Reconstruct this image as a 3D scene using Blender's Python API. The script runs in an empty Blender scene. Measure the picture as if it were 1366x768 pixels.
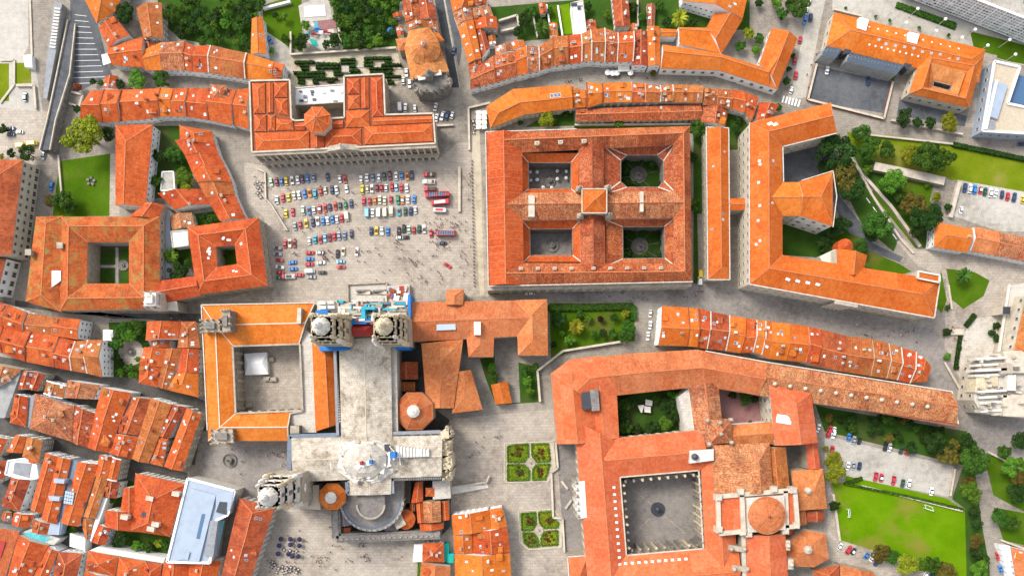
import bpy, math, random
from mathutils import Vector, Matrix
from math import sin, cos, pi, radians
R_ = random.Random(7)
# ------------------------------------------------------------------ camera, sky, sun, exposure
H, F, NX, NY = 380.0, 1055.6, 683.0, 520.0        # flying height (m), focal length in photo pixels, plumb point
sc = bpy.context.scene
cam_d = bpy.data.cameras.new('camera'); cam = bpy.data.objects.new('camera', cam_d)
sc.collection.objects.link(cam); sc.camera = cam
cam.location = (0, 0, H); cam.rotation_euler = (0, 0, 0)
cam_d.sensor_width = 36; cam_d.lens = 36 * F / 1366
cam_d.shift_y = (NY - 384) / 1366.0
cam_d.clip_start = 1; cam_d.clip_end = 3000
SUN_AZ = math.atan2(0.64, -0.77); SUN_EL = radians(50)
w = bpy.data.worlds.new('World'); sc.world = w; w.use_nodes = True
nt = w.node_tree; bg = nt.nodes['Background']
sky = nt.nodes.new('ShaderNodeTexSky'); sky.sky_type = 'NISHITA'; sky.sun_disc = False
sky.sun_elevation = SUN_EL; sky.sun_rotation = pi/2 - SUN_AZ
sky.air_density = 1.0; sky.dust_density = 2.5; sky.ozone_density = 1.0
hs = nt.nodes.new('ShaderNodeHueSaturation'); hs.inputs['Saturation'].default_value = .38      # hazy, milky sky
nt.links.new(sky.outputs[0], hs.inputs['Color']); nt.links.new(hs.outputs[0], bg.inputs[0]); bg.inputs[1].default_value = 0.15
sd = bpy.data.lights.new('sun', 'SUN'); sd.energy = 1.5; sd.angle = radians(18); sd.color = (1, .93, .83)
sun = bpy.data.objects.new('sun', sd); sc.collection.objects.link(sun)
sdir = Vector((cos(SUN_AZ)*cos(SUN_EL), sin(SUN_AZ)*cos(SUN_EL), sin(SUN_EL)))
sun.rotation_euler = sdir.to_track_quat('Z', 'Y').to_euler(); sun.location = sdir * 400
sc.view_settings.view_transform = 'Standard'; sc.view_settings.look = 'None'
sc.view_settings.exposure = 1.05; sc.view_settings.gamma = 1.0
sc.cycles.max_bounces = 5; sc.cycles.use_denoising = True
C = sc.collection
# ------------------------------------------------------------------ coordinates
FR = {'p': (0, 0, 1), 'K': (250, 390, 3.489), 'C1': (390, 370, 6.98), 'C2': (380, 560, 4.517), 'M': (920, 540, 3.37),
      'H': (640, 160, 3.338), 'X': (310, 90, 4.71), 'U': (520, 0, 5.907), 'V': (600, 0, 5.906), 'W': (960, 160, 4.8),
      'A': (0, 570, 3.878), 'B': (0, 480, 4.8), 'E': (1260, 380, 3.84), 'G': (1090, 170, 3.34), 'N': (1140, 0, 5.907),
      'S': (350, 220, 4.8), 'T': (470, 220, 4.8), 'D': (380, 60, 7.589), 'O': (0, 0, 3.84), 'J': (1180, 80, 6.98)}
for r_, y_ in enumerate((0, 192, 384, 576)):
    for c_, x_ in enumerate((0, 342, 684, 1024)): FR['%d%d' % (r_, c_)] = (x_, y_, 3.994)
def Q(f, s):
    """points read off an enlarged part of the survey picture -> picture coordinates"""
    ox, oy, k = FR[f]
    return [(ox + float(a.split(',')[0]) / k, oy + float(a.split(',')[1]) / k) for a in s.split()]
def P(p, z=0.0):
    """a picture point known to lie at height z -> its place in the town, metres"""
    return Vector(((p[0] - NX) * (H - z) / F, (NY - p[1]) * (H - z) / F, z))
def PQ(f, s, z=0.0): return [P(p, z) for p in Q(f, s)]
# ------------------------------------------------------------------ materials
def lin(c): return tuple((v/255/12.92 if v <= 10 else ((v/255+.055)/1.055)**2.4) for v in c)
MATS = {}
def new_mat(name, rough=.85, spec=.2):
    m = bpy.data.materials.new(name); m.use_nodes = True; n = m.node_tree
    b = n.nodes['Principled BSDF']; b.inputs['Roughness'].default_value = rough
    b.inputs['Specular IOR Level'].default_value = spec
    MATS[name] = m
    return m, n, b
def N(n, t, **kw):
    x = n.nodes.new(t)
    for k, v in kw.items(): setattr(x, k, v)
    return x
def ramp(n, fac, stops):
    r = n.nodes.new('ShaderNodeValToRGB'); e = r.color_ramp.elements
    while len(e) < len(stops): e.new(.5)
    for i, (p, c) in enumerate(stops):
        e[i].position = p; e[i].color = (*c, 1)
    n.links.new(fac, r.inputs[0]); return r.outputs[0]
def noise(n, vec, scale, detail=3, rough=.55):
    t = n.nodes.new('ShaderNodeTexNoise'); t.inputs['Scale'].default_value = scale
    t.inputs['Detail'].default_value = detail; t.inputs['Roughness'].default_value = rough
    if vec is not None: n.links.new(vec, t.inputs['Vector'])
    return t.outputs['Fac']
def mixc(n, a, b, f, mode='MIX'):
    m = n.nodes.new('ShaderNodeMix'); m.data_type = 'RGBA'; m.blend_type = mode
    def put(s, v):
        if isinstance(v, (int, float)): s.default_value = v
        elif isinstance(v, tuple): s.default_value = (*v, 1)
        else: n.links.new(v, s)
    put(m.inputs['Factor'], f); put(m.inputs['A'], a); put(m.inputs['B'], b)
    return m.outputs['Result']
def mth(n, op, a, b=None, c=None):
    m = n.nodes.new('ShaderNodeMath'); m.operation = op
    for i, v in enumerate((a, b, c)):
        if v is None: continue
        if isinstance(v, (int, float)): m.inputs[i].default_value = v
        else: n.links.new(v, m.inputs[i])
    return m.outputs[0]
def world_pos(n): return n.nodes.new('ShaderNodeNewGeometry').outputs['Position']
def bump(n, b, h, strength, dist=.05):
    x = n.nodes.new('ShaderNodeBump'); x.inputs['Strength'].default_value = strength; x.inputs['Distance'].default_value = dist
    n.links.new(h, x.inputs['Height']); n.links.new(x.outputs[0], b.inputs['Normal'])
def plain(name, col, rough=.8, var=.12, scale=.6, spec=.2, metallic=0, fine=6.0):
    """painted or plastered surface: base colour with weathering of its own"""
    m, n, b = new_mat(name, rough, spec); b.inputs['Metallic'].default_value = metallic
    p = world_pos(n)
    f1 = noise(n, p, scale, 4); f2 = noise(n, p, fine, 2)
    f = mth(n, 'ADD', mth(n, 'MULTIPLY', f1, .6), mth(n, 'MULTIPLY', f2, .4))
    lo = tuple(v*(1-var*1.6) for v in col); hi = tuple(min(1, v*(1+var)) for v in col)
    n.links.new(ramp(n, f, [(.3, lo), (.7, hi)]), b.inputs['Base Color'])
    return m
def roof_mat(name, mid, light, dark, tile=.35, stain=.5, stain_col=(.10, .055, .035), lichen=0.0, rowline=.25, reline=.0):
    m, n, b = new_mat(name, .8, .25)
    uv = n.nodes.new('ShaderNodeUVMap'); uv.uv_map = 'uv'
    oi = n.nodes.new('ShaderNodeObjectInfo')
    sep = n.nodes.new('ShaderNodeSeparateXYZ'); n.links.new(uv.outputs[0], sep.inputs[0])
    u, v = sep.outputs[0], sep.outputs[1]
    # every tile its own tone
    cu = mth(n, 'FLOOR', mth(n, 'DIVIDE', u, .42)); cv = mth(n, 'FLOOR', mth(n, 'DIVIDE', v, .55))
    cmb = n.nodes.new('ShaderNodeCombineXYZ'); n.links.new(cu, cmb.inputs[0]); n.links.new(cv, cmb.inputs[1]); n.links.new(oi.outputs['Random'], cmb.inputs[2])
    wn = n.nodes.new('ShaderNodeTexWhiteNoise'); n.links.new(cmb.outputs[0], wn.inputs['Vector'])
    # streaks that run down the slope
    c2 = n.nodes.new('ShaderNodeCombineXYZ'); n.links.new(mth(n, 'MULTIPLY', u, 1.6), c2.inputs[0]); n.links.new(mth(n, 'MULTIPLY', v, .22), c2.inputs[1]); n.links.new(mth(n, 'MULTIPLY', oi.outputs['Random'], 90), c2.inputs[2])
    st = noise(n, c2.outputs[0], 1.0, 3)
    # batches relaid at different times
    c3 = n.nodes.new('ShaderNodeCombineXYZ'); n.links.new(u, c3.inputs[0]); n.links.new(v, c3.inputs[1]); n.links.new(mth(n, 'MULTIPLY', oi.outputs['Random'], 70), c3.inputs[2])
    big = noise(n, c3.outputs[0], .13, 4, .6)
    mid_n = mth(n, 'ADD', mth(n, 'MULTIPLY', mth(n, 'SUBTRACT', noise(n, c3.outputs[0], .55, 5, .72), .5), 1.9), .5)
    t = mth(n, 'ADD', mth(n, 'MULTIPLY', wn.outputs['Value'], tile), mth(n, 'MULTIPLY', mid_n, 1 - tile))
    cb = n.nodes.new('ShaderNodeCombineXYZ'); n.links.new(mth(n, 'FLOOR', mth(n, 'DIVIDE', mth(n, 'ADD', u, mth(n, 'MULTIPLY', mid_n, .9)), 6.3)), cb.inputs[0]); n.links.new(mth(n, 'FLOOR', mth(n, 'DIVIDE', v, 9.0)), cb.inputs[1]); n.links.new(oi.outputs['Random'], cb.inputs[2])
    wb = n.nodes.new('ShaderNodeTexWhiteNoise'); n.links.new(cb.outputs[0], wb.inputs['Vector'])
    t = mth(n, 'ADD', t, mth(n, 'MULTIPLY', mth(n, 'SUBTRACT', wb.outputs['Value'], .5), .26))
    col = ramp(n, t, [(.22, dark), (.5, mid), (.82, light)])
    # rows of tiles
    row = mth(n, 'FRACT', mth(n, 'DIVIDE', u, .84))
    rl = mth(n, 'MULTIPLY', mth(n, 'LESS_THAN', row, .3), rowline)
    col = mixc(n, col, tuple(c*.55 for c in dark), rl)
    sfac = mth(n, 'MULTIPLY', mth(n, 'SMOOTH_MAX', mth(n, 'SUBTRACT', mth(n, 'ADD', mth(n, 'MULTIPLY', big, .6), mth(n, 'MULTIPLY', st, .45)), .47), 0, .05), stain*4)
    sfac = mth(n, 'MINIMUM', mth(n, 'MULTIPLY', sfac, 1.35), .8)
    col = mixc(n, col, stain_col, sfac)
    if lichen:
        lf = noise(n, c3.outputs[0], .22, 5, .65)
        lf = mth(n, 'MINIMUM', mth(n, 'MULTIPLY', mth(n, 'MAXIMUM', mth(n, 'SUBTRACT', lf, .52), 0), 7*lichen), .8)
        col = mixc(n, col, (.22, .17, .05), lf)
    hsv = n.nodes.new('ShaderNodeHueSaturation'); n.links.new(col, hsv.inputs['Color'])
    n.links.new(mth(n, 'ADD', mth(n, 'MULTIPLY', oi.outputs['Random'], .008), .4985), hsv.inputs['Hue']); hsv.inputs['Saturation'].default_value = 1.03
    n.links.new(mth(n, 'ADD', mth(n, 'MULTIPLY', oi.outputs['Random'], .16), .95), hsv.inputs['Value'])
    n.links.new(hsv.outputs[0], b.inputs['Base Color'])
    bump(n, b, mth(n, 'ADD', mth(n, 'MULTIPLY', row, .6), wn.outputs['Value']), .35, .06)
    return m
RK = .575
def rc(c): return tuple(v*RK for v in lin(c))
roof_mat('o', rc((238, 130, 62)), rc((246, 148, 82)), rc((224, 108, 46)), .3, .22, rc((150, 60, 35)), rowline=.10)
roof_mat('r', rc((224, 104, 60)), rc((238, 128, 82)), rc((198, 80, 44)), .35, .36, rc((120, 55, 40)), rowline=.16)
roof_mat('d', rc((202, 98, 64)), rc((220, 122, 86)), rc((170, 76, 50)), .35, .5, rc((95, 50, 42)), rowline=.2)
roof_mat('m', rc((216, 134, 92)), rc((238, 182, 136)), rc((172, 94, 64)), .5, .5, rc((105, 66, 50)), rowline=.22)
roof_mat('n', rc((206, 104, 68)), rc((230, 148, 106)), rc((164, 74, 50)), .5, .5, rc((98, 60, 48)), rowline=.25)
roof_mat('b', rc((212, 120, 70)), rc((230, 148, 96)), rc((178, 94, 54)), .4, .45, rc((112, 66, 44)), lichen=.35, rowline=.2)
roof_mat('g', rc((216, 108, 62)), rc((234, 130, 80)), rc((186, 84, 46)), .35, .5, rc((110, 60, 40)), lichen=1.0, rowline=.16)
roof_mat('p', rc((240, 126, 88)), rc((247, 148, 112)), rc((226, 106, 70)), .25, .3, rc((180, 80, 55)), rowline=.08)
roof_mat('l', rc((234, 142, 92)), rc((244, 166, 118)), rc((210, 114, 70)), .35, .35, rc((150, 85, 60)), rowline=.14)
roof_mat('y', rc((236, 150, 90)), rc((246, 176, 116)), rc((206, 124, 72)), .35, .5, rc((160, 100, 60)), rowline=.14)
COLW = {'o': 'bright orange', 'r': 'red orange', 'd': 'dark red', 'm': 'mottled tan', 'n': 'mottled red brown', 'b': 'brownish orange', 'g': 'lichen spotted orange', 'p': 'salmon orange', 'l': 'pale orange', 'y': 'sandy orange'}
plain('ridge_o', rc((236, 146, 98)), .85, .3, 1.5); plain('ridge_w', (.62, .52, .44), .85, .15); plain('ridge_d', rc((176, 98, 66)), .85, .2)
plain('white_wall', (.76, .755, .74), .9, .12, .3); plain('cream_wall', (.50, .45, .36), .9, .18, .35)
plain('stone_wall', (.38, .33, .26), .9, .28, .45); plain('dark_stone', (.20, .185, .165), .9, .4, .6)
plain('pale_stone', (.50, .44, .355), .9, .22, .35); plain('white_stone', (.60, .57, .51), .9, .15, .5)
plain('grey_wall', (.30, .30, .29), .9, .22, .4); plain('trim', (.56, .50, .43), .85, .3, .9); plain('gutter', (.28, .25, .23), .7, .2)
plain('gold_stone', (.56, .48, .33), .9, .32, 1.0)
plain('white_paint', (.76, .76, .75), .6, .08); plain('blue_net', (.02, .16, .46), .6, .25, .8); plain('cyan_net', (.03, .33, .45), .6, .2)
plain('red_roof', (.33, .035, .03), .6, .15); plain('slate', (.15, .185, .24), .55, .2, .5); plain('zinc', (.30, .36, .44), .4, .1, .3, .5)
plain('lead', (.24, .25, .27), .6, .2); plain('gravel', (.47, .40, .30), .95, .18, 1.5); plain('dark_metal', (.035, .04, .05), .4, .2, spec=.5)
plain('teal', (.01, .34, .28), .6, .15); plain('awning', (.72, .68, .60), .7, .08); plain('timber', (.16, .09, .05), .8, .25)
plain('trunk', (.09, .065, .045), .95, .3, 2); plain('rust', (.25, .09, .05), .9, .3)
def glass(name, col, rough=.12):
    m, n, b = new_mat(name, rough, .6); b.inputs['Base Color'].default_value = (*col, 1); return m
glass('glass', (.025, .035, .05)); glass('solar', (.07, .10, .14), .3); glass('blue_glass', (.06, .13, .24), .2); glass('sky_glass', (.36, .44, .52), .25); glass('car_glass', (.02, .025, .03), .08)
m_, n_, b_ = new_mat('pool', .08, .6)
n_.links.new(ramp(n_, noise(n_, world_pos(n_), .9, 2), [(.3, (.05, .33, .40)), (.7, (.12, .50, .55))]), b_.inputs['Base Color'])
def ground_mat(name, a, bcol, c, joint=.0, slab=1.4, big=.035, rough=.92):
    m, n, b = new_mat(name, rough, .15); p = world_pos(n)
    f = mth(n, 'ADD', mth(n, 'MULTIPLY', noise(n, p, big, 5, .68), .62), mth(n, 'MULTIPLY', noise(n, p, .4, 4, .65), .38))
    col = ramp(n, f, [(.36, tuple(v*.82 for v in a)), (.5, bcol), (.63, c)])
    br = N(n, 'ShaderNodeTexBrick'); n.links.new(p, br.inputs['Vector']); br.inputs['Scale'].default_value = 1.0
    br.inputs['Brick Width'].default_value = slab; br.inputs['Row Height'].default_value = slab*.62; br.inputs['Mortar Size'].default_value = .07
    br.inputs['Color1'].default_value = (1.08, 1.07, 1.05, 1); br.inputs['Color2'].default_value = (.84, .84, .85, 1); br.inputs['Mortar'].default_value = (.62, .6, .58, 1)
    col = mixc(n, col, br.outputs['Color'], joint, 'MULTIPLY')
    fine = noise(n, p, 3.2, 2, .7)
    col = mixc(n, col, ramp(n, fine, [(.36, (.62, .61, .60)), (.6, (1.08, 1.08, 1.08))]), .85, 'MULTIPLY')
    n.links.new(col, b.inputs['Base Color']); bump(n, b, fine, .25, .04)
    return m
ground_mat('paving', (.225, .198, .165), (.305, .272, .23), (.375, .34, .29), .7)
ground_mat('plaza', (.31, .265, .22), (.405, .352, .295), (.48, .428, .362), .7, 2.2)
ground_mat('street', (.215, .193, .178), (.285, .26, .24), (.355, .325, .30), .8, 1.0)
ground_mat('lane', (.075, .07, .066), (.105, .10, .093), (.14, .132, .122), .8, 1.0)  # lane stone, with the shade of narrow lanes and deep yards put into its colour
ground_mat('asphalt', (.075, .082, .092), (.105, .112, .122), (.14, .146, .155), .1)
ground_mat('road', (.05, .053, .058), (.068, .072, .078), (.09, .094, .10), .0)
ground_mat('concrete', (.33, .305, .26), (.43, .405, .355), (.51, .48, .43), .25, 4)
ground_mat('sand', (.40, .34, .24), (.49, .43, .32), (.56, .50, .40), .0)
ground_mat('earth', (.12, .10, .075), (.17, .14, .105), (.22, .18, .13), .0)
ground_mat('courtstone', (.17, .155, .145), (.235, .215, .20), (.30, .275, .25), .5, 1.2)
ground_mat('redpave', (.22, .10, .10), (.28, .14, .14), (.32, .18, .17), .3)
ground_mat('palestone_floor', (.44, .405, .35), (.53, .49, .43), (.60, .565, .505), .45, 2.0, .06)
ground_mat('naveroof', (.33, .28, .21), (.48, .425, .345), (.60, .55, .465), .55, 1.6, .10)
def grass_mat(name, a, bcol, c, dry):
    m, n, b = new_mat(name, 1.0, .0); p = world_pos(n)
    f = mth(n, 'ADD', mth(n, 'MULTIPLY', noise(n, p, .09, 4, .6), .6), mth(n, 'MULTIPLY', noise(n, p, 1.4, 4, .7), .4))
    col = ramp(n, f, [(.3, a), (.5, bcol), (.7, c)])
    d = mth(n, 'MINIMUM', mth(n, 'MULTIPLY', mth(n, 'MAXIMUM', mth(n, 'SUBTRACT', noise(n, p, .05, 5, .6), .53), 0), 6), .75)
    n.links.new(mixc(n, col, dry, d), b.inputs['Base Color']); bump(n, b, noise(n, p, 4, 2, .7), .5, .1)
grass_mat('lawn', (.035, .08, .004), (.056, .115, .006), (.09, .155, .012), (.13, .115, .03))
grass_mat('lawn_bright', (.068, .155, .002), (.098, .20, .003), (.14, .235, .008), (.19, .17, .03))
grass_mat('meadow', (.08, .125, .004), (.13, .175, .008), (.19, .215, .02), (.23, .20, .05))
grass_mat('shaded_green', (.010, .024, .004), (.018, .042, .006), (.03, .062, .01), (.04, .045, .02))  # court planting, its green darkened in the colour for the deep courts' shade
grass_mat('scrub', (.02, .05, .008), (.035, .08, .012), (.055, .11, .02), (.075, .075, .03))
def leaf_mat(name, dark, mid, light):
    m, n, b = new_mat(name, .7, .1)
    a = N(n, 'ShaderNodeAttribute', attribute_name='tint'); oi = n.nodes.new('ShaderNodeObjectInfo')
    col = ramp(n, a.outputs['Fac'], [(.0, dark), (.5, mid), (1., light)])
    hsv = n.nodes.new('ShaderNodeHueSaturation'); n.links.new(col, hsv.inputs['Color'])
    n.links.new(mth(n, 'ADD', mth(n, 'MULTIPLY', oi.outputs['Random'], .03), .485), hsv.inputs['Hue'])
    n.links.new(mth(n, 'ADD', mth(n, 'MULTIPLY', oi.outputs['Random'], .4), .8), hsv.inputs['Value'])
    tr = n.nodes.new('ShaderNodeBsdfTranslucent'); n.links.new(hsv.outputs[0], tr.inputs[0]); n.links.new(hsv.outputs[0], b.inputs['Base Color'])
    mx = n.nodes.new('ShaderNodeMixShader'); mx.inputs[0].default_value = .25
    n.links.new(b.outputs[0], mx.inputs[1]); n.links.new(tr.outputs[0], mx.inputs[2])
    n.links.new(mx.outputs[0], n.nodes['Material Output'].inputs['Surface'])
leaf_mat('leaf_dark', (.012, .03, .006), (.028, .065, .012), (.06, .115, .02))
leaf_mat('leaf_mid', (.025, .065, .008), (.05, .12, .014), (.10, .19, .03))
leaf_mat('leaf_light', (.05, .12, .01), (.10, .21, .018), (.18, .30, .04))
leaf_mat('leaf_yellow', (.10, .13, .008), (.24, .26, .016), (.40, .38, .04))
leaf_mat('leaf_brown', (.06, .05, .012), (.14, .11, .02), (.22, .16, .035))
leaf_mat('leaf_red', (.09, .02, .012), (.17, .035, .02), (.22, .08, .03))
leaf_mat('leaf_purple', (.02, .008, .012), (.05, .015, .025), (.09, .03, .04))
TREEW = {'leaf_dark': 'dark green', 'leaf_mid': 'mid green', 'leaf_light': 'light green', 'leaf_yellow': 'yellow green', 'leaf_brown': 'brownish green', 'leaf_red': 'reddish', 'leaf_purple': 'purple'}
# ------------------------------------------------------------------ mesh builder
class MB:
    def __init__(s): s.v = []; s.f = []; s.m = []; s.uv = []
    def face(s, pts, mi=0, uv=None, up=False):
        pts = [Vector(p) for p in pts]
        if up:
            nrm = Vector((0, 0, 0))
            for i in range(len(pts)): nrm += pts[i].cross(pts[(i+1) % len(pts)])
            if nrm.z < 0:
                pts.reverse()
                if uv: uv = list(reversed(uv))
        b = len(s.v); s.v += pts; s.f.append(tuple(range(b, b+len(pts)))); s.m.append(mi); s.uv.append(uv)
    def prism(s, poly, z0, z1, mi=0, top=None, bottom=False):
        poly = [Vector((p[0], p[1], 0)) for p in poly]
        a = sum(poly[i].x*poly[(i+1) % len(poly)].y - poly[(i+1) % len(poly)].x*poly[i].y for i in range(len(poly)))
        if a < 0: poly.reverse()
        n = len(poly)
        for i in range(n):
            p, q = poly[i], poly[(i+1) % n]
            s.face([(p.x, p.y, z0), (q.x, q.y, z0), (q.x, q.y, z1), (p.x, p.y, z1)], mi)
        s.face([(p.x, p.y, z1) for p in poly], mi if top is None else top, up=True)
        if bottom: s.face([(p.x, p.y, z0) for p in reversed(poly)], mi)
    def box(s, c, size, rz=0, mi=0):
        cx, cy, cz = c; sx, sy, sz = size; ca, sa = cos(rz), sin(rz)
        poly = [(cx + x*ca - y*sa, cy + x*sa + y*ca) for x, y in ((-sx/2, -sy/2), (sx/2, -sy/2), (sx/2, sy/2), (-sx/2, sy/2))]
        s.prism(poly, cz - sz/2, cz + sz/2, mi, bottom=True)
    def beam(s, a, b, wd, ht, mi=0, lift=0):
        a = Vector(a); b = Vector(b); d = b - a
        if d.length < 1e-4: return
        sd_ = Vector((-d.y, d.x, 0))
        if sd_.length < 1e-6: sd_ = Vector((1, 0, 0))
        sd_.normalize(); sd_ *= wd/2; up = Vector((0, 0, ht)); lo = Vector((0, 0, lift))
        p = [a - sd_ + lo, a + sd_ + lo, b + sd_ + lo, b - sd_ + lo]; q = [x + up for x in p]
        s.face(q, mi, up=True)
        for i in range(4): s.face([p[i], p[(i+1) % 4], q[(i+1) % 4], q[i]], mi)
    def lathe(s, c, prof, n=12, mi=0, rot=0, sx=1, sy=1):
        cx, cy = c
        for i in range(n):
            a0, a1 = rot + 2*pi*i/n, rot + 2*pi*(i+1)/n
            for (r0, z0), (r1, z1) in zip(prof, prof[1:]):
                pts = [(cx+r0*cos(a0)*sx, cy+r0*sin(a0)*sy, z0), (cx+r0*cos(a1)*sx, cy+r0*sin(a1)*sy, z0), (cx+r1*cos(a1)*sx, cy+r1*sin(a1)*sy, z1), (cx+r1*cos(a0)*sx, cy+r1*sin(a0)*sy, z1)]
                if r1 < 1e-4: pts = pts[:3]
                elif r0 < 1e-4: pts = [pts[0], pts[2], pts[3]]
                L = (r1-r0)**2 + (z1-z0)**2
                uu = r0*(a0); s.face(pts, mi, [((a0*8 + j*.7), (z0 if j < 2 else z0 + L**.5)) for j in range(len(pts))])
    def build(s, name, mats, parent=None, smooth=False):
        o_ = parent_loc(parent)
        me = bpy.data.meshes.new(name); me.from_pydata([tuple(v - o_) for v in s.v], [], s.f)
        if isinstance(mats, str): mats = [mats]
        for m in mats: me.materials.append(MATS[m])
        me.polygons.foreach_set('material_index', s.m)
        ul = me.uv_layers.new(name='uv'); data = []
        for f, uv in zip(s.f, s.uv):
            if uv: data += [c for t in uv for c in t]
            else:
                for i in f: data += [s.v[i].x, s.v[i].y]
        ul.data.foreach_set('uv', data)
        if smooth: me.polygons.foreach_set('use_smooth', [True]*len(s.f))
        me.update(); return link(name, me, parent)
def parent_loc(p):
    o = Vector((0, 0, 0))
    while p is not None: o += p.location; p = p.parent
    return o
def link(name, me, parent=None):
    o = bpy.data.objects.new(name, me); C.objects.link(o)
    if parent is not None: o.parent = parent
    return o
def tag(o, label, cat, group=None, kind=None):
    if label: o['label'] = label
    if cat: o['category'] = cat
    if group: o['group'] = group
    if kind: o['kind'] = kind
    return o
def thing(name, label, cat, loc=(0, 0, 0), group=None, rz=0):
    o = bpy.data.objects.new(name, None); C.objects.link(o); o.location = loc; o.rotation_euler = (0, 0, rz)
    o.empty_display_size = .3
    return tag(o, label, cat, group)
ORD = ['first', 'second', 'third', 'fourth', 'fifth', 'sixth', 'seventh', 'eighth', 'ninth', 'tenth', 'eleventh', 'twelfth', 'thirteenth', 'fourteenth', 'fifteenth', 'sixteenth', 'seventeenth', 'eighteenth', 'nineteenth', 'twentieth']
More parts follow.
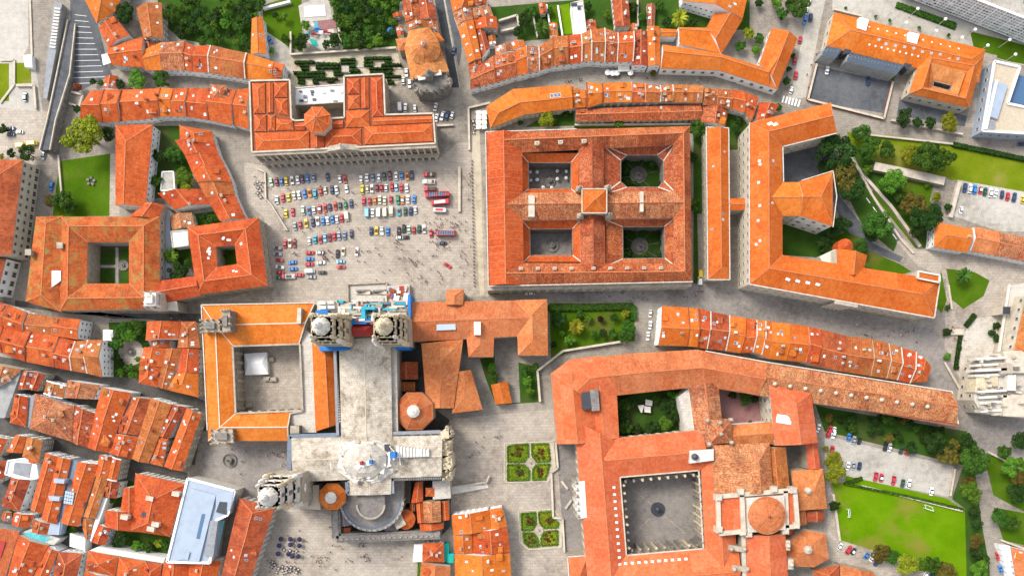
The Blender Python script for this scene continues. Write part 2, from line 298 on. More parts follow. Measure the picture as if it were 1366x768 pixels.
# ------------------------------------------------------------------ buildings
WALLS = []; FOOT = []
def add_wall(T, a, b, out, z0, z1, style): WALLS.append((T, a.copy(), b.copy(), out.copy(), z0, z1, style))
def newell(pts):
    n = Vector((0, 0, 0))
    for i in range(len(pts)): n += pts[i].cross(pts[(i+1) % len(pts)])
    return n
def slope_uv(pts):
    n = newell(pts)
    if n.length < 1e-6: return None
    n.normalize()
    if n.z < 0: n = -n
    u = Vector((-n.y, n.x, 0))
    if u.length < 1e-3: u = Vector((1, 0, 0))
    u.normalize(); v = n.cross(u)
    return [(p.dot(u), p.dot(v)) for p in pts]
def wing(T, L, R, z, mat, rise=None, closed=False, hip=(1, 1), rt=.5, base=0.0, wall='white_wall', over=.35, pitch=.42, ribs=0, ribmat='ridge_w',
         cap='ridge_o', caps=False, sky=0, chim=0, style='house', walls=True, party=None, inner_wall=True, hipfac=(1., 1.), foot=True, dorm=0, sag=0):
    """a run of roof over its walls: L and R are the two eaves (picture points at eave height), ridge between them"""
    Lw = [P(p, z) for p in L]; Rw = [P(p, z) for p in R]; n = len(Lw)
    segs = n if closed else n-1
    wd = sum((Lw[i]-Rw[i]).length for i in range(n))/n
    if rise is None: rise = min(pitch*wd/2, 5.5)
    Mw = [Lw[i].lerp(Rw[i], rt) + Vector((0, 0, rise)) for i in range(n)]
    if not closed:
        d0 = Mw[1]-Mw[0]; d1 = Mw[-2]-Mw[-1]; l0, l1 = d0.length, d1.length
        lim = .47 if n == 2 else .8
        if hip[0]: Mw[0] = Mw[0] + d0.normalized()*min((Lw[0]-Rw[0]).length/2*hipfac[0]*hip[0], l0*lim)
        if hip[1]: Mw[-1] = Mw[-1] + d1.normalized()*min((Lw[-1]-Rw[-1]).length/2*hipfac[1]*hip[1], l1*lim)
    plainrun = False
    if sag and n == 2:      # old roofs sag and waver along their length
        ln_ = (Lw[1]-Lw[0]).length; k_ = max(1, min(7, int(ln_/4.5))); jz = lambda a_: Vector((R_.uniform(-a_, a_)*.6, R_.uniform(-a_, a_)*.6, R_.uniform(-a_*1.3, a_)))
        lerp_ = lambda E, a_: [E[0].lerp(E[1], i/k_) + (jz(a_) if 0 < i < k_ else Vector((0, 0, 0))) for i in range(k_+1)]
        Lw, Rw, Mw = lerp_(Lw, sag*.8), lerp_(Rw, sag*.8), lerp_(Mw, sag); n = k_+1; segs = k_; plainrun = True
    rf = MB(); slopes = []
    fd = Vector((0, 0, -.35))
    def fascia(a, b): rf.face([a, b, b+fd, a+fd], 1)
    for i in range(segs):
        j = (i+1) % n
        for E, side in ((Lw, 0), (Rw, 1)):
            q = [E[i], E[j], Mw[j], Mw[i]]
            rf.face(q, 0, slope_uv(q), up=True); fascia(E[i], E[j]); slopes.append(q)
    if not closed:
        for e, hp in ((0, hip[0]), (-1, hip[1])):
            if hp: q = [Lw[e], Rw[e], Mw[e]]; rf.face(q, 0, slope_uv(q), up=True); fascia(Lw[e], Rw[e])
            else: fascia(Lw[e], Mw[e]); fascia(Mw[e], Rw[e])
    ro = rf.build('roof', [mat, 'gutter'], T)
    # ridge and hip tiles
    cp = MB(); cw, ch = .46, .15
    for i in range(segs): cp.beam(Mw[i], Mw[(i+1) % n], cw, ch, lift=-.04)
    if not closed:
        for e, hp in ((0, hip[0]), (-1, hip[1])):
            if hp: cp.beam(Lw[e], Mw[e], cw*.8, ch*.8, lift=-.03); cp.beam(Rw[e], Mw[e], cw*.8, ch*.8, lift=-.03)
    rng = range(n) if closed else () if plainrun else range(1, n-1)
    for i in rng:
        cp.beam(Lw[i], Mw[i], cw*.8, ch*.8, lift=-.03); cp.beam(Rw[i], Mw[i], cw*.8, ch*.8, lift=-.03)
    cp.build('ridge_tiles', cap, ro)['kind'] = 'stuff'
    if ribs:
        rb = MB()
        for q in slopes:
            ln = (q[1]-q[0]).length; k = max(1, int(ln/ribs))
            for t in range(1, k): rb.beam(q[0].lerp(q[1], t/k), q[3].lerp(q[2], t/k), .2, .05, lift=.01)
        rb.build('mortar_ribs', ribmat, ro)['kind'] = 'stuff'
    # walls
    if walls:
        def ins(a, b): d = (b-a); d.z = 0; return a + d.normalized()*min(over, d.length*.2)
        Li = [ins(Lw[i], Rw[i]) for i in range(n)]; Ri = [ins(Rw[i], Lw[i]) for i in range(n)]
        if not closed:
            for e, nb, hp in ((0, 1, hip[0]), (-1, -2, hip[1])):
                if hp:
                    dl = (Lw[nb]-Lw[e]).normalized()*over; dr = (Rw[nb]-Rw[e]).normalized()*over
                    Li[e] = Li[e]+dl; Ri[e] = Ri[e]+dr
        wl = MB(); zt = z-.06
        def wq(a, b): wl.face([(a.x, a.y, base), (b.x, b.y, base), (b.x, b.y, zt), (a.x, a.y, zt)], 0)
        for i in range(segs):
            j = (i+1) % n
            wq(Li[i], Li[j]); add_wall(T, Li[i], Li[j], (Li[i]+Li[j]-Ri[i]-Ri[j]).normalized(), base, zt, style)
            if not closed or inner_wall:
                wq(Ri[j], Ri[i]); add_wall(T, Ri[i], Ri[j], (Ri[i]+Ri[j]-Li[i]-Li[j]).normalized(), base, zt, style)
        if not closed:
            for e, nb, hp in ((0, 1, hip[0]), (-1, -2, hip[1])):
                wq(Li[e], Ri[e]); o = Lw[e]+Rw[e]-Lw[nb]-Rw[nb]; o.z = 0
                add_wall(T, Li[e], Ri[e], o.normalized(), base, zt, style)
                if not hp:
                    m0 = Mw[e]; wl.face([Li[e]+Vector((0, 0, -.06)), Ri[e]+Vector((0, 0, -.06)), m0-Vector((0, 0, .06))], 0)
        wo = wl.build('wall', wall, T)
        if foot:
            if closed: FOOT.append((T, [(p.x, p.y) for p in Li], z)); 
            else: FOOT.append((T, [(p.x, p.y) for p in Li+Ri[::-1]], z))
    if party:      # coping along gable ends
        for e in (0, -1):
            pm = MB()
            if not hip[e]: pm.beam(Lw[e], Mw[e], .5, .3, lift=0); pm.beam(Mw[e], Rw[e], .5, .3, lift=0); pm.build('coping', party, T)
    # skylights, chimneys, dormers
    big = [q for q in slopes if (q[1]-q[0]).length > 3.0]
    for k in range(sky):
        if not big: break
        q = R_.choice(big); s = R_.uniform(.15, .85); v = R_.uniform(.25, .75); skylight(T, q, s, v, R_.uniform(.7, 1.3), R_.uniform(.9, 1.6), R_.choice(['sky_glass', 'sky_glass', 'white_paint', 'blue_glass']))
    for k in range(chim):
        if not big: break
        q = R_.choice(big); s = R_.uniform(.1, .9); v = R_.uniform(.55, .95); chimney(T, q, s, v)
    for k in range(dorm):
        if not big: break
        q = R_.choice(big); s = R_.uniform(.2, .8); v = R_.uniform(.3, .6); p, rz, up_ = on_slope(q, s, v)
        if up_.length < 3.2: continue
        o_ = Vector((up_.x, up_.y, 0)).normalized(); u_ = Vector((-o_.y, o_.x, 0)); hw, dp = R_.uniform(.8, 1.7), min(R_.uniform(1.6, 3.0), up_.length*.4); hh = dp*rise/max(.1, (wd*.5))*.9 + .35
        f0 = p - o_*dp*.5; bk = p + o_*dp*.6; zt = p.z + .5; d_ = MB(); w_ = MB(); kind_ = R_.random()
        a0, a1, b0, b1 = f0-u_*hw, f0+u_*hw, bk-u_*hw, bk+u_*hw
        def at_(v3, z_): return Vector((v3.x, v3.y, z_))
        if kind_ < .55:   # small gabled dormer
            for s0, s1, sg in ((a0, b0, -1), (a1, b1, 1)):
                q2 = [at_(s0+u_*sg*.2, zt), at_(s1+u_*sg*.2, zt), at_(bk, zt+hw*.5), at_(f0-o_*.2, zt+hw*.5)]; d_.face(q2, 0, slope_uv(q2), up=True)
            w_.face([at_(a0, p.z-1.4), at_(a1, p.z-1.4), at_(a1, zt), at_(f0, zt+hw*.48), at_(a0, zt)])
        else:             # shed dormer
            q2 = [at_(a0-u_*.2-o_*.25, zt-.1), at_(a1+u_*.2-o_*.25, zt-.1), at_(b1+u_*.2, zt+.45), at_(b0-u_*.2, zt+.45)]; d_.face(q2, 0, slope_uv(q2), up=True); w_.face([at_(a0, p.z-1.4), at_(a1, p.z-1.4), at_(a1, zt-.12), at_(a0, zt-.12)])
        for s0, s1 in ((a0, b0), (a1, b1)): w_.face([at_(s0, p.z-1.4), at_(s1, p.z-1.0), at_(s1, zt+.02), at_(s0, zt-.12)])
        do_ = d_.build('dormer', mat if R_.random() < .6 else R_.choice(['r', 'o', 'd', 'b']), T); w_.build('dormer_wall', R_.choice(['white_wall', 'white_wall', 'cream_wall', 'gutter']), do_)
    return ro, slopes, Mw
def on_slope(q, s, v):
    a = q[0].lerp(q[1], s); b = q[3].lerp(q[2], s); p = a.lerp(b, v)
    d = q[1]-q[0]; return p, math.atan2(d.y, d.x), (b-a)
SKYM = {}
def skylight(T, q, s, v, wd, ht, mat):
    p, rz, up = on_slope(q, s, v); u = (q[1]-q[0]).normalized(); vv = up.normalized(); nn = u.cross(vv)
    if nn.z < 0: u = -u; nn = -nn
    if mat not in SKYM:
        b = MB(); b.box((0, 0, .06), (1, 1, .12), 0, 0); b.box((0, 0, .125), (.78, .8, .02), 0, 1)
        me = b.build('skylight', ['trim' if mat != 'white_paint' else 'white_paint', mat]); SKYM[mat] = me.data; bpy.data.objects.remove(me)
    o = link('skylight', SKYM[mat], T)
    M = Matrix((u, vv, nn)).transposed().to_4x4()
    o.matrix_basis = Matrix.Translation(p - parent_loc(T)) @ M @ Matrix.Diagonal((wd, ht, 1, 1))
CHM = {}
def chimney(T, q, s, v, mat=None, k=1.0):
    p, rz, up = on_slope(q, s, v); mat = mat or R_.choice(['white_wall', 'pale_stone', 'pale_stone', 'stone_wall', 'ridge_d'])
    if mat not in CHM:
        b = MB(); b.box((0, 0, .4), (1.1, .75, 2.4), 0, 0); b.box((0, 0, 1.68), (1.35, 1.0, .16), 0, 0)
        b.lathe((-.25, 0), [(.16, 1.76), (.13, 2.2), (0, 2.2)], 6, 1); b.lathe((.25, 0), [(.16, 1.76), (.13, 2.1), (0, 2.1)], 6, 1)
        me = b.build('chimney', [mat, 'ridge_d']); CHM[mat] = me.data; bpy.data.objects.remove(me)
    o = link('chimney', CHM[mat], T); o.location = p - parent_loc(T); o.rotation_euler = (0, 0, rz); o.scale = (k, k, k*.8)
def mid(pts): return Vector((sum(p[0] for p in pts)/len(pts), sum(p[1] for p in pts)/len(pts), 0))
def house(f, mat, z, pts, label, hip=(0, 0), name='townhouse', cat='house', **kw):
    """four corners of a roof; the ridge runs along the first edge"""
    p = Q(f, pts); T = thing(name, label, cat, mid([P(a, z) for a in p]))
    kw.setdefault('wall', R_.choice(['white_wall', 'white_wall', 'cream_wall', 'stone_wall'])); kw.setdefault('sag', .16); kw.setdefault('sky', R_.randint(1, 4)); kw.setdefault('chim', R_.randint(0, 2)); kw.setdefault('dorm', R_.choice([0, 0, 1, 1, 2]) if cat == 'house' else 0)
    n = len(p)//2
    wing(T, p[:n], p[n:][::-1], z, mat, hip=hip, **kw); return T
def row(f, pairs, mats, zs, label, first=0, name='terraced_house', cat='house', **kw):
    """a terrace: pairs of (back eave, front eave) party-wall points"""
    pr = [Q(f, s) for s in pairs]; out = []
    for i in range(len(pr)-1):
        z = zs[i % len(zs)]; (a, b), (c, d) = pr[i], pr[i+1]
        T = thing(name, label % (ORD[first+i], COLW[mats[i % len(mats)]]), cat, mid([P(q, z) for q in (a, b, c, d)]))
        k = dict(sag=.14, sky=R_.randint(1, 4), chim=R_.randint(0, 2), wall=R_.choice(['white_wall', 'white_wall', 'white_wall', 'cream_wall']), hip=(0, 0),
                 party=R_.choice([None, 'trim', 'ridge_d', None, None]), dorm=R_.choice([0, 0, 1, 1]), rt=R_.uniform(.44, .56), pitch=R_.uniform(.36, .46)); k.update(kw)
        wing(T, [a, c], [b, d], z + R_.uniform(-.25, .25), mats[i % len(mats)], **k); out.append(T)
    return out
def hiproof(T, f, pts, z, mat, base, hip=(1, 1), **kw):
    p = Q(f, pts); kw.setdefault('over', .05); kw.setdefault('wall', 'stone_wall')
    return wing(T, p[:2], [p[3], p[2]], z, mat, hip=hip, base=base, style=None, **kw)
def slab(T, f, pts, z0, z1, mat, top=None, name='wall', style=None, zp=None):
    """prism whose top outline is read at height z1"""
    pw = PQ(f, pts, z1 if zp is None else zp); b = MB(); b.prism(pw, z0, z1, 0, 1 if top else 0)
    o = b.build(name, [mat, top or mat], T)
    if style is not None or z1 - z0 > 3:
        FOOT.append((T, [(p.x, p.y) for p in pw], z1))
    if style:
        c = mid(pw)
        for i in range(len(pw)):
            a, d = pw[i], pw[(i+1) % len(pw)]; e = d-a; o_ = Vector((e.y, -e.x, 0)).normalized()
            ar = sum(pw[k].x*pw[(k+1) % len(pw)].y - pw[(k+1) % len(pw)].x*pw[k].y for k in range(len(pw)))
            if ar < 0: o_ = -o_
            add_wall(T, a, d, o_, z0, z1, style)
    return o
def pathbeam(T, f, pts, z, wd, ht, mat, name='coping', closed=True, lift=0):
    pw = PQ(f, pts, z); b = MB(); n = len(pw)
    if name == 'coping': wd *= .6; mat = {'white_stone': 'trim'}.get(mat, mat)
    for i in range(n if closed else n-1): b.beam(pw[i], pw[(i+1) % n], wd, ht, lift=lift)
    return b.build(name, mat, T)
# ------------------------------------------------------------------ ground
ZB = []
def level(pw):
    """each sheet lies 4 mm above the sheets it overlaps"""
    x0, x1 = min(p.x for p in pw), max(p.x for p in pw); y0, y1 = min(p.y for p in pw), max(p.y for p in pw); lv = 1
    for (a0, a1, b0, b1, l_) in ZB:
        if a0 < x1 and a1 > x0 and b0 < y1 and b1 > y0: lv = max(lv, l_+1)
    ZB.append((x0, x1, y0, y1, lv)); return .004*lv
def zone(name, f, pts, mat, kind='structure', z=None):
    pw = PQ(f, pts); b = MB(); zz = level(pw) if z is None else z
    b.face([(p.x, p.y, zz) for p in pw], 0, up=True)
    o = b.build(name, mat); tag(o, None, None, None, kind); return o
# ================================================================== the setting
b = MB(); b.face([(-900, -900, 0), (900, -900, 0), (900, 900, 0), (-900, 900, 0)]); tag(b.build('ground', 'paving'), None, None, None, 'structure')
zone('plaza_paving', 'p', '325,216 350,221 585,212 612,190 640,190 652,395 560,402 470,408 340,402 300,400 362,380 352,290 330,270', 'plaza')
zone('raised_walk', 'p', '628,175 640,175 646,392 640,395', 'sand')
zone('street_paving', 'p', '735,385 925,378 990,388 1110,412 1250,440 1290,540 1275,565 1240,500 880,405 735,402', 'street')
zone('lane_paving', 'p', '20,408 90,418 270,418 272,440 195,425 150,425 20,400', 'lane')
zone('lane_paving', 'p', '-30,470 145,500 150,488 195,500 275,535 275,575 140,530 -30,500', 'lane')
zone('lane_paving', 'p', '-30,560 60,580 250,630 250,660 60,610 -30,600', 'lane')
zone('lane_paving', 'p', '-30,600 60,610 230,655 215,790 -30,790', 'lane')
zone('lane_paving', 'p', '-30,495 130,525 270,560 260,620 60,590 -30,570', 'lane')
zone('plaza_paving', 'p', '590,560 740,545 770,600 760,768 600,768 560,730 600,640', 'plaza')
zone('plaza_paving', 'p', '350,660 450,690 450,715 590,718 600,800 320,800', 'plaza')
zone('plaza_paving', 'p', '270,600 390,590 395,650 330,665 262,640', 'street')
zone('terrace_floor', 'p', '742,592 770,592 781,735 753,737', 'courtstone')
# top left: concrete aprons, ramp, car park
zone('concrete_apron', 'p', '-40,-40 38,-40 38,62 30,75 -40,82', 'concrete')
zone('concrete_apron', 'p', '38,-40 75,-40 60,68 40,70', 'paving')
zone('concrete_apron', 'p', '-40,84 44,72 60,165 -40,168', 'concrete')
zone('forecourt', 'p', '-40,140 70,150 70,220 -40,215', 'plaza')
zone('car_park', 'p', '93,-20 118,-20 145,90 150,100 100,125 96,118', 'asphalt')
zone('lawn', 'p', '-20,85 12,85 12,135 -20,137', 'meadow'); zone('lawn', 'p', '20,84 41,84 42,111 21,112', 'meadow')
zone('lawn', 'p', '80,215 147,205 147,288 70,289 76,240', 'lawn')
zone('garden_path', 'p', '147,205 153,205 160,290 146,290', 'plaza')
zone('garden', 'p', '203,168 242,168 262,210 250,260 204,265', 'scrub'); zone('garden', 'p', '225,290 300,280 300,330 226,370', 'scrub')
# top gardens
zone('garden', 'p', '205,-30 345,-30 340,75 290,62 240,52 215,30', 'scrub')
zone('yard', 'p', '340,40 388,38 388,98 375,105 345,70', 'concrete')
zone('lawn', 'p', '350,8 402,-10 404,70 384,62 352,40', 'lawn')
zone('play_area', 'p', '398,8 438,-10 443,25 402,35', 'concrete'); zone('play_area', 'p', '404,32 440,25 452,60 430,68 408,55', 'palestone_floor')
zone('garden', 'p', '438,-30 535,-30 530,62 455,68 446,25', 'scrub')
zone('parterre_floor', 'p', '388,72 528,62 540,105 520,118 520,110 462,105 388,118', 'sand')
zone('road', 'p', '576,-20 588,-20 613,117 603,117', 'road'); zone('road', 'p', '590,-20 598,-20 614,40 616,70 612,90', 'asphalt')
zone('side_walk', 'p', '588,-20 590,-20 614,117 612.8,117', 'concrete')
zone('street_paving', 'p', '615,128 700,112 780,96 880,95 960,100 1040,125 1040,140 960,118 880,108 760,112 690,120 640,140', 'paving')
zone('garden', 'p', '655,10 1000,-20 1000,40 880,40 700,55 660,50', 'scrub')
zone('yard', 'p', '664,30 690,22 690,58 664,60', 'courtstone')
zone('lawn', 'p', '745,8 759,5 765,45 750,46', 'lawn_bright'); zone('lawn', 'p', '728,8 742,6 746,30 732,30', 'lawn')
zone('courtyard_lawn', 'p', '735,150 765,145 766,168 700,170', 'scrub')
zone('garden', 'p', '766,160 925,158 925,170 766,172', 'lawn'); zone('garden', 'p', '925,160 945,160 945,378 925,378', 'scrub')
zone('garden', 'p', '978,140 1000,160 985,200 970,200 966,150', 'scrub'); zone('side_lane', 'p', '930,285 944,285 944,378 932,378', 'paving')
# top right
zone('street_paving', 'p', '1080,-20 1105,-20 1075,130 1050,135', 'concrete'); zone('street_paving', 'p', '1065,-20 1085,-20 1055,125 1040,115', 'paving')
zone('plaza_paving', 'p', '1112,-30 1440,-30 1440,100 1345,84 1312,70 1110,14', 'concrete')
zone('schoolyard', 'p', '1089,88 1190,110 1178,158 1078,132', 'asphalt'); zone('schoolyard', 'p', '1200,130 1290,155 1285,178 1196,155', 'asphalt')
zone('lawn', 'p', '1195,4 1275,30 1276,38 1198,12', 'lawn'); zone('lawn', 'p', '1294,42 1366,60 1400,70 1400,92 1345,82 1300,68', 'lawn')
zone('side_lane', 'p', '1312,70 1330,74 1300,185 1284,180', 'plaza')
zone('street_paving', 'p', '1110,140 1366,182 1400,190 1400,215 1366,208 1115,172', 'paving')
zone('meadow', 'p', '1130,176 1200,182 1400,216 1400,262 1275,245 1262,236 1165,215 1135,195', 'meadow')
zone('garden', 'p', '1128,185 1165,215 1262,238 1245,300 1235,330 1232,332 1150,230', 'scrub')
zone('lawn', 'p', '1196,235 1248,248 1240,285 1210,270', 'lawn')
zone('car_park', 'p', '1277,240 1400,262 1400,310 1330,308 1272,288', 'concrete')
zone('stair_yard', 'p', '1246,245 1276,240 1270,285 1254,280 1240,268', 'paving')
zone('asphalt_drive', 'p', '1046,205 1112,190 1120,262 1150,300 1165,325 1205,343 1200,350 1160,335 1130,315 1108,260 1100,240 1046,245', 'asphalt')
zone('garden', 'p', '1044,300 1110,285 1150,330 1185,350 1160,385 1110,345 1044,340', 'scrub'); zone('lawn', 'p', '1155,332 1200,352 1216,362 1185,372 1152,352', 'lawn')
zone('lawn', 'p', '1104,310 1146,315 1140,335 1112,330', 'lawn')
zone('road', 'p', '1153,262 1162,257 1204,317 1196,323', 'asphalt'); zone('scrub_strip', 'p', '1162,257 1170,245 1232,325 1222,332', 'lawn')
zone('scrub_bank', 'p', '1125,200 1165,262 1197,323 1192,336 1150,300 1125,250', 'scrub')
zone('plaza_paving', 'p', '1196,323 1204,317 1222,332 1400,352 1400,470 1335,480 1290,530 1260,460 1262,372 1225,355', 'plaza')
zone('lawn', 'p', '1262,358 1300,363 1320,374 1312,395 1285,412 1270,400', 'lawn'); zone('lawn', 'p', '1255,360 1263,400 1256,418 1250,410', 'lawn')
zone('terrace_floor', 'p', '1300,425 1336,420 1310,530 1290,520 1278,500 1282,450', 'palestone_floor')
# right bottom
zone('garden', 'p', '1088,540 1110,545 1290,575 1310,600 1290,680 1270,665 1285,620 1100,575', 'scrub')
zone('car_park', 'p', '1100,582 1120,585 1273,622 1265,662 1100,630', 'concrete')
zone('grass_bank', 'p', '1128,634 1262,664 1290,682 1128,645', 'lawn_bright')
zone('football_field', 'p', '1110,644 1128,643 1290,682 1298,745 1285,780 1240,765 1170,735 1122,720', 'lawn_bright')
zone('drive', 'p', '1102,630 1108,645 1118,720 1170,735 1240,765 1240,790 1150,770 1105,745', 'plaza')
zone('garden', 'p', '1285,600 1310,600 1322,790 1290,790', 'scrub'); zone('drive', 'p', '1300,625 1325,625 1350,790 1326,790 1310,700', 'paving')
zone('garden', 'p', '1312,605 1400,620 1400,700 1325,660', 'lawn'); zone('garden', 'p', '1325,676 1400,690 1400,735 1338,720', 'lawn')
zone('drive', 'p', '1290,560 1400,560 1400,600 1320,605 1290,600', 'street')
# courtyards
zone('courtyard_floor', 'p', '105,312 185,312 185,388 105,390', 'lane')  # floor tone carries the shade of the deep court
for q_ in ('133,332 153,332 153,352 133,352', '160,332 172,332 172,352 160,352', '133,358 153,358 153,378 133,378', '160,358 172,358 172,378 160,378'): zone('courtyard_lawn', 'p', q_, 'scrub')
zone('court_path', 'p', '154,330 158,330 158,380 154,380', 'concrete'); zone('court_path', 'p', '132,353.5 154,353.5 154,357 132,357', 'concrete'); zone('court_path', 'p', '158,353.5 174,353.5 174,357 158,357', 'concrete')
zone('courtyard_lawn', 'p', '280,322 325,320 328,362 282,364', 'lawn')
for a_ in ('200,170 430,170 430,330 200,330', '200,465 430,465 430,620 200,620'): zone('courtyard_floor', 'H', a_, 'courtstone')
for a_ in ('600,130 850,130 850,330 600,330', '610,450 850,450 850,640 610,640'): zone('courtyard_lawn', 'H', a_, 'shaded_green')
zone('cloister_floor', 'K', '200,235 545,225 550,570 210,580', 'plaza')
zone('courtyard_garden', 'p', '818,512 915,510 930,590 822,592', 'scrub')
zone('cloister_floor', 'p', '822,628 940,620 946,740 830,748', 'courtstone')
zone('courtyard_floor', 'p', '955,508 1030,520 1028,572 965,575', 'redpave'); zone('courtyard_floor', 'p', '1048,590 1080,588 1084,626 1055,628', 'courtstone')
# gardens in the middle
zone('garden', 'p', '733,404 846,406 847,455 828,455 758,470 735,480', 'lawn'); zone('garden', 'p', '640,478 660,475 720,490 720,536 662,540 648,505', 'scrub')
zone('garden_path', 'p', '660,452 690,455 694,536 675,538 660,500', 'paving')
zone('light_well', 'p', '528,448 566,452 580,545 600,560 590,590 528,590', 'lane')  # depth of the well is painted into the floor colour
zone('garden', 'p', '145,430 195,428 198,505 150,502', 'scrub'); 
b = MB(); c_ = P((175, 470)); cpts = [Vector((c_.x+6.2*cos(a*pi/12), c_.y+6.2*sin(a*pi/12), 0)) for a in range(24)]; lz = level(cpts); b.face([(p.x, p.y, lz) for p in cpts], up=True); tag(b.build('round_paving', 'plaza'), None, None, None, 'structure')
zone('garden', 'p', '140,640 175,640 230,690 225,745 140,735', 'scrub')
zone('garden_path', 'p', '145,720 222,742 222,752 140,732', 'plaza')
# ================================================================== large buildings
# ---- Hospital with four courts
T = thing('courtyard_palace', 'large palace with four courtyards and a square tower over the crossing of its wings', 'palace', P((785, 275), 0))
z = 16
o_ = Q('H', '28,55 935,28 945,718 40,738'); i_ = Q('H', '186,146 862,112 864,640 192,636')
_, SL, _m = wing(T, o_, i_, z, 'n', closed=True, rt=.5, wall='stone_wall', style='palace', rise=4.0, cap='ridge_o', foot=False, inner_wall=False)
FOOT.append((T, [(P(p, z).x, P(p, z).y) for p in o_], z))
for k in range(9): chimney(T, SL[5], .12+.1*k+(.03 if k > 4 else 0), .62, 'pale_stone', 1.3)
for k in range(3): chimney(T, SL[1], .15+.14*k, .55, 'pale_stone', 1.6)
# freshly tiled west range, laid over its two slopes
lw = wing(T, Q('H', '30,57 40,736'), Q('H', '188,60 196,734'), z+.12, 'r', hip=(0, 0), rise=4.0, walls=False, ribs=3.4, rt=.48, ribmat='ridge_o', cap='ridge_o')
wing(T, Q('H', '440,100 450,680'), Q('H', '552,100 560,680'), z, 'n', hip=(0, 0), rise=3.7, wall='stone_wall', style=None, over=.1, cap='ridge_d')
wing(T, Q('H', '110,325 900,318'), Q('H', '115,448 905,436'), z, 'm', hip=(0, 0), rise=3.8, wall='stone_wall', style=None, over=.1, cap='ridge_d')
def leanto(T, f, outer, inner, z0, z1, mat, capm='ridge_w', wall='dark_stone', ribs=0):
    ow = PQ(f, outer, z0); iw = PQ(f, inner, z1); n = len(ow); b = MB(); cp = MB(); wl = MB()
    for i in range(n):
        j = (i+1) % n; q = [iw[i], iw[j], ow[j], ow[i]]
        b.face(q, 0, slope_uv(q), up=True); cp.beam(iw[i], ow[i], .55, .15, lift=.0)
        wl.face([(iw[i].x, iw[i].y, 0), (iw[j].x, iw[j].y, 0), tuple(iw[j]), tuple(iw[i])]); wl.beam(iw[i], iw[j], .5, .25, lift=-.2)
        c = mid(iw); e = (iw[i]+iw[j])/2; o = c - Vector((e.x, e.y, 0)); o.normalize(); add_wall(T, iw[i], iw[j], o, 0, z1, 'arcade')
    ro = b.build('roof', mat, T); cp.build('hip_tiles', capm, ro); wl.build('court_wall', wall, T)
leanto(T, 'H', '182,148 440,148 440,332 184,332', '216,190 407,190 407,308 218,308', 14, 10.5, 'r')
leanto(T, 'H', '190,448 448,445 452,632 195,632', '222,486 413,484 414,603 224,603', 14, 10.5, 'r')
leanto(T, 'H', '553,120 557,115 860,109 865,114 866,318 862,324 562,330 557,325', '627,180 655,157 790,156 818,183 820,272 795,300 655,300 627,275', 14, 10.5, 'n')
leanto(T, 'H', '560,444 866,438 868,648 562,652', '636,475 822,474 824,616 637,618', 14, 10.5, 'n')
hiproof(T, 'H', '455,308 565,308 565,415 455,415', 23, 'o', 10, wall='stone_wall', over=.2, rise=3.4)
pathbeam(T, 'H', '455,308 565,308 565,415 455,415', 23.05, .8, .5, 'pale_stone')
for a_ in ((444, 308), (570, 304), (448, 428), (574, 426)):
    c = P(Q('H', '%d,%d' % a_)[0], 19); b = MB(); b.box((c.x, c.y, 14.5), (3.0, 2.2, 11)); b.lathe((c.x, c.y), [(1.2, 20), (.9, 22), (.5, 22.4), (.6, 23.4), (0, 25.6)], 8, 0); b.build('pinnacle', 'stone_wall', T)
b = MB()
for a_, s_ in (((230, 385), (28, 95)), ((720, 365), (16, 90))):
    c = P(Q('H', '%d,%d' % a_)[0], 19); b.box((c.x, c.y, 18), (s_[0]/3.338*.34, s_[1]/3.338*.34, 3.6)); 
b.build('stone_gable', 'pale_stone', T)
pathbeam(T, 'H', '430,42 26,54 38,740 948,720', z+.1, .7, .4, 'white_stone', closed=False)
slab(T, 'p', '649,381 923,375 924,381 650,387', 0, 12.5, 'stone_wall', style='palace', zp=14)
for cc, rr in (((310, 272), 3), ((322, 560), 3.2)):
    q_ = P(Q('H', '%d,%d' % cc)[0]); F_ = thing('stone_fountain', 'dark stone fountain in the %s paved court of the four court palace' % ('upper' if cc[1] < 400 else 'lower'), 'fountain', q_)
    b = MB(); b.lathe((q_.x, q_.y), [(rr, 0), (rr, .7), (rr-.4, .7), (rr-.5, .3), (.6, .3), (.5, 1.6), (1.2, 1.9), (1.0, 2.0), (.25, 2.0), (.2, 3), (0, 3.2)], 14); b.build('basin', 'dark_stone', F_)
for cc, up in (((706, 245), 'upper'), ((712, 563), 'lower')):
    q_ = P(Q('H', '%d,%d' % cc)[0]); F_ = thing('garden_fountain', 'round fountain with paved ring in the %s green court of the four court palace' % up, 'fountain', q_)
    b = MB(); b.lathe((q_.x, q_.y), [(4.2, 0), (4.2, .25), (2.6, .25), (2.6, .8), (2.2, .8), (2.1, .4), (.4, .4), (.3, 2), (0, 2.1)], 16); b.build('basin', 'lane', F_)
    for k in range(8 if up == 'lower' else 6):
        a = k*2*pi/(8 if up == 'lower' else 6)+.2; b = MB(); b.beam((q_.x+4.3*cos(a), q_.y+4.3*sin(a), .02), (q_.x+10*cos(a), q_.y+9*sin(a), .02), .35, .1); b.build('path_kerb', 'lane', F_)
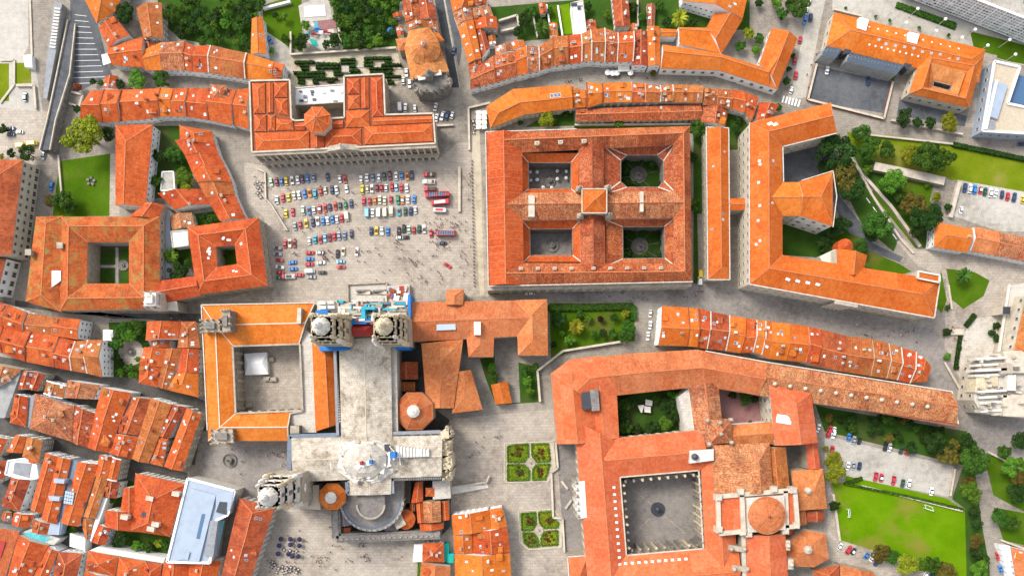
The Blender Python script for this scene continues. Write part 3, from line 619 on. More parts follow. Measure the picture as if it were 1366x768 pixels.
# ---- Raxoi-like palace with arcaded front
T = thing('arcaded_palace', 'long palace with arcaded front, octagonal roof drum and stone gutters above the car filled square', 'palace', P((456, 165), 0))
z = 17
slab(T, 'X', '110,88 362,82 372,325 395,338 705,318 703,58 950,45 960,300 1262,292 1275,480 125,535', 0, z, 'stone_wall', 'ridge_d', style='palace')
pathbeam(T, 'X', '110,88 362,82 372,325 395,338 705,318 703,58 950,45 960,300 1262,292 1275,480 125,535', z, .7, .8, 'pale_stone', 'parapet')
for s_, hp in (('122,100 205,100 205,288 135,288', 1), ('262,95 345,95 345,187 262,187', 1), ('212,98 256,98 256,282 220,286', 0), ('268,196 345,196 347,300 290,290', 1), ('136,300 212,298 212,402 140,402', 1), ('222,298 268,298 268,398 224,398', 1),
               ('275,322 380,332 385,392 275,396', 1), ('142,412 480,402 484,516 148,528', 1), ('492,398 575,392 575,504 492,508', 0), ('582,388 808,384 812,490 590,500', 1), ('828,372 1258,352 1260,464 832,484', 1), ('882,316 1254,306 1256,344 882,364', 0),
               ('395,348 455,346 455,394 395,394', 0), ('610,340 695,332 696,378 610,380', 0), ('720,70 798,70 800,165 724,166', 1), ('728,178 800,174 800,256 728,264', 1), ('808,68 855,66 858,255 812,258', 0), ('870,66 940,62 948,308 878,310', 1), ('712,272 860,267 862,374 714,375', 1)):
    p = Q('X', s_); a, b2, c, d = [Vector((q[0], q[1], 0)) for q in p]
    if (b2-a).length < (c-b2).length: s_ = ' '.join(s_.split()[1:]+s_.split()[:1])
    hiproof(T, 'X', s_, z+.5, 'r', z-1, hip=(hp, hp), pitch=.42, cap='ridge_o', wall='pale_stone', foot=False)
c = P(Q('X', '530,325')[0], 24); b = MB(); b.lathe((c.x, c.y), [(6.0, 15), (6.0, 22.6), (6.3, 22.6), (6.3, 23)], 8, 0, pi/8); b.build('drum', 'pale_stone', T)
b = MB(); b.lathe((c.x, c.y), [(6.4, 23), (.3, 26.2), (.3, 27), (0, 27.2)], 8, 0, pi/8); dr_ = b.build('roof', 'r', T)
cp = MB()
for k in range(8):
    a = pi/8 + k*pi/4; cp.beam((c.x+6.4*cos(a), c.y+6.4*sin(a), 23), (c.x+.3*cos(a), c.y+.3*sin(a), 26.2), .5, .14)
cp.build('hip_tiles', 'ridge_o', dr_)
# front: giant order, arcade and pediment
a, d = PQ('X', '132,540 1282,488', 17); dirv = (d-a).normalized(); outv = Vector((dirv.y, -dirv.x, 0)); n_b = 27
b = MB(); b.beam(a+outv*.5, d+outv*.5, 1.3, .8, lift=-.9); b.build('cornice', 'stone_wall', T)
for k in range(n_b+1):
    p = a.lerp(d, k/n_b) + outv*.35; q = MB(); q.box((p.x, p.y, 10.5), (.75, .8, 11), math.atan2(dirv.y, dirv.x)); q.build('pilaster', 'pale_stone', T)
for k in range(n_b):
    p = a.lerp(d, (k+.5)/n_b)
    q = MB(); q.box((p.x+outv.x*1.7, p.y+outv.y*1.7, 2.4), (1.0, 1.0, 4.8), math.atan2(dirv.y, dirv.x)); q.build('arcade_pier', 'pale_stone', T)
b = MB(); b.beam(a+outv*1.1, d+outv*1.1, 1.9, .9, lift=-12.2); b.build('arcade_terrace', 'stone_wall', T)
m_ = a.lerp(d, .49); b = MB(); e1, e2, tp = m_-dirv*8+outv*.8, m_+dirv*8+outv*.8, m_+outv*.8+Vector((0, 0, 3.2))
for dd in (0, -2.2): pass
b.face([e1, e2, tp]); b.face([e1-outv*2.4, tp-outv*2.4, e2-outv*2.4]); b.face([e1, tp, tp-outv*2.4, e1-outv*2.4], up=True); b.face([e2, e2-outv*2.4, tp-outv*2.4, tp], up=True); b.build('pediment', 'stone_wall', T)
b = MB(); b.lathe((tp.x-outv.x, tp.y-outv.y), [(1.3, 19.4), (1.0, 20.6), (.6, 21.4), (.8, 22.6), (.45, 23.8), (0, 24.4)], 8); b.build('statue', 'white_stone', T)
T = thing('flat_roof_hall', 'low hall with white flat roof between the wings of the arcaded palace', 'building', P((425, 128), 0))
slab(T, 'X', '395,132 705,108 706,218 396,238', 0, 9, 'stone_wall', 'white_paint'); pathbeam(T, 'X', '395,132 705,108 706,218 396,238', 9, .5, .5, 'trim', 'parapet')
for k in range(12):
    q_ = P(Q('X', '%d,%d' % (R_.randint(410, 690), R_.randint(140, 215)))[0], 9); b = MB(); b.box((q_.x, q_.y, 9.4), (R_.uniform(.8, 2), R_.uniform(.7, 1.3), .8), .05); b.build('roof_unit', R_.choice(['lead', 'dark_metal', 'white_paint']), T)
# ---- long block with pale stone front (faculty): three sided, with a middle wing
T = thing('faculty_building', 'long three winged building with orange roofs and a cream stone front facing the narrow block', 'building', P((1060, 290), 0))
z = 20
_, SL, _m = wing(T, Q('p', '1108,137 1000,164 1000,379 1246,423'), Q('p', '1116,177 1043,195 1044,340 1253,373'), z, 'o', hip=(.3, 1), rise=4.2, wall='cream_wall', style='palace')
for s_, v_ in ((.16, .45), (.2, .6)): skylight(T, SL[0], 1-s_, v_, 2.2, 1.6, 'white_paint')
for k in range(4): skylight(T, SL[4], .16+.06*k, .6, 2.0, 1.2, 'white_paint')
for k in range(9): skylight(T, SL[R_.choice([2, 2, 3])], R_.uniform(.15, .8), R_.uniform(.3, .8), 1.2, 1.2, 'sky_glass')
pathbeam(T, 'p', '999,379 1246,424 1254,372', z, .8, .45, 'white_stone', closed=False); pathbeam(T, 'p', '1116,178 1044,196 1045,243', z, .7, .4, 'white_stone', closed=False); pathbeam(T, 'p', '999.5,164 999.5,379', z, .6, .4, 'white_stone', closed=False)
wing(T, Q('p', '1020,243 1074,243'), Q('p', '1020,288 1074,288'), z-.3, 'o', hip=(0, 0), rise=3.6, wall='cream_wall', style='palace', over=.2)
wing(T, Q('p', '1066,242 1111,229'), Q('p', '1068,288 1111,302'), z-.2, 'o', hip=(0, 1), rise=4.1, wall='white_wall', style='palace', over=.2, hipfac=(0, .8))
pathbeam(T, 'p', '1069,241 1111,228 1116,262 1111,303', z-.2, .6, .35, 'white_stone', closed=False)
wing(T, Q('13', '368,560 372,700'), Q('13', '530,592 505,705'), z-.1, 'o', hip=(0, 0), rise=3.9, wall='cream_wall', style='palace', over=.2)
c_ = PQ('13', '800,678 915,700 912,738 800,716', z+2); b = MB(); b.prism(c_, 0, z+2, 0, 1); b.build('corner_tower', ['cream_wall', 'o'], T); pathbeam(T, '13', '800,678 915,700 912,738 800,716', z+2, .7, .6, 'white_stone', 'parapet')
b = MB(); q_ = P((1129, 328), 16); b.lathe((q_.x, q_.y), [(3.6, 0), (3.6, 15), (0, 17)], 12); b.build('apse', ['r'], T)
slab(T, '13', '275,600 370,555 370,640 290,625', 0, 12, 'white_stone', style='palace')
# front break with columns
a, d = P((1118, 401), 20), P((1140, 405), 20); dv = (d-a).normalized(); ov = Vector((dv.y, -dv.x, 0))
for k in range(5):
    p = a.lerp(d, k/4)+ov*.9; b = MB(); b.lathe((p.x, p.y), [(.6, 2), (.5, 18.5), (.8, 19.4), (0, 19.4)], 8); b.build('column', 'pale_stone', T)
b = MB(); b.beam(a-dv*1.5+ov*.8, d+dv*1.5+ov*.8, 1.6, .9, lift=-.6); b.build('entablature', 'stone_wall', T)
T = thing('narrow_range', 'narrow two slope range standing between the four court palace and the cream fronted block', 'building', P((958, 270), 0))
wing(T, Q('p', '943,171 944.5,372'), Q('p', '971.5,172 973,372'), 12, 'o', hip=(0, 1), rt=.56, wall='cream_wall', style='palace', rise=2.6, sky=5)
pathbeam(T, 'p', '942,170 972,171 973.5,373 944,373', 12, .7, .35, 'white_stone')
wing(T, Q('12', '1110,290 1262,290'), Q('12', '1110,352 1262,352'), 11.6, 'o', hip=(0, 0), wall='cream_wall', style=None, pitch=.3)
# ---- church with round roof and dark carved front (upper middle)
T = thing('round_roof_church', 'small church with low conical roof and dark carved front beside the asphalt street', 'church', P((562, 75), 0))
z = 13
wing(T, Q('U', '150,240 115,385 170,640'), Q('U', '312,215 372,300 468,565'), z, 'y', hip=(1, 0), rise=4.0, wall='stone_wall', style=None, cap='ridge_o')
wing(T, Q('U', '45,310 150,294'), Q('U', '72,408 170,375'), 9, 'l', hip=(1, 0), wall='stone_wall', style=None)
wing(T, Q('U', '330,270 345,330'), Q('U', '386,258 430,320'), 10, 'o', hip=(0, 1), wall='stone_wall', style=None)
c = P(Q('U', '272,385')[0], 16); b = MB(); b.lathe((c.x, c.y), [(6.9, 8), (6.9, 15.6), (7.3, 15.6), (7.3, 16)], 24); b.build('drum', 'pale_stone', T)
b = MB(); b.lathe((c.x, c.y), [(7.4, 16), (4.2, 18.9), (.7, 20.4)], 16); dr_ = b.build('cone_roof', 'y', T); b = MB(); b.lathe((c.x, c.y), [(.9, 20), (.9, 21.5), (1.1, 21.6), (.5, 22.6), (0, 23.6)], 8); b.build('finial', 'pale_stone', T)
cp = MB()
for k in range(16): a = k*pi/8; cp.beam((c.x+7.4*cos(a), c.y+7.4*sin(a), 16), (c.x+4.2*cos(a), c.y+4.2*sin(a), 18.9), .3, .1); cp.beam((c.x+4.2*cos(a), c.y+4.2*sin(a), 18.9), (c.x+.7*cos(a), c.y+.7*sin(a), 20.4), .3, .1)
cp.build('hip_tiles', 'ridge_o', dr_)
pf = PQ('U', '175,645 215,600 300,585 345,570 450,570 475,640 440,690 340,725 215,720', 13)
b = MB(); b.prism(pf, 0, 12.5, 0); b.build('carved_front', 'dark_stone', T)
for k in range(22):
    t = k/22*len(pf); i = int(t); p = pf[i].lerp(pf[(i+1) % len(pf)], t-i); hh = R_.uniform(13, 17); b = MB(); r0 = R_.uniform(.6, 1.2)
    b.lathe((p.x, p.y), [(r0, 10), (r0, 13), (r0*.7, 13.2), (r0*.8, 14), (.2, hh), (0, hh+.6)], 7); b.build('pinnacle', R_.choice(['dark_stone', 'dark_stone', 'stone_wall']), T)
for s_ in ('215,600 285,590 290,625 225,635', '345,560 400,550 410,590 350,600'):
    slab(T, 'U', s_, 8, 15, 'dark_stone', 'white_stone', name='bell_gable')
c = P(Q('U', '310,590')[0], 17); b = MB(); b.box((c.x, c.y, 13), (3.6, 3.2, 9)); b.lathe((c.x, c.y), [(1.9, 17.5), (1.7, 19), (.8, 20), (.9, 21), (0, 22.5)], 8); b.build('belfry', 'dark_stone', T)
# ---- college with gallery court (left)
T = thing('college_building', 'lichen spotted college around a square court with crossing lawn paths', 'college', P((140, 350), 0))
z = 12
_, SL, _m = wing(T, Q('p', '82,289 213,289 213,412 80,414'), Q('p', '117,323 172,323 172,378 116,378'), z, 'g', closed=True, rt=.42, rise=3.4, wall='stone_wall', style='palace', cap='ridge_o')
wing(T, Q('p', '48,289 34,402'), Q('p', '84,288 82,416'), z-.3, 'g', hip=(1, 1), rise=2.6, wall='stone_wall', style='palace', hipfac=(.6, .6))
wing(T, Q('p', '200,376 262,368'), Q('p', '200,408 268,394'), z-.6, 'r', hip=(0, 0), rise=2.4, wall='stone_wall', style='palace')
wing(T, Q('10', '690,385 770,318 775,312'), Q('10', '848,400 868,330 872,322'), z-.4, 'r', hip=(0, 0), rise=2.6, wall='stone_wall', style=None)
slab(T, 'p', '193,390 213,389 213,411 195,412', 6, 19, 'pale_stone', 'lead', 'bell_tower')
c = P((204, 400), 19); b = MB(); b.box((c.x, c.y, 20.4), (5.4, 6, 3)); b.box((c.x, c.y, 22.6), (3.4, 3.8, 1.6)); b.build('belfry', 'white_stone', T)
for k in range(7): q = MB(); q.box((c.x+R_.uniform(-2.6, 2.6), c.y+R_.uniform(-2.8, 2.8), 22.2+R_.random()), (R_.uniform(.5, 2), R_.uniform(.4, 1.2), 1.1)); q.build('scaffold_deck', ['cyan_net', 'trim', 'slate', 'white_paint', 'gold_stone', 'slate', 'trim'][k], T)
for dx, dy in ((-3, -3), (3, -3), (-3, 3), (3, 3), (0, 3.4), (0, -3.4)): q = MB(); q.lathe((c.x+dx, c.y+dy), [(.7, 18), (.7, 21), (.3, 22), (0, 24)], 6); q.build('pinnacle', 'white_stone', T)
slab(T, 'p', '213,392 236,402 238,415 213,412', 0, 11, 'stone_wall', 'pale_stone')
slab(T, 'p', '69,361 81,361 81,374 69,383', 10, 13.2, 'white_wall', 'white_paint', 'stair_hood')
for a_ in ((82, 328), (40, 337)):
    c = P(a_, 14); b = MB(); b.box((c.x, c.y, 13), (2.2, 2.2, 4.5)); b.box((c.x, c.y, 15.4), (2.8, 2.8, .4)); b.build('chimney', 'stone_wall', T)
c = P((165, 354)); b = MB(); b.lathe((c.x, c.y), [(2.6, 0), (2.6, .5), (1.0, .5), (.9, 1.2), (.3, 1.3), (.2, 2.4), (0, 2.5)], 12); F_ = b.build('court_fountain', 'courtstone'); tag(F_, 'small round fountain where the college court paths cross', 'fountain')
T = thing('court_house', 'smaller orange roofed block around a small planted court facing the car filled square', 'building', P((303, 345), 0))
_, SL, _m = wing(T, Q('p', '250,303 345,290 357,381 263,393'), Q('p', '288,329 313,327 316,352 290,356'), 11.5, 'r', closed=True, rt=.46, rise=3.0, wall='stone_wall', style='palace')
for k in range(14): skylight(T, SL[R_.choice([1, 3, 5, 7])], R_.uniform(.2, .8), R_.uniform(.35, .6), 1.1, 1.0, 'white_paint')
# ---- left edge civic building
T = thing('civic_building', 'stone civic building with a window lined front and ground floor arches beside the lawn', 'building', P((10, 280), 0))
wing(T, Q('p', '-22,213 -48,345'), Q('p', '31,213 15,340'), 14, 'd', hip=(1, 0), rise=4, wall='cream_wall', style='civic')
T = thing('white_arcade_house', 'white house with arches and dark windows below the stone civic building', 'house', P((0, 365), 0))
wing(T, Q('p', '-50,347 -62,400'), Q('p', '8,345 -4,393'), 12, 'd', hip=(0, 0), wall='white_wall', style='civic')
# ---- school with orange roof, solar panels and court (top right)
T = thing('school_building', 'orange roofed school with two banks of solar panels and a sandy roofed light court', 'school', P((1205, 85), 0))
z = 8.5
_, SL, _m = wing(T, Q('03', '355,65 1160,265'), Q('03', '312,250 1125,440'), z, 'o', hip=(1, 1), rise=3.6, wall='cream_wall', style='palace', hipfac=(1, .9))
wing(T, Q('03', '835,250 1150,300 1075,575 752,500'), Q('03', '880,430 985,455 975,487 878,462'), z+.2, 'o', closed=True, rt=.42, rise=3.2, wall='cream_wall', style='palace')
i_, o2 = '882,434 983,458 973,484 880,458', '872,335 1058,380 1010,520 858,478'
leanto(T, '03', o2, '884,432 981,456 972,484 880,460', 11.7, 9.2, 'y', 'ridge_o')
for s_ in range(11): skylight(T, SL[0], .2+.065*s_, .45, .8, .8, 'white_paint')
for s_ in range(9): skylight(T, SL[1], .22+.045*s_, .55, .8, .8, 'white_paint')
for s_ in range(10): skylight(T, SL[1], .25+.07*s_, R_.uniform(.75, .9), 1.3, 1.1, 'sky_glass')
for pts in ('490,92 540,105 525,165 478,150', '755,170 810,182 795,235 745,222'): slab(T, '03', pts, 7.5, 12, 'white_wall', 'white_paint', 'roof_dormer')
for pts, nn in (('303,253 392,268 362,312 288,292', 5), ('430,288 722,355 690,395 418,326', 16)):
    pw = PQ('03', pts, 9.1); 
    for k in range(nn):
        for r2 in range(2):
            q = [pw[0].lerp(pw[1], (k+.06)/nn), pw[0].lerp(pw[1], (k+.94)/nn), pw[3].lerp(pw[2], (k+.94)/nn), pw[3].lerp(pw[2], (k+.06)/nn)]
            t0, t1 = r2*.5+.03, r2*.5+.47
            g = [q[0].lerp(q[3], t0), q[1].lerp(q[2], t0), q[1].lerp(q[2], t1), q[0].lerp(q[3], t1)]
            for v_, t_ in zip(g, (t0, t0, t1, t1)): v_.z = 10.7 - 1.6*t_
            b = MB(); b.face(g, 0, up=True)
            for i in range(4): b.face([g[i], g[(i+1) % 4], g[(i+1) % 4]-Vector((0, 0, .12)), g[i]-Vector((0, 0, .12))], 1)
            b.build('solar_panel', ['solar', 'zinc'], T)
    b = MB(); pw2 = [Vector((p.x, p.y, 0)) for p in pw]; b.prism(pw2, 0, 8.5); b.build('wall', 'grey_wall', T)
for pts in ('425,215 470,222 440,285 400,290', '750,298 795,312 745,378 725,350'): slab(T, '03', pts, 3, 8.9, 'dark_metal', 'dark_metal', 'shaded_recess')  # dark slabs stand for the shade inside recesses cut into the roof
# ---- modern block right edge, slatted block top right
T = thing('modern_block', 'modern white edged block with tan gravel roof and blue grey glazing', 'building', P((1345, 130), 0))
slab(T, '03', '1205,330 1340,360 1275,555 1400,580 1500,600 1480,720 1143,700', 0, 9, 'zinc', 'gravel', style='palace'); pathbeam(T, '03', '1205,330 1340,360 1275,555 1400,580 1500,600 1480,720 1143,700', 9, 1.0, .9, 'white_paint', 'parapet')
slab(T, '03', '1210,430 1280,455 1225,635 1170,615', 8.9, 10.6, 'zinc', 'zinc', 'plant_room'); pathbeam(T, '03', '1218,430 1160,690', 10.4, .9, .8, 'white_paint', 'parapet', closed=False)
slab(T, '03', '1340,400 1420,420 1420,560 1290,555', 0, 6, 'slate', 'blue_glass', 'glass_roof'); slab(T, '03', '1175,640 1215,650 1210,690 1165,685', 9, 10.4, 'white_paint', 'lead', 'roof_unit')
T = thing('slatted_block', 'grey block fronted by a white lattice of fins with units on its roof', 'building', P((1320, 20), 0))
e, g = P((1196, -8), 0), P((1440, 86), 0); dv = (g-e).normalized(); bk = Vector((-dv.y, dv.x, 0)); ov = -bk; zt = 17.5; Lf = (g-e).length
b = MB(); b.prism([e, g, g+bk*70, e+bk*70], 0, zt, 0, 1); b.build('wall', ['slate', 'concrete'], T); FOOT.append((T, [(p.x, p.y) for p in (e, g, g+bk*70, e+bk*70)], zt))
for k in range(9):
    zz = 1.6+k*(zt-1.6)/8; q = MB(); q.beam(Vector((e.x, e.y, zz))+ov*.5, Vector((g.x, g.y, zz))+ov*.5, 1.0, .45); q.build('ledge', 'white_paint', T)
nf = int(Lf/1.5)
for k in range(nf+1):
    p = e.lerp(g, k/nf)+ov*.45; q = MB(); q.box((p.x, p.y, zt/2+.8), (.62, .8, zt-1.4), math.atan2(dv.y, dv.x)); q.build('fin', 'white_stone' if k % 3 else 'white_paint', T)
for k in range(110):
    t, zz = R_.random(), 2.2+int(R_.random()*7)*(zt-1.6)/8; p = e.lerp(g, t)+ov*.75; q = MB(); q.box((p.x, p.y, zz+.55), (R_.choice([1.4, 2.8]), .12, 1.2), math.atan2(dv.y, dv.x)); q.build('shutter', R_.choice(['slate', 'zinc', 'dark_metal', 'white_paint']), T)
for k in range(34):
    p = e.lerp(g, R_.uniform(.15, 1)) + bk*R_.uniform(2, 26); b = MB(); b.box((p.x, p.y, zt+.8), (R_.uniform(1.5, 5.5), R_.uniform(1.5, 4), R_.uniform(.8, 2.0)), R_.choice([-.38, -.38, 1.19])); b.build('roof_unit', R_.choice(['white_paint', 'zinc', 'trim', 'slate', 'white_stone', 'white_paint']), T)
# ---- cathedral
T = thing('cathedral', 'pale stone cathedral with twin carved towers, cross shaped stone roof and round choir', 'cathedral', P((490, 560), 0))
def stone_wing(L, R, z, rise, wall='pale_stone', mat='naveroof', base=0, style='palace', name=None, hip=(0, 0)):
    return wing(T, L, R, z, mat, rise=rise, hip=hip, wall=wall, base=base, style=style, cap='pale_stone', over=.3)
stone_wing(Q('p', '452,452 456,612'), Q('p', '521,450 524,612'), 22, 1.6)
pathbeam(T, 'p', '447,462 451,580', 21.5, 1.3, 1.0, 'lead', 'gutter_walk', closed=False)
slab(T, 'p', '521,458 529,458 531,582 523,582', 0, 19.5, 'stone_wall', 'palestone_floor', 'side_aisle')
stone_wing(Q('C2', '40,108 950,92'), Q('C2', '55,372 945,338'), 21.6, 1.8)
pathbeam(T, 'C2', '352,20 350,88 32,98 28,295', 20.6, 2.0, .9, 'slate', 'gutter_walk', closed=False)
pathbeam(T, 'C2', '640,20 640,80 940,70', 20.6, 1.6, .9, 'lead', 'gutter_walk', closed=False); pathbeam(T, 'C2', '375,372 380,440 520,440', 19.6, 1.6, .9, 'slate', 'gutter_walk', closed=False); pathbeam(T, 'C2', '940,345 645,352 648,440', 19.6, 2.0, .9, 'lead', 'gutter_walk', closed=False)
for k in range(22):
    t = k/21; p = P(Q('C2', '%f,%f' % (660+280*t, 362-12*t))[0], 20.5); b = MB(); b.lathe((p.x, p.y), [(.45, 19), (.4, 21), (0, 22.6)], 5); b.build('pinnacle', 'stone_wall', T)
stone_wing(Q('C2', '388,350 392,452'), Q('C2', '642,345 640,446'), 21, 1.4)
# ambulatory ring and apse
c = P(Q('C2', '523,470')[0], 14); b = MB(); rr = 14.5
ca = [(c.x+rr*cos(a), c.y+rr*.96*sin(a)-1.0) for a in [pi+pi*k/18 for k in range(19)]]
b.prism(ca+[(c.x+rr, c.y+8), (c.x-rr, c.y+8)], 0, 13.5, 0, 1); b.build('ambulatory', ['stone_wall', 'street'], T)
b = MB()
for k in range(len(ca)-1): b.beam((*ca[k], 13.5), (*ca[k+1], 13.5), 1.0, .7); 
b.build('balustrade', 'grey_wall', T)
b = MB()
for k in range(len(ca)-1):
    s1 = [((p[0]-c.x)*.9+c.x, (p[1]-c.y+1)*.9+c.y-1, 13.55) for p in (ca[k], ca[k+1])]; b.beam(s1[0], s1[1], .9, .12)
b.build('gutter_walk', 'slate', T)
for k in range(0, 19): p = Vector((*ca[k], 0)); b = MB(); b.lathe((p.x, p.y), [(.8, 0), (.7, 13.8), (.4, 14.4), (0, 16)], 6); b.build('buttress', 'stone_wall', T)
c2 = P(Q('C2', '518,480')[0], 19); r2 = 6.3; cb = [(c2.x+r2*cos(a), c2.y-2.2+r2*sin(a)*1.0) for a in [pi+pi*k/12 for k in range(13)]]
b = MB(); b.prism(cb+[(c2.x+r2, c2.y+10), (c2.x-r2, c2.y+10)], 10, 18.8, 0, 1); b.build('apse', ['dark_stone', 'courtstone'], T)
b = MB()
for k in range(12): b.beam((*cb[k], 18.8), (*cb[k+1], 18.8), .8, .8)
b.build('balustrade', 'stone_wall', T)
# crossing lantern under repair
c = P(Q('C2', '480,245')[0], 27); b = MB(); b.lathe((c.x, c.y), [(13.5, 20), (13.5, 22.4), (12.6, 22.5), (10.6, 24), (8.5, 24.6)], 8, 0, pi/8, 1.15, .8); b.build('lantern_base', 'white_stone', T)
b = MB(); b.lathe((c.x, c.y), [(9.2, 23), (9.0, 26), (9.4, 26.2), (6.5, 28.2), (0, 29)], 8, 0, pi/8, 1.1, .85); b.build('lantern', 'palestone_floor', T)
sc_ = R_
for k in range(70):
    a = R_.uniform(0, 2*pi); r_1 = R_.uniform(1, 13); z0 = 29.2 - r_1*.42; b = MB()
    b.box((c.x+r_1*cos(a)*1.1, c.y+r_1*sin(a)*.8, z0), (R_.uniform(1.5, 5.5), R_.uniform(.5, 2.4), R_.uniform(.3, 1.4)), R_.uniform(0, 3)); b.build('scaffold_deck', R_.choice(['white_stone', 'white_paint', 'trim', 'pale_stone', 'awning', 'gravel']), T)
for k in range(26):
    a = R_.uniform(0, 2*pi); r_1 = R_.uniform(6, 14); e = R_.uniform(-.5, .5); b = MB()
    b.beam((c.x+r_1*cos(a)*1.15, c.y+r_1*sin(a)*.8, 24.6+R_.random()*3), (c.x+r_1*cos(a+e)*1.15, c.y+r_1*sin(a+e)*.8, 25+R_.random()*4), .35, .25); b.build('scaffold_pole', R_.choice(['white_paint', 'white_stone', 'trim']), T)
for pts, mt in (('510,240 528,238 530,262 512,264', 'blue_net'), ('455,248 470,246 472,268 457,268', 'red_roof'), ('635,195 668,194 668,226 637,228', 'blue_net'), ('590,150 622,150 622,190 592,190', 'dark_metal')): slab(T, 'C2', pts, 24, 32 if mt != 'dark_metal' else 26, mt, name='site_cover', zp=30)
for k in range(10): slab(T, 'C2', '%d,%d %d,%d %d,%d %d,%d' % (670+k*20, 160+k*2, 686+k*20, 158+k*2, 688+k*20, 226-k, 672+k*20, 228-k), 21, 25.6 - .02*k, 'white_paint', R_.choice(['white_paint', 'white_stone', 'awning']), 'roof_sheet')
# north front of the transept
for pts, zz in (('938,70 985,40 990,110 940,115', 22), ('940,130 1000,120 990,215 942,215', 20), ('945,235 1005,210 1010,290 950,300', 21), ('945,310 1015,300 1005,365 945,360', 18)): slab(T, 'C2', pts, 0, zz, 'gold_stone', 'gold_stone', 'front_block')
for k in range(26):
    p = P(Q('C2', '%f,%f' % (955+R_.uniform(0, 55), 45+k*12.5))[0], 20); b = MB(); b.lathe((p.x, p.y), [(.9, 14), (.8, 20), (.5, 20.4), (.6, 21.4), (0, 23.4)], 6); b.build('pinnacle', R_.choice(['gold_stone', 'pale_stone']), T)
slab(T, 'C2', '892,218 940,218 945,335 895,338', 15, 20.4, 'stone_wall', 'lead', 'porch_roof')
# west front
z = 24
slab(T, 'C1', '330,330 1060,330 1060,560 330,560', 0, 22, 'stone_wall', 'pale_stone', 'west_front')
wing(T, Q('C1', '508,440 745,440'), Q('C1', '505,548 745,545'), 27, 'red_roof', hip=(1, 1), rise=2.6, wall='grey_wall', base=20, style=None, cap='red_roof')
slab(T, 'C1', '450,395 770,385 770,430 450,440', 20, 29, 'blue_net', 'blue_net', 'scaffold_net'); slab(T, 'C1', '462,440 518,440 520,665 462,675', 12, 26, 'blue_net', 'blue_net', 'scaffold_net')
slab(T, 'C1', '235,600 505,595 508,675 255,685', 10, 24, 'blue_net', 'blue_net', 'scaffold_net'); slab(T, 'C1', '1035,440 1090,435 1092,660 1040,665', 8, 22, 'blue_net', 'blue_net', 'scaffold_net'); slab(T, 'C1', '1075,160 1100,155 1102,430 1080,440', 4, 20, 'blue_net', 'blue_net', 'scaffold_net')
slab(T, 'C1', '640,300 675,300 680,395 645,395', 20, 29.2, 'cyan_net', 'cyan_net', 'scaffold_net'); slab(T, 'C1', '640,270 770,275 770,300 640,298', 18, 27, 'cyan_net', 'cyan_net', 'scaffold_net'); slab(T, 'C1', '960,610 1090,605 1090,668 960,672', 8, 21.8, 'blue_net', 'blue_net', 'scaffold_net')
slab(T, 'C1', '215,305 330,300 330,335 215,338', 8, 20, 'blue_net', 'blue_net', 'scaffold_net'); slab(T, 'C1', '415,205 480,215 470,240 420,235', 4, 14, 'cyan_net', 'cyan_net', 'scaffold_net')
for k in range(90):
    p = Q('C1', '%f,%f' % (R_.uniform(430, 1080), R_.uniform(215, 430)))[0]; zz = 12+ (p[1]-400)*.55 + R_.uniform(-2, 3); q_ = P(p, zz); b = MB(); lg = R_.random() < .5
    b.box((q_.x, q_.y, zz), (R_.uniform(2.5, 6) if lg else R_.uniform(.5, 1.2), R_.uniform(.5, 1) if lg else R_.uniform(2, 4), R_.uniform(.3, 2.2))); b.build('scaffold_deck', R_.choice(['trim', 'white_stone', 'stone_wall', 'gravel', 'awning', 'grey_wall', 'pale_stone', 'cyan_net', 'ridge_d']), T)
slab(T, 'C1', '440,240 900,235 900,400 440,400', 0, 13, 'stone_wall', 'pale_stone', 'front_bay'); slab(T, 'C1', '880,230 1085,200 1085,380 880,400', 0, 14, 'stone_wall', 'palestone_floor', 'front_bay'); slab(T, 'C1', '230,225 430,215 430,320 230,325', 0, 14, 'stone_wall', 'pale_stone', 'front_bay')
for k in range(6): slab(T, 'C1', '%d,228 %d,226 %d,250 %d,252' % (815+k*17, 828+k*17, 828+k*17, 815+k*17), 13.5, 15.4, 'blue_net', 'slate', 'site_cover')
for (x0, y0) in ((245, 220), (325, 218), (250, 265), (330, 262)): slab(T, 'C1', '%d,%d %d,%d %d,%d %d,%d' % (x0, y0, x0+60, y0, x0+60, y0+28, x0, y0+28), 14, 16.2, 'white_paint', R_.choice(['trim', 'white_paint', 'awning']), 'site_cabin')
for p_, q_ in (((880, 75), (1090, 66)), ): slab(T, 'C1', '882,80 1090,62 1092,220 884,232', 0, 3.4, 'trim', 'palestone_floor', 'site_yard')
for k in range(26):
    p = P(Q('C1', '%f,%f' % (R_.uniform(900, 1075), R_.uniform(75, 210)))[0], 4); b = MB(); b.box((p.x, p.y, 4.2), (R_.uniform(.6, 3), R_.uniform(.5, 2.4), R_.uniform(.6, 2.0)), R_.uniform(-.3, .3)); b.build('site_crate', R_.choice(['white_paint', 'trim', 'awning', 'red_roof', 'white_paint', 'blue_net', 'pale_stone', 'ridge_d']), T)
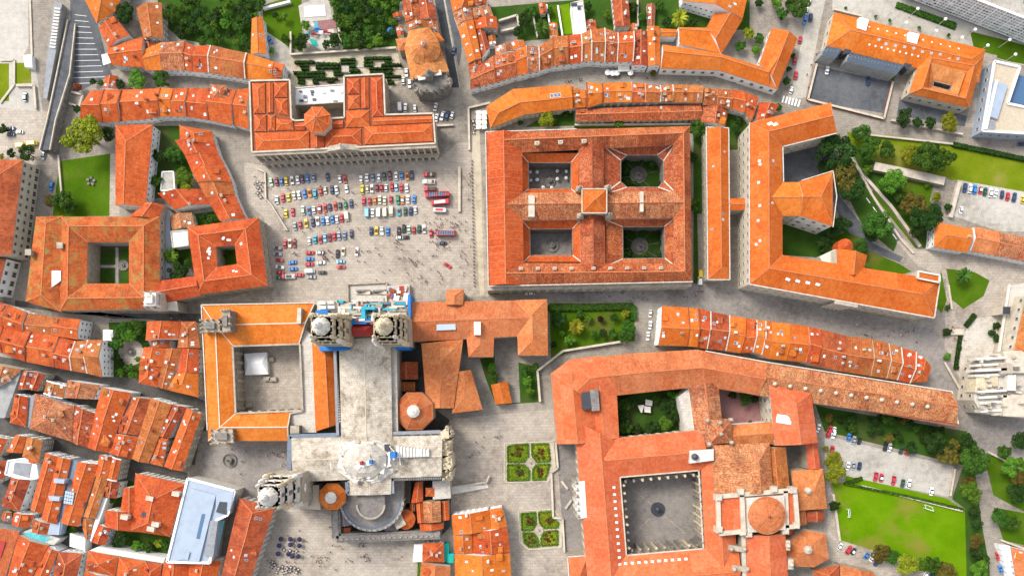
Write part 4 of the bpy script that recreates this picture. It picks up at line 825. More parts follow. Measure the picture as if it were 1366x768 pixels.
# stairs up to the west front
ST = thing('double_stairway', 'double stone stairway with walled landings rising from the square to the cathedral front', 'stairs', P((490, 392), 0))
slab(ST, 'C1', '520,65 880,48 882,225 522,225', 0, 1.2, 'pale_stone', 'palestone_floor', 'landing')
for k in range(10):
    for s0, s1, yy in ((600, 725, 128), (748, 880, 128)):
        t = k/10; xa = s0+(s1-s0)*t; slab(ST, 'C1', '%f,%f %f,%f %f,%f %f,%f' % (xa, yy, xa+12.4, yy, xa+12.4, yy+30, xa, yy+30), 1.2, 1.3+.32*(k+1), 'stone_wall', 'pale_stone', 'step')
slab(ST, 'C1', '600,168 880,165 880,225 600,225', 1.2, 4.8, 'pale_stone', 'palestone_floor', 'upper_landing')
for pts in ('520,65 880,48', '520,65 522,225', '880,48 882,225'): pathbeam(ST, 'C1', pts, 1.2, .7, 1.3, 'stone_wall', 'balustrade', closed=False)
for pts in ('596,126 724,122', '655,172 830,160', '750,128 875,122', '875,120 875,195', '600,160 660,168'): pathbeam(ST, 'C1', pts, 3.5, .9, 2.2, 'dark_stone', 'balustrade', closed=False, lift=-1.6)
# carved towers
def carved_tower(T, top, ztop, half, zb, tiers, mat, ht_scale=1.0, cup='white_stone'):
    c = P(top, ztop); cx, cy = c.x, c.y
    z = zb; b = MB(); b.box((cx, cy, zb/2), (half*2, half*2, zb)); b.build('tower_shaft', 'stone_wall', T)
    for i, (hf, h) in enumerate(tiers):
        b = MB(); b.box((cx, cy, z+h/2), (hf*2*.93, hf*2*.93, h)); b.build('tower_tier', mat, T)
        b = MB(); b.box((cx, cy, z+h-.35), (hf*2.05, hf*2.05, .7)); b.build('cornice', mat, T)
        for sx in (-1, 1):
            for sy in (-1, 1):
                px, py = cx+sx*hf*.95, cy+sy*hf*.95; b = MB(); b.box((px, py, z+h/2), (hf*.28, hf*.28, h)); b.lathe((px, py), [(hf*.2, z+h), (hf*.2, z+h+1.2), (hf*.1, z+h+1.5), (hf*.16, z+h+2.4), (0, z+h+4)], 7); b.build('pinnacle', R_.choice([mat, 'white_stone', 'gold_stone']), T)
        for k in range(4):
            a = k*pi/2; px, py = cx+hf*.93*cos(a), cy+hf*.93*sin(a)
            b = MB(); b.box((px, py, z+h*.45), (hf*.06 if k % 2 == 0 else hf*.34, hf*.34 if k % 2 == 0 else hf*.06, h*.5)); b.build('bell_opening', 'dark_stone', T)
            for s_ in (-.5, 0, .5):
                b = MB(); bx, by = px - sin(a)*hf*s_*1.15, py + cos(a)*hf*s_*1.15; b.lathe((bx, by), [(hf*.1, z+h), (hf*.1, z+h+.9), (0, z+h+1.9)], 6); b.build('finial', R_.choice([mat, 'gold_stone', 'white_stone']), T)
        z += h
    hf = tiers[-1][0]*.82
    b = MB(); b.lathe((cx, cy), [(hf, z), (hf, z+1.6), (hf*1.1, z+1.8), (hf*.98, z+3.2), (hf*.7, z+5), (hf*.42, z+6)], 8, 0, pi/8); b.build('cupola', cup, T)
    b = MB(); b.lathe((cx, cy), [(hf*.4, z+5.6), (hf*.38, z+8), (hf*.48, z+8.2), (hf*.3, z+9.6), (.25, z+10.4), (.3, z+11), (0, z+12.2)], 8); b.build('lantern', cup, T)
    for k in range(8):
        a = k*pi/4; b = MB(); b.lathe((cx+hf*.95*cos(a), cy+hf*.95*sin(a)), [(.45, z+1.6), (.45, z+3), (0, z+4.6)], 6); b.build('finial', mat, T)
carved_tower(T, (419, 432), 70, 6.3, 30, [(6.2, 11), (5.6, 9), (4.4, 7)], 'gold_stone')
carved_tower(T, (506, 432), 70, 6.3, 30, [(6.2, 11), (5.6, 9), (4.4, 7)], 'gold_stone', cup='gold_stone')
# clock tower
CT = thing('clock_tower', 'tall pale clock tower with domed top leaning over the orange roof by the lower plaza', 'tower', P((347, 667), 70))
CT.location.z = 0
carved_tower(CT, (347, 667), 70, 6.8, 34, [(6.6, 8), (5.6, 9), (4.6, 7)], 'white_stone', cup='white_stone')
c = P((347, 667), 70)
for a in (0, pi/2):
    b = MB(); px, py = c.x+6.9*cos(a), c.y+6.9*sin(a); n_ = 18
    pts = [(px+.05*cos(a) - sin(a)*1.9*cos(t*2*pi/n_), py+.05*sin(a)+cos(a)*1.9*cos(t*2*pi/n_), 29+1.9*sin(t*2*pi/n_)) for t in range(n_)]
    b.face(pts, 0); b.build('clock_face', 'white_paint', CT)
    b = MB(); b.beam((px+.12*cos(a), py+.12*sin(a), 29), (px+.12*cos(a)-sin(a)*.9, py+.12*sin(a)+cos(a)*.9, 29.8), .12, .15); b.build('clock_hand', 'dark_metal', CT)
slab(T, 'C2', '60,330 150,330 140,520 40,520', 0, 19, 'stone_wall', 'pale_stone', 'chapel_block'); slab(T, 'C2', '60,400 205,390 215,540 0,530', 0, 15, 'stone_wall', 'gravel', 'chapel_block')
for k in range(10):
    p = P(Q('C2', '%d,%d' % (10+k*14, R_.randint(300, 345)))[0], 19); b = MB(); b.box((p.x, p.y, 12), (R_.uniform(1.5, 4), R_.uniform(2, 5), R_.uniform(10, 15)), .1); b.build('buttress', R_.choice(['gold_stone', 'stone_wall', 'pale_stone', 'dark_stone']), T)
# octagonal chapels
def oct_chapel(name, lab, cpx, zb, r, mat, n=8, lr=.28):
    c = P(cpx, zb); O = thing(name, lab, 'chapel', (c.x, c.y, 0)); b = MB(); b.lathe((c.x, c.y), [(r*.96, 0), (r*.96, zb-.5), (r*1.02, zb-.5), (r*1.02, zb)], n, 0, pi/n); b.build('wall', 'stone_wall', O)
    b = MB(); b.lathe((c.x, c.y), [(r, zb), (r*lr*.9, zb+r*.32)], n, 0, pi/n); ro = b.build('roof', mat, O); cp = MB()
    for k in range(n): a = pi/n+k*2*pi/n; cp.beam((c.x+r*cos(a), c.y+r*sin(a), zb), (c.x+r*lr*cos(a), c.y+r*lr*sin(a), zb+r*.31), .4, .12)
    cp.build('hip_tiles', 'ridge_o', ro); zl = zb+r*.28
    b = MB(); b.lathe((c.x, c.y), [(r*lr, zl-.6), (r*lr, zl+1.6), (r*lr*1.15, zl+1.7), (r*lr*1.1, zl+2), (r*lr*.6, zl+3), (.2, zl+3.4), (.25, zl+4), (0, zl+4.6)], 10); b.build('lantern', 'white_stone', O)
oct_chapel('octagonal_chapel', 'eight sided chapel with ribbed brown orange roof and white lantern beside the nave', (553, 548), 17, 9.3, 'l')
oct_chapel('octagonal_chapel', 'eight sided chapel with bright orange roof and round white lantern beside the clock tower', (443.5, 662), 17, 6.6, 'o', 8, .36)
# low roofs inside the choir walls
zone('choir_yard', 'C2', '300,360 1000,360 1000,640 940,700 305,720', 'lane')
CW = thing('choir_wall', 'stone wall with terrace walk enclosing the yards around the cathedral choir', 'wall', P((520, 712), 0))
for pts in ('C2|305,545 310,712', 'C2|310,712 935,690'):
    f_, s_ = pts.split('|'); pathbeam(CW, f_, s_, 10, 4.2, 9.8, 'dark_stone', 'wall', closed=False, lift=-10); pathbeam(CW, f_, s_, 10, 2.4, .5, 'street', 'terrace', closed=False, lift=-.3)
for k in range(20): p = P(Q('C2', '%f,%f' % (315+32*k, 716-k*1.15))[0], 10); b = MB(); b.box((p.x, p.y, 5.6), (.6, .6, 10.9)); b.build('wall_post', 'stone_wall', CW)
def annex(f, mat, z, pts, label, hip=(0, 0), wall='stone_wall', **kw): kw.setdefault('sky', 0); kw.setdefault('chim', 0); return house(f, mat, z, pts, label, hip, name='chapel_annex', cat='annex', wall=wall, style=None, **kw)
annex('C2', 'slate', 8, '325,555 330,640 395,635 375,545', 'blue grey roofed annex in the corner of the choir wall beside the clock tower chapel')
annex('C2', 'd', 6, '328,648 330,690 398,688 395,645', 'small brown roofed annex below the blue grey one inside the choir wall')
annex('C2', 'slate', 8, '600,610 600,682 690,680 650,590', 'blue grey hipped roof between the round choir and the small round chapel', (1, 1))
annex('C2', 'r', 12, '785,375 760,500 832,490 830,370', 'narrow tall red roof inside the choir yards near the ornate transept front')
annex('C2', 'r', 12, '848,408 848,460 902,460 902,408', 'small square orange roof beside the transept front', (1, 1))
annex('C2', 'r', 11, '790,500 800,620 838,618 832,495', 'left slope of the tripled orange roofs inside the choir wall')
annex('C2', 'm', 13, '832,490 838,618 942,612 938,488', 'mottled middle roof of the tripled orange roofs inside the choir wall')
annex('C2', 'r', 11, '940,490 945,605 992,600 985,488', 'right slope of the tripled orange roofs inside the choir wall')
annex('C2', 'r', 10, '812,625 815,668 955,655 955,618', 'low orange strip roof at the foot of the tripled roofs'); annex('C2', 'd', 8, '755,505 752,550 785,548 785,502', 'tiny dark red lean-to beside the round choir yards')
slab(CW, 'C2', '890,368 995,362 1000,470 892,478', 0, 12, 'stone_wall', 'palestone_floor', 'terrace'); slab(CW, 'C2', '670,370 760,370 755,500 665,500', 0, 6, 'dark_stone', 'earth', 'yard')
c = P(Q('C2', '725,598')[0], 9); O = thing('round_chapel', 'small round chapel with terracotta roof and stone lantern below the choir', 'chapel', (c.x, c.y, 0)); b = MB(); b.lathe((c.x, c.y), [(4.4, 0), (4.4, 8.6), (4.7, 8.6), (4.7, 9)], 16); b.build('wall', 'stone_wall', O); b = MB(); b.lathe((c.x, c.y), [(4.8, 9), (0, 11)], 16); b.build('roof', 'r', O); b = MB(); b.box((c.x-3, c.y, 9), (5, 7, 5), .5); b.build('stone_hood', 'stone_wall', O)
# ---- cloister west wing block
T = thing('cloister', 'square cloister of orange roofs around a bare yard with a white tent', 'cloister', P((340, 500), 0))
z = 14
wing(T, Q('K', '592,50 68,60 97,690 470,690'), Q('K', '520,238 212,248 224,562 480,558'), z, 'o', hip=(0, 0), rise=2.8, wall='stone_wall', style='palace', cap='ridge_w', party='pale_stone')
pathbeam(T, 'K', '592,48 66,58 94,640', z, .8, .5, 'white_stone', closed=False); pathbeam(T, 'K', '212,250 525,240 535,548 226,562', z, .8, .6, 'stone_wall', 'court_parapet')
slab(T, 'K', '528,150 580,200 600,650 475,655 482,560 538,550', 0, z-.6, 'stone_wall', 'palestone_floor', 'terrace')
pathbeam(T, 'K', '525,240 538,550 480,562', z, .8, .8, 'stone_wall', 'parapet', closed=False)
slab(T, 'K', '512,72 530,72 528,145 508,145', 13, 19, 'stone_wall', 'pale_stone', 'bell_gable'); slab(T, 'K', '478,620 520,620 520,655 478,655', 12, 18, 'dark_stone', 'stone_wall', 'turret')
def turret(T, f, pts, z, mat='dark_stone'):
    slab(T, f, pts, 0, z, mat, 'stone_wall', 'turret'); pw = PQ(f, pts, z)
    for i in range(4):
        for t in (0, .33, .66): p = pw[i].lerp(pw[(i+1) % 4], t); b = MB(); b.lathe((p.x, p.y), [(.5, z-.5), (.5, z+1.4), (.25, z+1.6), (0, z+2.8)], 6); b.build('pinnacle', R_.choice(['stone_wall', 'pale_stone', 'gold_stone']), T)
    c = mid(pw); b = MB(); b.box((c.x, c.y, z+.8), ((pw[1]-pw[0]).length*.55, (pw[2]-pw[1]).length*.5, 1.8)); b.build('belfry', mat, T)
turret(T, 'K', '65,130 150,126 152,182 68,186', 20); turret(T, 'K', '162,85 198,82 200,180 162,184', 24)
turret(T, 'K', '110,640 212,634 214,696 114,704', 18)
for k in range(7):
    for x0, y0, x1, y1 in ((228, 262, 238, 560), (235, 560, 530, 548)): p = P(Q('K', '%f,%f' % (x0+(x1-x0)*(k+.5)/7, y0+(y1-y0)*(k+.5)/7))[0], 9); b = MB(); b.box((p.x, p.y, 5.5), (1.6, 1.6, 11)); b.build('buttress', 'stone_wall', T)
TT = thing('white_tent', 'white marquee tent in the bare cloister yard', 'tent', P((340, 485), 0)); pw = PQ('K', '264,284 368,278 376,380 268,384', 3.2); c = mid(pw); b = MB(); b.prism(pw, 0, 3.2)
t0, t1 = pw[0].lerp(pw[3], .5)+Vector((2, 0, 1.6)), pw[1].lerp(pw[2], .5)+Vector((-2, 0, 1.6)); b.v = b.v; 
b.face([pw[0], pw[1], t1, t0], up=True); b.face([pw[3], pw[2], t1, t0], up=True); b.face([pw[0], pw[3], t0], up=True); b.face([pw[1], pw[2], t1], up=True); b.build('canvas', 'white_paint', TT)
for k, a_ in enumerate(((290, 525), (390, 312), (375, 402), (402, 404))):
    p = P(Q('K', '%d,%d' % a_)[0]); b = MB(); b.box((p.x, p.y, .8), (3.2, 2, 1.6), .1); b.box((p.x, p.y, 1.7), (2.2, 1.2, .3), .1); tag(b.build('stone_block', 'stone_wall'), 'stone block lying in the cloister yard beside the white tent', 'stone', 'stone blocks in the cloister yard')
T = thing('aisle_range', 'long orange roof between the cloister terrace and the cathedral nave', 'building', P((433, 515), 0))
wing(T, Q('p', '416,452 421,575'), Q('p', '446,458 453,565'), 17, 'o', hip=(0, 0), rt=.62, rise=3, wall='stone_wall', style=None)
for k in range(30): p = P((447+.21*k*1.05, 463+k*3.4), 17); b = MB(); b.box((p.x, p.y, 16.8), (.7, .55, 1.1)); b.build('merlon', 'white_stone', T)
# ---- archbishop block north of the cathedral
T = thing('bishops_palace', 'pale orange roofed palace with ribbed tiles joining the cathedral towers', 'palace', P((630, 450), 0))
z = 15
wing(T, Q('p', '546,403 726,400'), Q('p', '547,456 700,448'), z, 'l', hip=(0, 0), rise=3.2, wall='stone_wall', style='palace', ribs=3.6, ribmat='ridge_o')
wing(T, Q('p', '688,400 691,474'), Q('p', '730,399 731,474'), z+.2, 'l', hip=(1, 1), rise=3.4, wall='stone_wall', style='palace', ribs=3.6, ribmat='ridge_o')
wing(T, Q('p', '620,430 625,476'), Q('p', '660,430 658,476'), z-.1, 'l', hip=(0, 1), rise=3.0, wall='stone_wall', style=None)
wing(T, Q('p', '562,458 569,544'), Q('p', '618,452 605,544'), z-.4, 'l', hip=(1, 0), rise=2.6, wall='stone_wall', style=None, ribs=3.8, ribmat='ridge_o')
wing(T, Q('p', '609,496 603,551'), Q('p', '628,493 644,546'), z-1.5, 'l', hip=(0, 1), rise=2.2, wall='stone_wall', style=None)
wing(T, Q('21', '1012,10 1010,90'), Q('21', '1105,5 1100,90'), z+1.5, 'l', hip=(1, 0), rise=2.4, wall='stone_wall', style=None)
slab(T, '21', '960,190 1060,185 1062,222 960,226', 15, 17.6, 'sky_glass', 'sky_glass', 'glass_roof'); slab(T, '21', '1158,180 1195,180 1195,250 1160,250', 14, 20, 'white_stone', name='bell_gable')
annex('21', 'd', 8, '740,395 742,490 860,485 860,392', 'dark brown annex with a white roof box deep beside the nave'); annex('21', 'b', 6, '740,500 742,550 845,548 845,500', 'low mossy annex between the nave and the palace light well')
annex('21', 'o', 5, '1250,515 1275,620 1362,612 1338,496', 'small bright orange lean-to roof beside the alley below the pale orange palace')
# ---- monastery (lower right)
T = thing('monastery', 'huge salmon roofed monastery with garden court, paved cloister and long tiled arm', 'monastery', P((880, 610), 0))
z = 16
_, SL, _m = wing(T, Q('p', '736,499 759,480 845,471 930,466 1024,484'), Q('p', '800,545 816,528 880,521 940,515 1012,527'), z, 'l', hip=(0, 0), rise=4.4, wall='stone_wall', style='palace', cap='ridge_o')
_, SA, _m = wing(T, Q('p', '1023,484 1270,523'), Q('p', '1010,527 1277,565'), z, 'm', hip=(0, 0), rise=3.4, rt=.42, wall='stone_wall', style='palace', cap='ridge_o')
wing(T, Q('p', '735,498 759,479.5 800,474.5'), Q('p', '800,545 813,529.5 830,525'), z+.12, 'p', hip=(0, 0), rise=4.42, walls=False)
for k in range(11): p = SA[1][0].lerp(SA[1][1], .06+.078*k).lerp(SA[1][3].lerp(SA[1][2], .06+.078*k), .7); b = MB(); b.lathe((p.x, p.y), [(.8, p.z-.5), (.75, p.z+.9), (.95, p.z+1), (.5, p.z+1.5), (0, p.z+1.6)], 8); b.build('chimney', 'pale_stone', T)
pathbeam(T, 'p', '941,468 1024,483 1270,522 1278,565', z, .8, .4, 'white_stone', closed=False)
pathbeam(T, 'p', '1084,533 1277,567', z-1.0, 1.6, .5, 'rust', 'eaves_band', closed=False)
wing(T, Q('p', '735,497 743,592'), Q('p', '788,500 796,590'), z-.3, 'p', hip=(0, 0), rise=3.8, wall='stone_wall', style='palace')
wing(T, Q('p', '788,495 796,588'), Q('p', '823,526 826,584'), z-.2, 'p', hip=(0, 0), rise=3.0, rt=.3, wall='stone_wall', style='arcade')
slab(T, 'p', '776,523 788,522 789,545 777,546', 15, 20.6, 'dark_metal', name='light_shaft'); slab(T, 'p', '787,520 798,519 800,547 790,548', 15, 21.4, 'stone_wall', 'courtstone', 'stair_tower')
_, S3, _m = wing(T, Q('p', '766,560 786,800'), Q('p', '824,590 840,800'), z, 'p', hip=(0, 0), rise=4.2, rt=.56, wall='stone_wall', style='palace')
for k in range(14): skylight(T, S3[1], .30+.043*k, .42, 1.1, 1.5, 'white_paint')
wing(T, Q('p', '790,587 936,573'), Q('p', '820,637 944,626'), z, 'p', hip=(0, 0), rise=4.1, rt=.52, wall='stone_wall', style='palace')
_, S5, _m = wing(T, Q('p', '825,741 938,731 985,727'), Q('p', '795,800 940,795 985,790'), z+.1, 'p', hip=(0, 0), rise=3.9, wall='stone_wall', style='palace')
for k in range(10): skylight(T, S5[0], .12+.075*k, .35, 1.4, 1.1, 'white_paint')
wing(T, Q('p', '918,512 930,600'), Q('p', '958,510 966,590'), z-.2, 'm', hip=(0, 0), rise=3.3, wall='white_wall', style='palace')
wing(T, Q('p', '934,600 942,770'), Q('p', '976,600 984,770'), z-.1, 'p', hip=(0, 0), rise=3.5, wall='stone_wall', style='palace')
wing(T, Q('p', '957,568 1030,562'), Q('p', '960,596 1032,592'), z-.5, 'l', hip=(0, 0), rise=2.4, wall='white_wall', style=None)
pathbeam(T, 'p', '827,636 932,627 938,731 835.5,740', z-.1, .6, .4, 'pale_stone', 'court_parapet')
for i_, (a_, d_) in enumerate((((829, 640), (931, 630)), ((935, 630), (940, 728)), ((838, 737), (936, 729)), ((829, 642), (837, 736)))):
    for k in range(9):
        t = (k+.5)/9; p = P((a_[0]+(d_[0]-a_[0])*t, a_[1]+(d_[1]-a_[1])*t), z-1); ins_ = [(0, -1.1), (-1.1, 0), (0, 1.1), (1.1, 0)][i_]
        b = MB(); b.box((p.x+ins_[0]*.7, p.y+ins_[1]*.7, (z-1)/2), (1.0, 1.0, z-1)); b.lathe((p.x+ins_[0], p.y+ins_[1]), [(.7, z-1), (.5, z), (0, z+1)], 6); b.build('buttress', R_.choice(['stone_wall', 'dark_stone', 'gold_stone']), T)
slab(T, 'M', '0,205 108,198 108,248 0,262', 10, 21, 'pale_stone', 'white_stone', 'bell_wall'); c = P(Q('M', '22,232')[0], 21); b = MB(); b.lathe((c.x, c.y), [(1.6, 21), (1.4, 23), (0, 24)], 10); b.build('bell', 'dark_metal', T)
# portal
slab(T, 'p', '768,642 780,641 783,690 771,692', 0, 17, 'white_stone', 'white_stone', 'portal')
for k in range(6): p = P((770+k*.5, 643+k*9), 17); b = MB(); b.box((p.x-.6, p.y, 8.5), (1.6, 1.4, 17)); b.lathe((p.x-.6, p.y), [(.8, 17), (.6, 18.4), (.3, 18.6), (0, 20)], 7); b.build('column', R_.choice(['pale_stone', 'white_stone', 'stone_wall']), T)
for pts in ('742,577 768,577 770,590 744,590', '757,742 784,740 786,790 760,790'):
    hiproof(T, 'p', pts, 12, 'p', 0, wall='stone_wall', over=.2, pitch=.35); pathbeam(T, 'p', pts, 12, .9, .5, 'white_stone')
slab(T, 'p', '905,530 918,518 930,598 918,592', 0, z-3, 'white_stone', 'palestone_floor', 'court_gallery')
# church of the monastery
T = thing('monastery_church', 'church with low round salmon dome in a white stone frame beside the monastery', 'church', P((1000, 690), 0))
z = 20
wing(T, Q('M', '100,182 112,412'), Q('M', '360,168 376,385'), z-1, 'm', hip=(.6, 0), rt=.74, rise=4.2, wall='stone_wall', style=None)
wing(T, Q('M', '355,190 372,380'), Q('M', '432,188 450,372'), z-3, 'b', hip=(0, 0), rt=.2, rise=3, wall='stone_wall', style=None)
wing(T, Q('M', '255,585 260,860'), Q('M', '430,575 448,860'), z, 'p', hip=(0, 0), rise=4.2, wall='stone_wall', style=None)
slab(T, 'M', '125,410 475,378 485,545 130,575', 0, z+1, 'stone_wall', 'p', 'crossing')
for pts in ('125,410 470,380', '130,576 482,542', '125,410 130,576', '470,380 482,542', '232,398 240,565', '428,384 434,550'): pathbeam(T, 'M', pts, z+1, 2.0, 1.2, 'pale_stone', 'stone_frame', closed=False)
for a_ in ((130, 415), (228, 390), (378, 378), (465, 382), (132, 560), (265, 578), (430, 565), (478, 540), (240, 570)): c = P(Q('M', '%d,%d' % a_)[0], z+2); b = MB(); b.box((c.x, c.y, z), (2.9, 2.8, 6)); b.box((c.x, c.y, z+3.3), (2.0, 1.9, .8)); b.build('pier', 'pale_stone', T)
slab(T, 'M', '255,418 425,405 432,560 262,572', 15, z+4, 'stone_wall', 'palestone_floor', 'drum_base')
c = P(Q('M', '350,497')[0], z+5); b = MB(); b.lathe((c.x, c.y), [(8.5, z+4), (8.5, z+4.6), (8.2, z+4.6), (6.6, z+5.6), (4, z+6.5), (1.6, z+7), (0, z+7.1)], 24); dm = b.build('dome', 'l', T)
cp = MB()
for k in range(12): 
    a = k*pi/6
    for (r0, z0), (r1, z1) in (((8.2, z+4.6), (6.6, z+5.6)), ((6.6, z+5.6), (4, z+6.5)), ((4, z+6.5), (0, z+7.1))): cp.beam((c.x+r0*cos(a), c.y+r0*sin(a), z0), (c.x+r1*cos(a), c.y+r1*sin(a), z1), .28, .08)
cp.build('dome_ribs', 'ridge_o', dm); b = MB(); b.lathe((c.x, c.y), [(.6, z+6.8), (.5, z+8), (.7, z+8.2), (0, z+9.2)], 8); b.build('finial', 'ridge_d', T)
for a_ in ((215, 645), (228, 735)): c = P(Q('M', '%d,%d' % a_)[0], z); b = MB(); b.box((c.x, c.y, z-4), (7.5, 2.4, 8), -.15); b.lathe((c.x+3, c.y), [(1.1, z), (1, z+1.6), (0, z+3)], 7); b.lathe((c.x-3, c.y), [(1.1, z), (1, z+1.6), (0, z+3)], 7); b.build('flying_buttress', 'stone_wall', T)
for a_ in ((440, 630), (455, 715)): c = P(Q('M', '%d,%d' % a_)[0], z); b = MB(); b.box((c.x, c.y, z-4), (2.4, 4.5, 8)); b.lathe((c.x, c.y), [(1.3, z), (1, z+1.6), (0, z+3)], 7); b.build('buttress', 'pale_stone', T)
slab(T, 'M', '232,580 252,578 258,860 240,860', 0, z-1, 'stone_wall', 'pale_stone', 'nave_wall')
T = thing('sacristy', 'square salmon pyramid roof with stone finial beside the round domed church', 'building', P((1078, 652), 0))
hiproof(T, 'M', '455,295 600,285 618,465 475,475', 13, 'l', 0, wall='cream_wall', over=.3, rise=4.5); c = P(Q('M', '532,385')[0], 17); b = MB(); b.lathe((c.x, c.y), [(1.6, 16.4), (1.2, 18), (1.5, 18.2), (.4, 19.4), (0, 20)], 8); b.build('finial', 'pale_stone', T)
annex('M', 'l', 10, '475,470 485,545 527,535 522,462', 'tiny hipped salmon roof beside the pyramid roofed sacristy', (1, 1)); annex('M', 'd', 9, '527,478 527,525 606,520 603,472', 'small red brown roof tucked below the pyramid roofed sacristy')
T = thing('chapter_house', 'many sided salmon roof with stone finial at the foot of the church by the drive', 'building', P((1078, 735), 0))
pw = PQ('M', '432,620 520,560 612,578 626,690 560,728 482,725 438,690', 12); ap = P(Q('M', '532,650')[0], 16.5); b = MB(); b.prism(pw, 0, 11.9, 0); b.build('wall', 'cream_wall', T); b = MB(); cp = MB()
for i in range(len(pw)): q = [pw[i], pw[(i+1) % len(pw)], ap]; b.face(q, 0, slope_uv(q), up=True); cp.beam(pw[i], ap, .45, .12)
b.build('roof', 'l', T); cp.build('hip_tiles', 'ridge_o', T); b = MB(); b.lathe((ap.x, ap.y), [(2.0, 16), (1.6, 17), (1.8, 17.3), (.5, 18.2), (0, 19)], 9); b.build('finial', 'pale_stone', T)
annex('M', 'd', 8, '430,560 432,620 475,600 470,555', 'dark red roof strip between the church and the many sided roof')
T = thing('great_hall', 'tall salmon hall roof with a white skylight at the root of the long tiled arm', 'building', P((1058, 550), 0))
_, SL, _m = wing(T, Q('p', '1026,513 1034,594'), Q('p', '1082,524 1091,590'), 18, 'p', hip=(1, 0), rise=4.6, wall='cream_wall', style='palace', rt=.52, hipfac=(.7, 0)); skylight(T, SL[0], .5, .45, 3.8, 6.5, 'white_paint')
annex('M', 'p', 13, '522,175 532,288 588,284 574,170', 'narrow salmon roof linking the tall hall and the pyramid roofed sacristy')
T = thing('corner_turret', 'square mottled roof with corner pinnacles above the paved light court', 'tower', P((960, 575), 0)); hiproof(T, 'M', '76,68 188,62 190,168 86,178', 19, 'm', 0, wall='stone_wall', over=.2, rise=2.4)
for a_ in ((80, 70), (186, 66), (188, 168), (88, 176), (140, 130), (135, 80)): c = P(Q('M', '%d,%d' % a_)[0], 20); b = MB(); b.lathe((c.x, c.y), [(.9, 18), (.8, 21), (1, 21.2), (0, 23)], 7); b.build('pinnacle', 'stone_wall', T)
annex('M', 'd', 7, '555,742 565,800 672,790 672,715', 'dark red hipped roof at the lower end of the drive', (1, 1)); annex('33', 'l', 7, '385,705 390,800 600,800 560,740', 'long low salmon roof beside the drive below the football field')
# ---- stone monastery at the right edge
T = thing('stone_convent', 'pale stone convent with stepped buttressed front at the edge of the gardens', 'convent', P((1350, 500), 0))
slab(T, 'E', '200,355 420,340 480,340 480,690 190,655 150,590 165,450', 0, 14, 'pale_stone', 'palestone_floor', 'block', style='palace')
for k, (y0, h0) in enumerate(((372, 17), (405, 16), (432, 18), (458, 16), (540, 17), (570, 16), (598, 15), (640, 15))): slab(T, 'E', '%d,%d %d,%d %d,%d %d,%d' % (165-k*3 if k < 4 else 150+k*5, y0, 320, y0-8, 320, y0+5, 166-k*3 if k < 4 else 152+k*5, y0+13), 10, h0, 'white_stone', name='buttress_wall')
for pts, zz, mt in (('165,470 275,460 270,545 155,548', 15.5, 'gold_stone'), ('325,460 365,460 365,540 322,540', 17.5, 'white_stone'), ('180,415 280,405 280,440 180,450', 15, 'stone_wall'), ('290,400 350,400 350,455 290,455', 18, 'stone_wall'), ('300,340 480,330 480,450 330,450', 16.5, 'pale_stone'), ('300,560 480,560 480,680 300,670', 16, 'pale_stone')): slab(T, 'E', pts, 8, zz, mt, name='upper_block')
for k in range(40): p = P(Q('E', '%d,%d' % (R_.randint(180, 400), R_.randint(350, 670)))[0], 17); b = MB(); b.box((p.x, p.y, 16.3), (R_.uniform(.5, 2.5), R_.uniform(.4, 1.6), R_.uniform(1, 3)), R_.uniform(-.1, .1)); b.build('carved_block', R_.choice(['white_stone', 'pale_stone', 'stone_wall', 'stone_wall', 'dark_stone']), T)
wing(T, Q('E', '420,50 355,338'), Q('E', '520,70 470,345'), 15, 'b', hip=(0, 0), rise=3, wall='pale_stone', style='palace')
slab(T, 'E', '340,0 425,-10 358,335 290,350', 0, 5, 'pale_stone', 'palestone_floor', 'terrace'); slab(T, 'E', '300,110 340,112 335,150 298,148', 0, 9, 'pale_stone', 'dark_metal', 'turret')
pathbeam(T, 'E', '328,0 275,345', 5, .9, .9, 'white_stone', 'parapet', closed=False)
# ================================================================== town houses
# ---- upper left
house('00', 'o', 7.2, '390,-120 515,125 612,66 700,-120', 'hipped orange house at the top of the grey car park', (0, 1))
house('00', 'r', 7.2, '525,150 578,258 690,188 615,95', 'red orange house with a brown gable facing the grey car park')
house('00', 'r', 7.2, '575,255 765,195 772,362 597,346', 'red house with pale patched slope above the white awning on the car park edge', sky=6)
house('00', 'b', 7.2, '727,42 765,205 868,205 862,14', 'brownish house with three white skylights between two trees', hip=(0, 0))
house('00', 'd', 5.0, '757,206 770,268 832,264 826,206', 'small dark lean-to roof between the brownish house and the upper terrace')
row('00', ['768,266 776,376', '856,226 861,376', '985,222 985,376', '1035,246 1028,383', '1122,243 1112,389', '1312,282 1306,421', '1460,330 1455,428', '1516,342 1506,422'], 'omrrbor', [7.2, 7.6, 7.2, 7.4, 7.9, 7.3, 7.1], '%s house from the car park in the upper terrace, %s tiles', wall='white_wall')
row('00', ['482,484 425,643', '555,478 545,652', '645,478 640,648', '785,475 780,636', '855,468 850,622', '925,472 920,622', '1000,470 990,622', '1112,470 1110,640', '1256,478 1236,668'], 'rrrrorrr', [7.2, 7.6, 7.3, 7.1], '%s house from the car park in the curved lower terrace, %s tiles', wall='white_wall')
house('00', 'r', 6.1, '1260,478 1330,470 1326,690 1246,666', 'lower dark orange house closing the curved terrace against the arcaded palace', hip=(0, 0), sky=1)
house('00', 'm', 9.0, '1120,450 1135,520 1215,530 1205,455', 'patchy pale roofed attic rising from the end of the curved terrace', (1, 1), base=5)
house('00', 'r', 4.3, '560,408 550,470 612,475 626,404', 'small orange garden house beside the shrubs at the car park')
house('00', 'o', 6.5, '1342,100 1336,290 1420,290 1400,95', 'orange house at the edge of the wooded garden above the upper terrace')
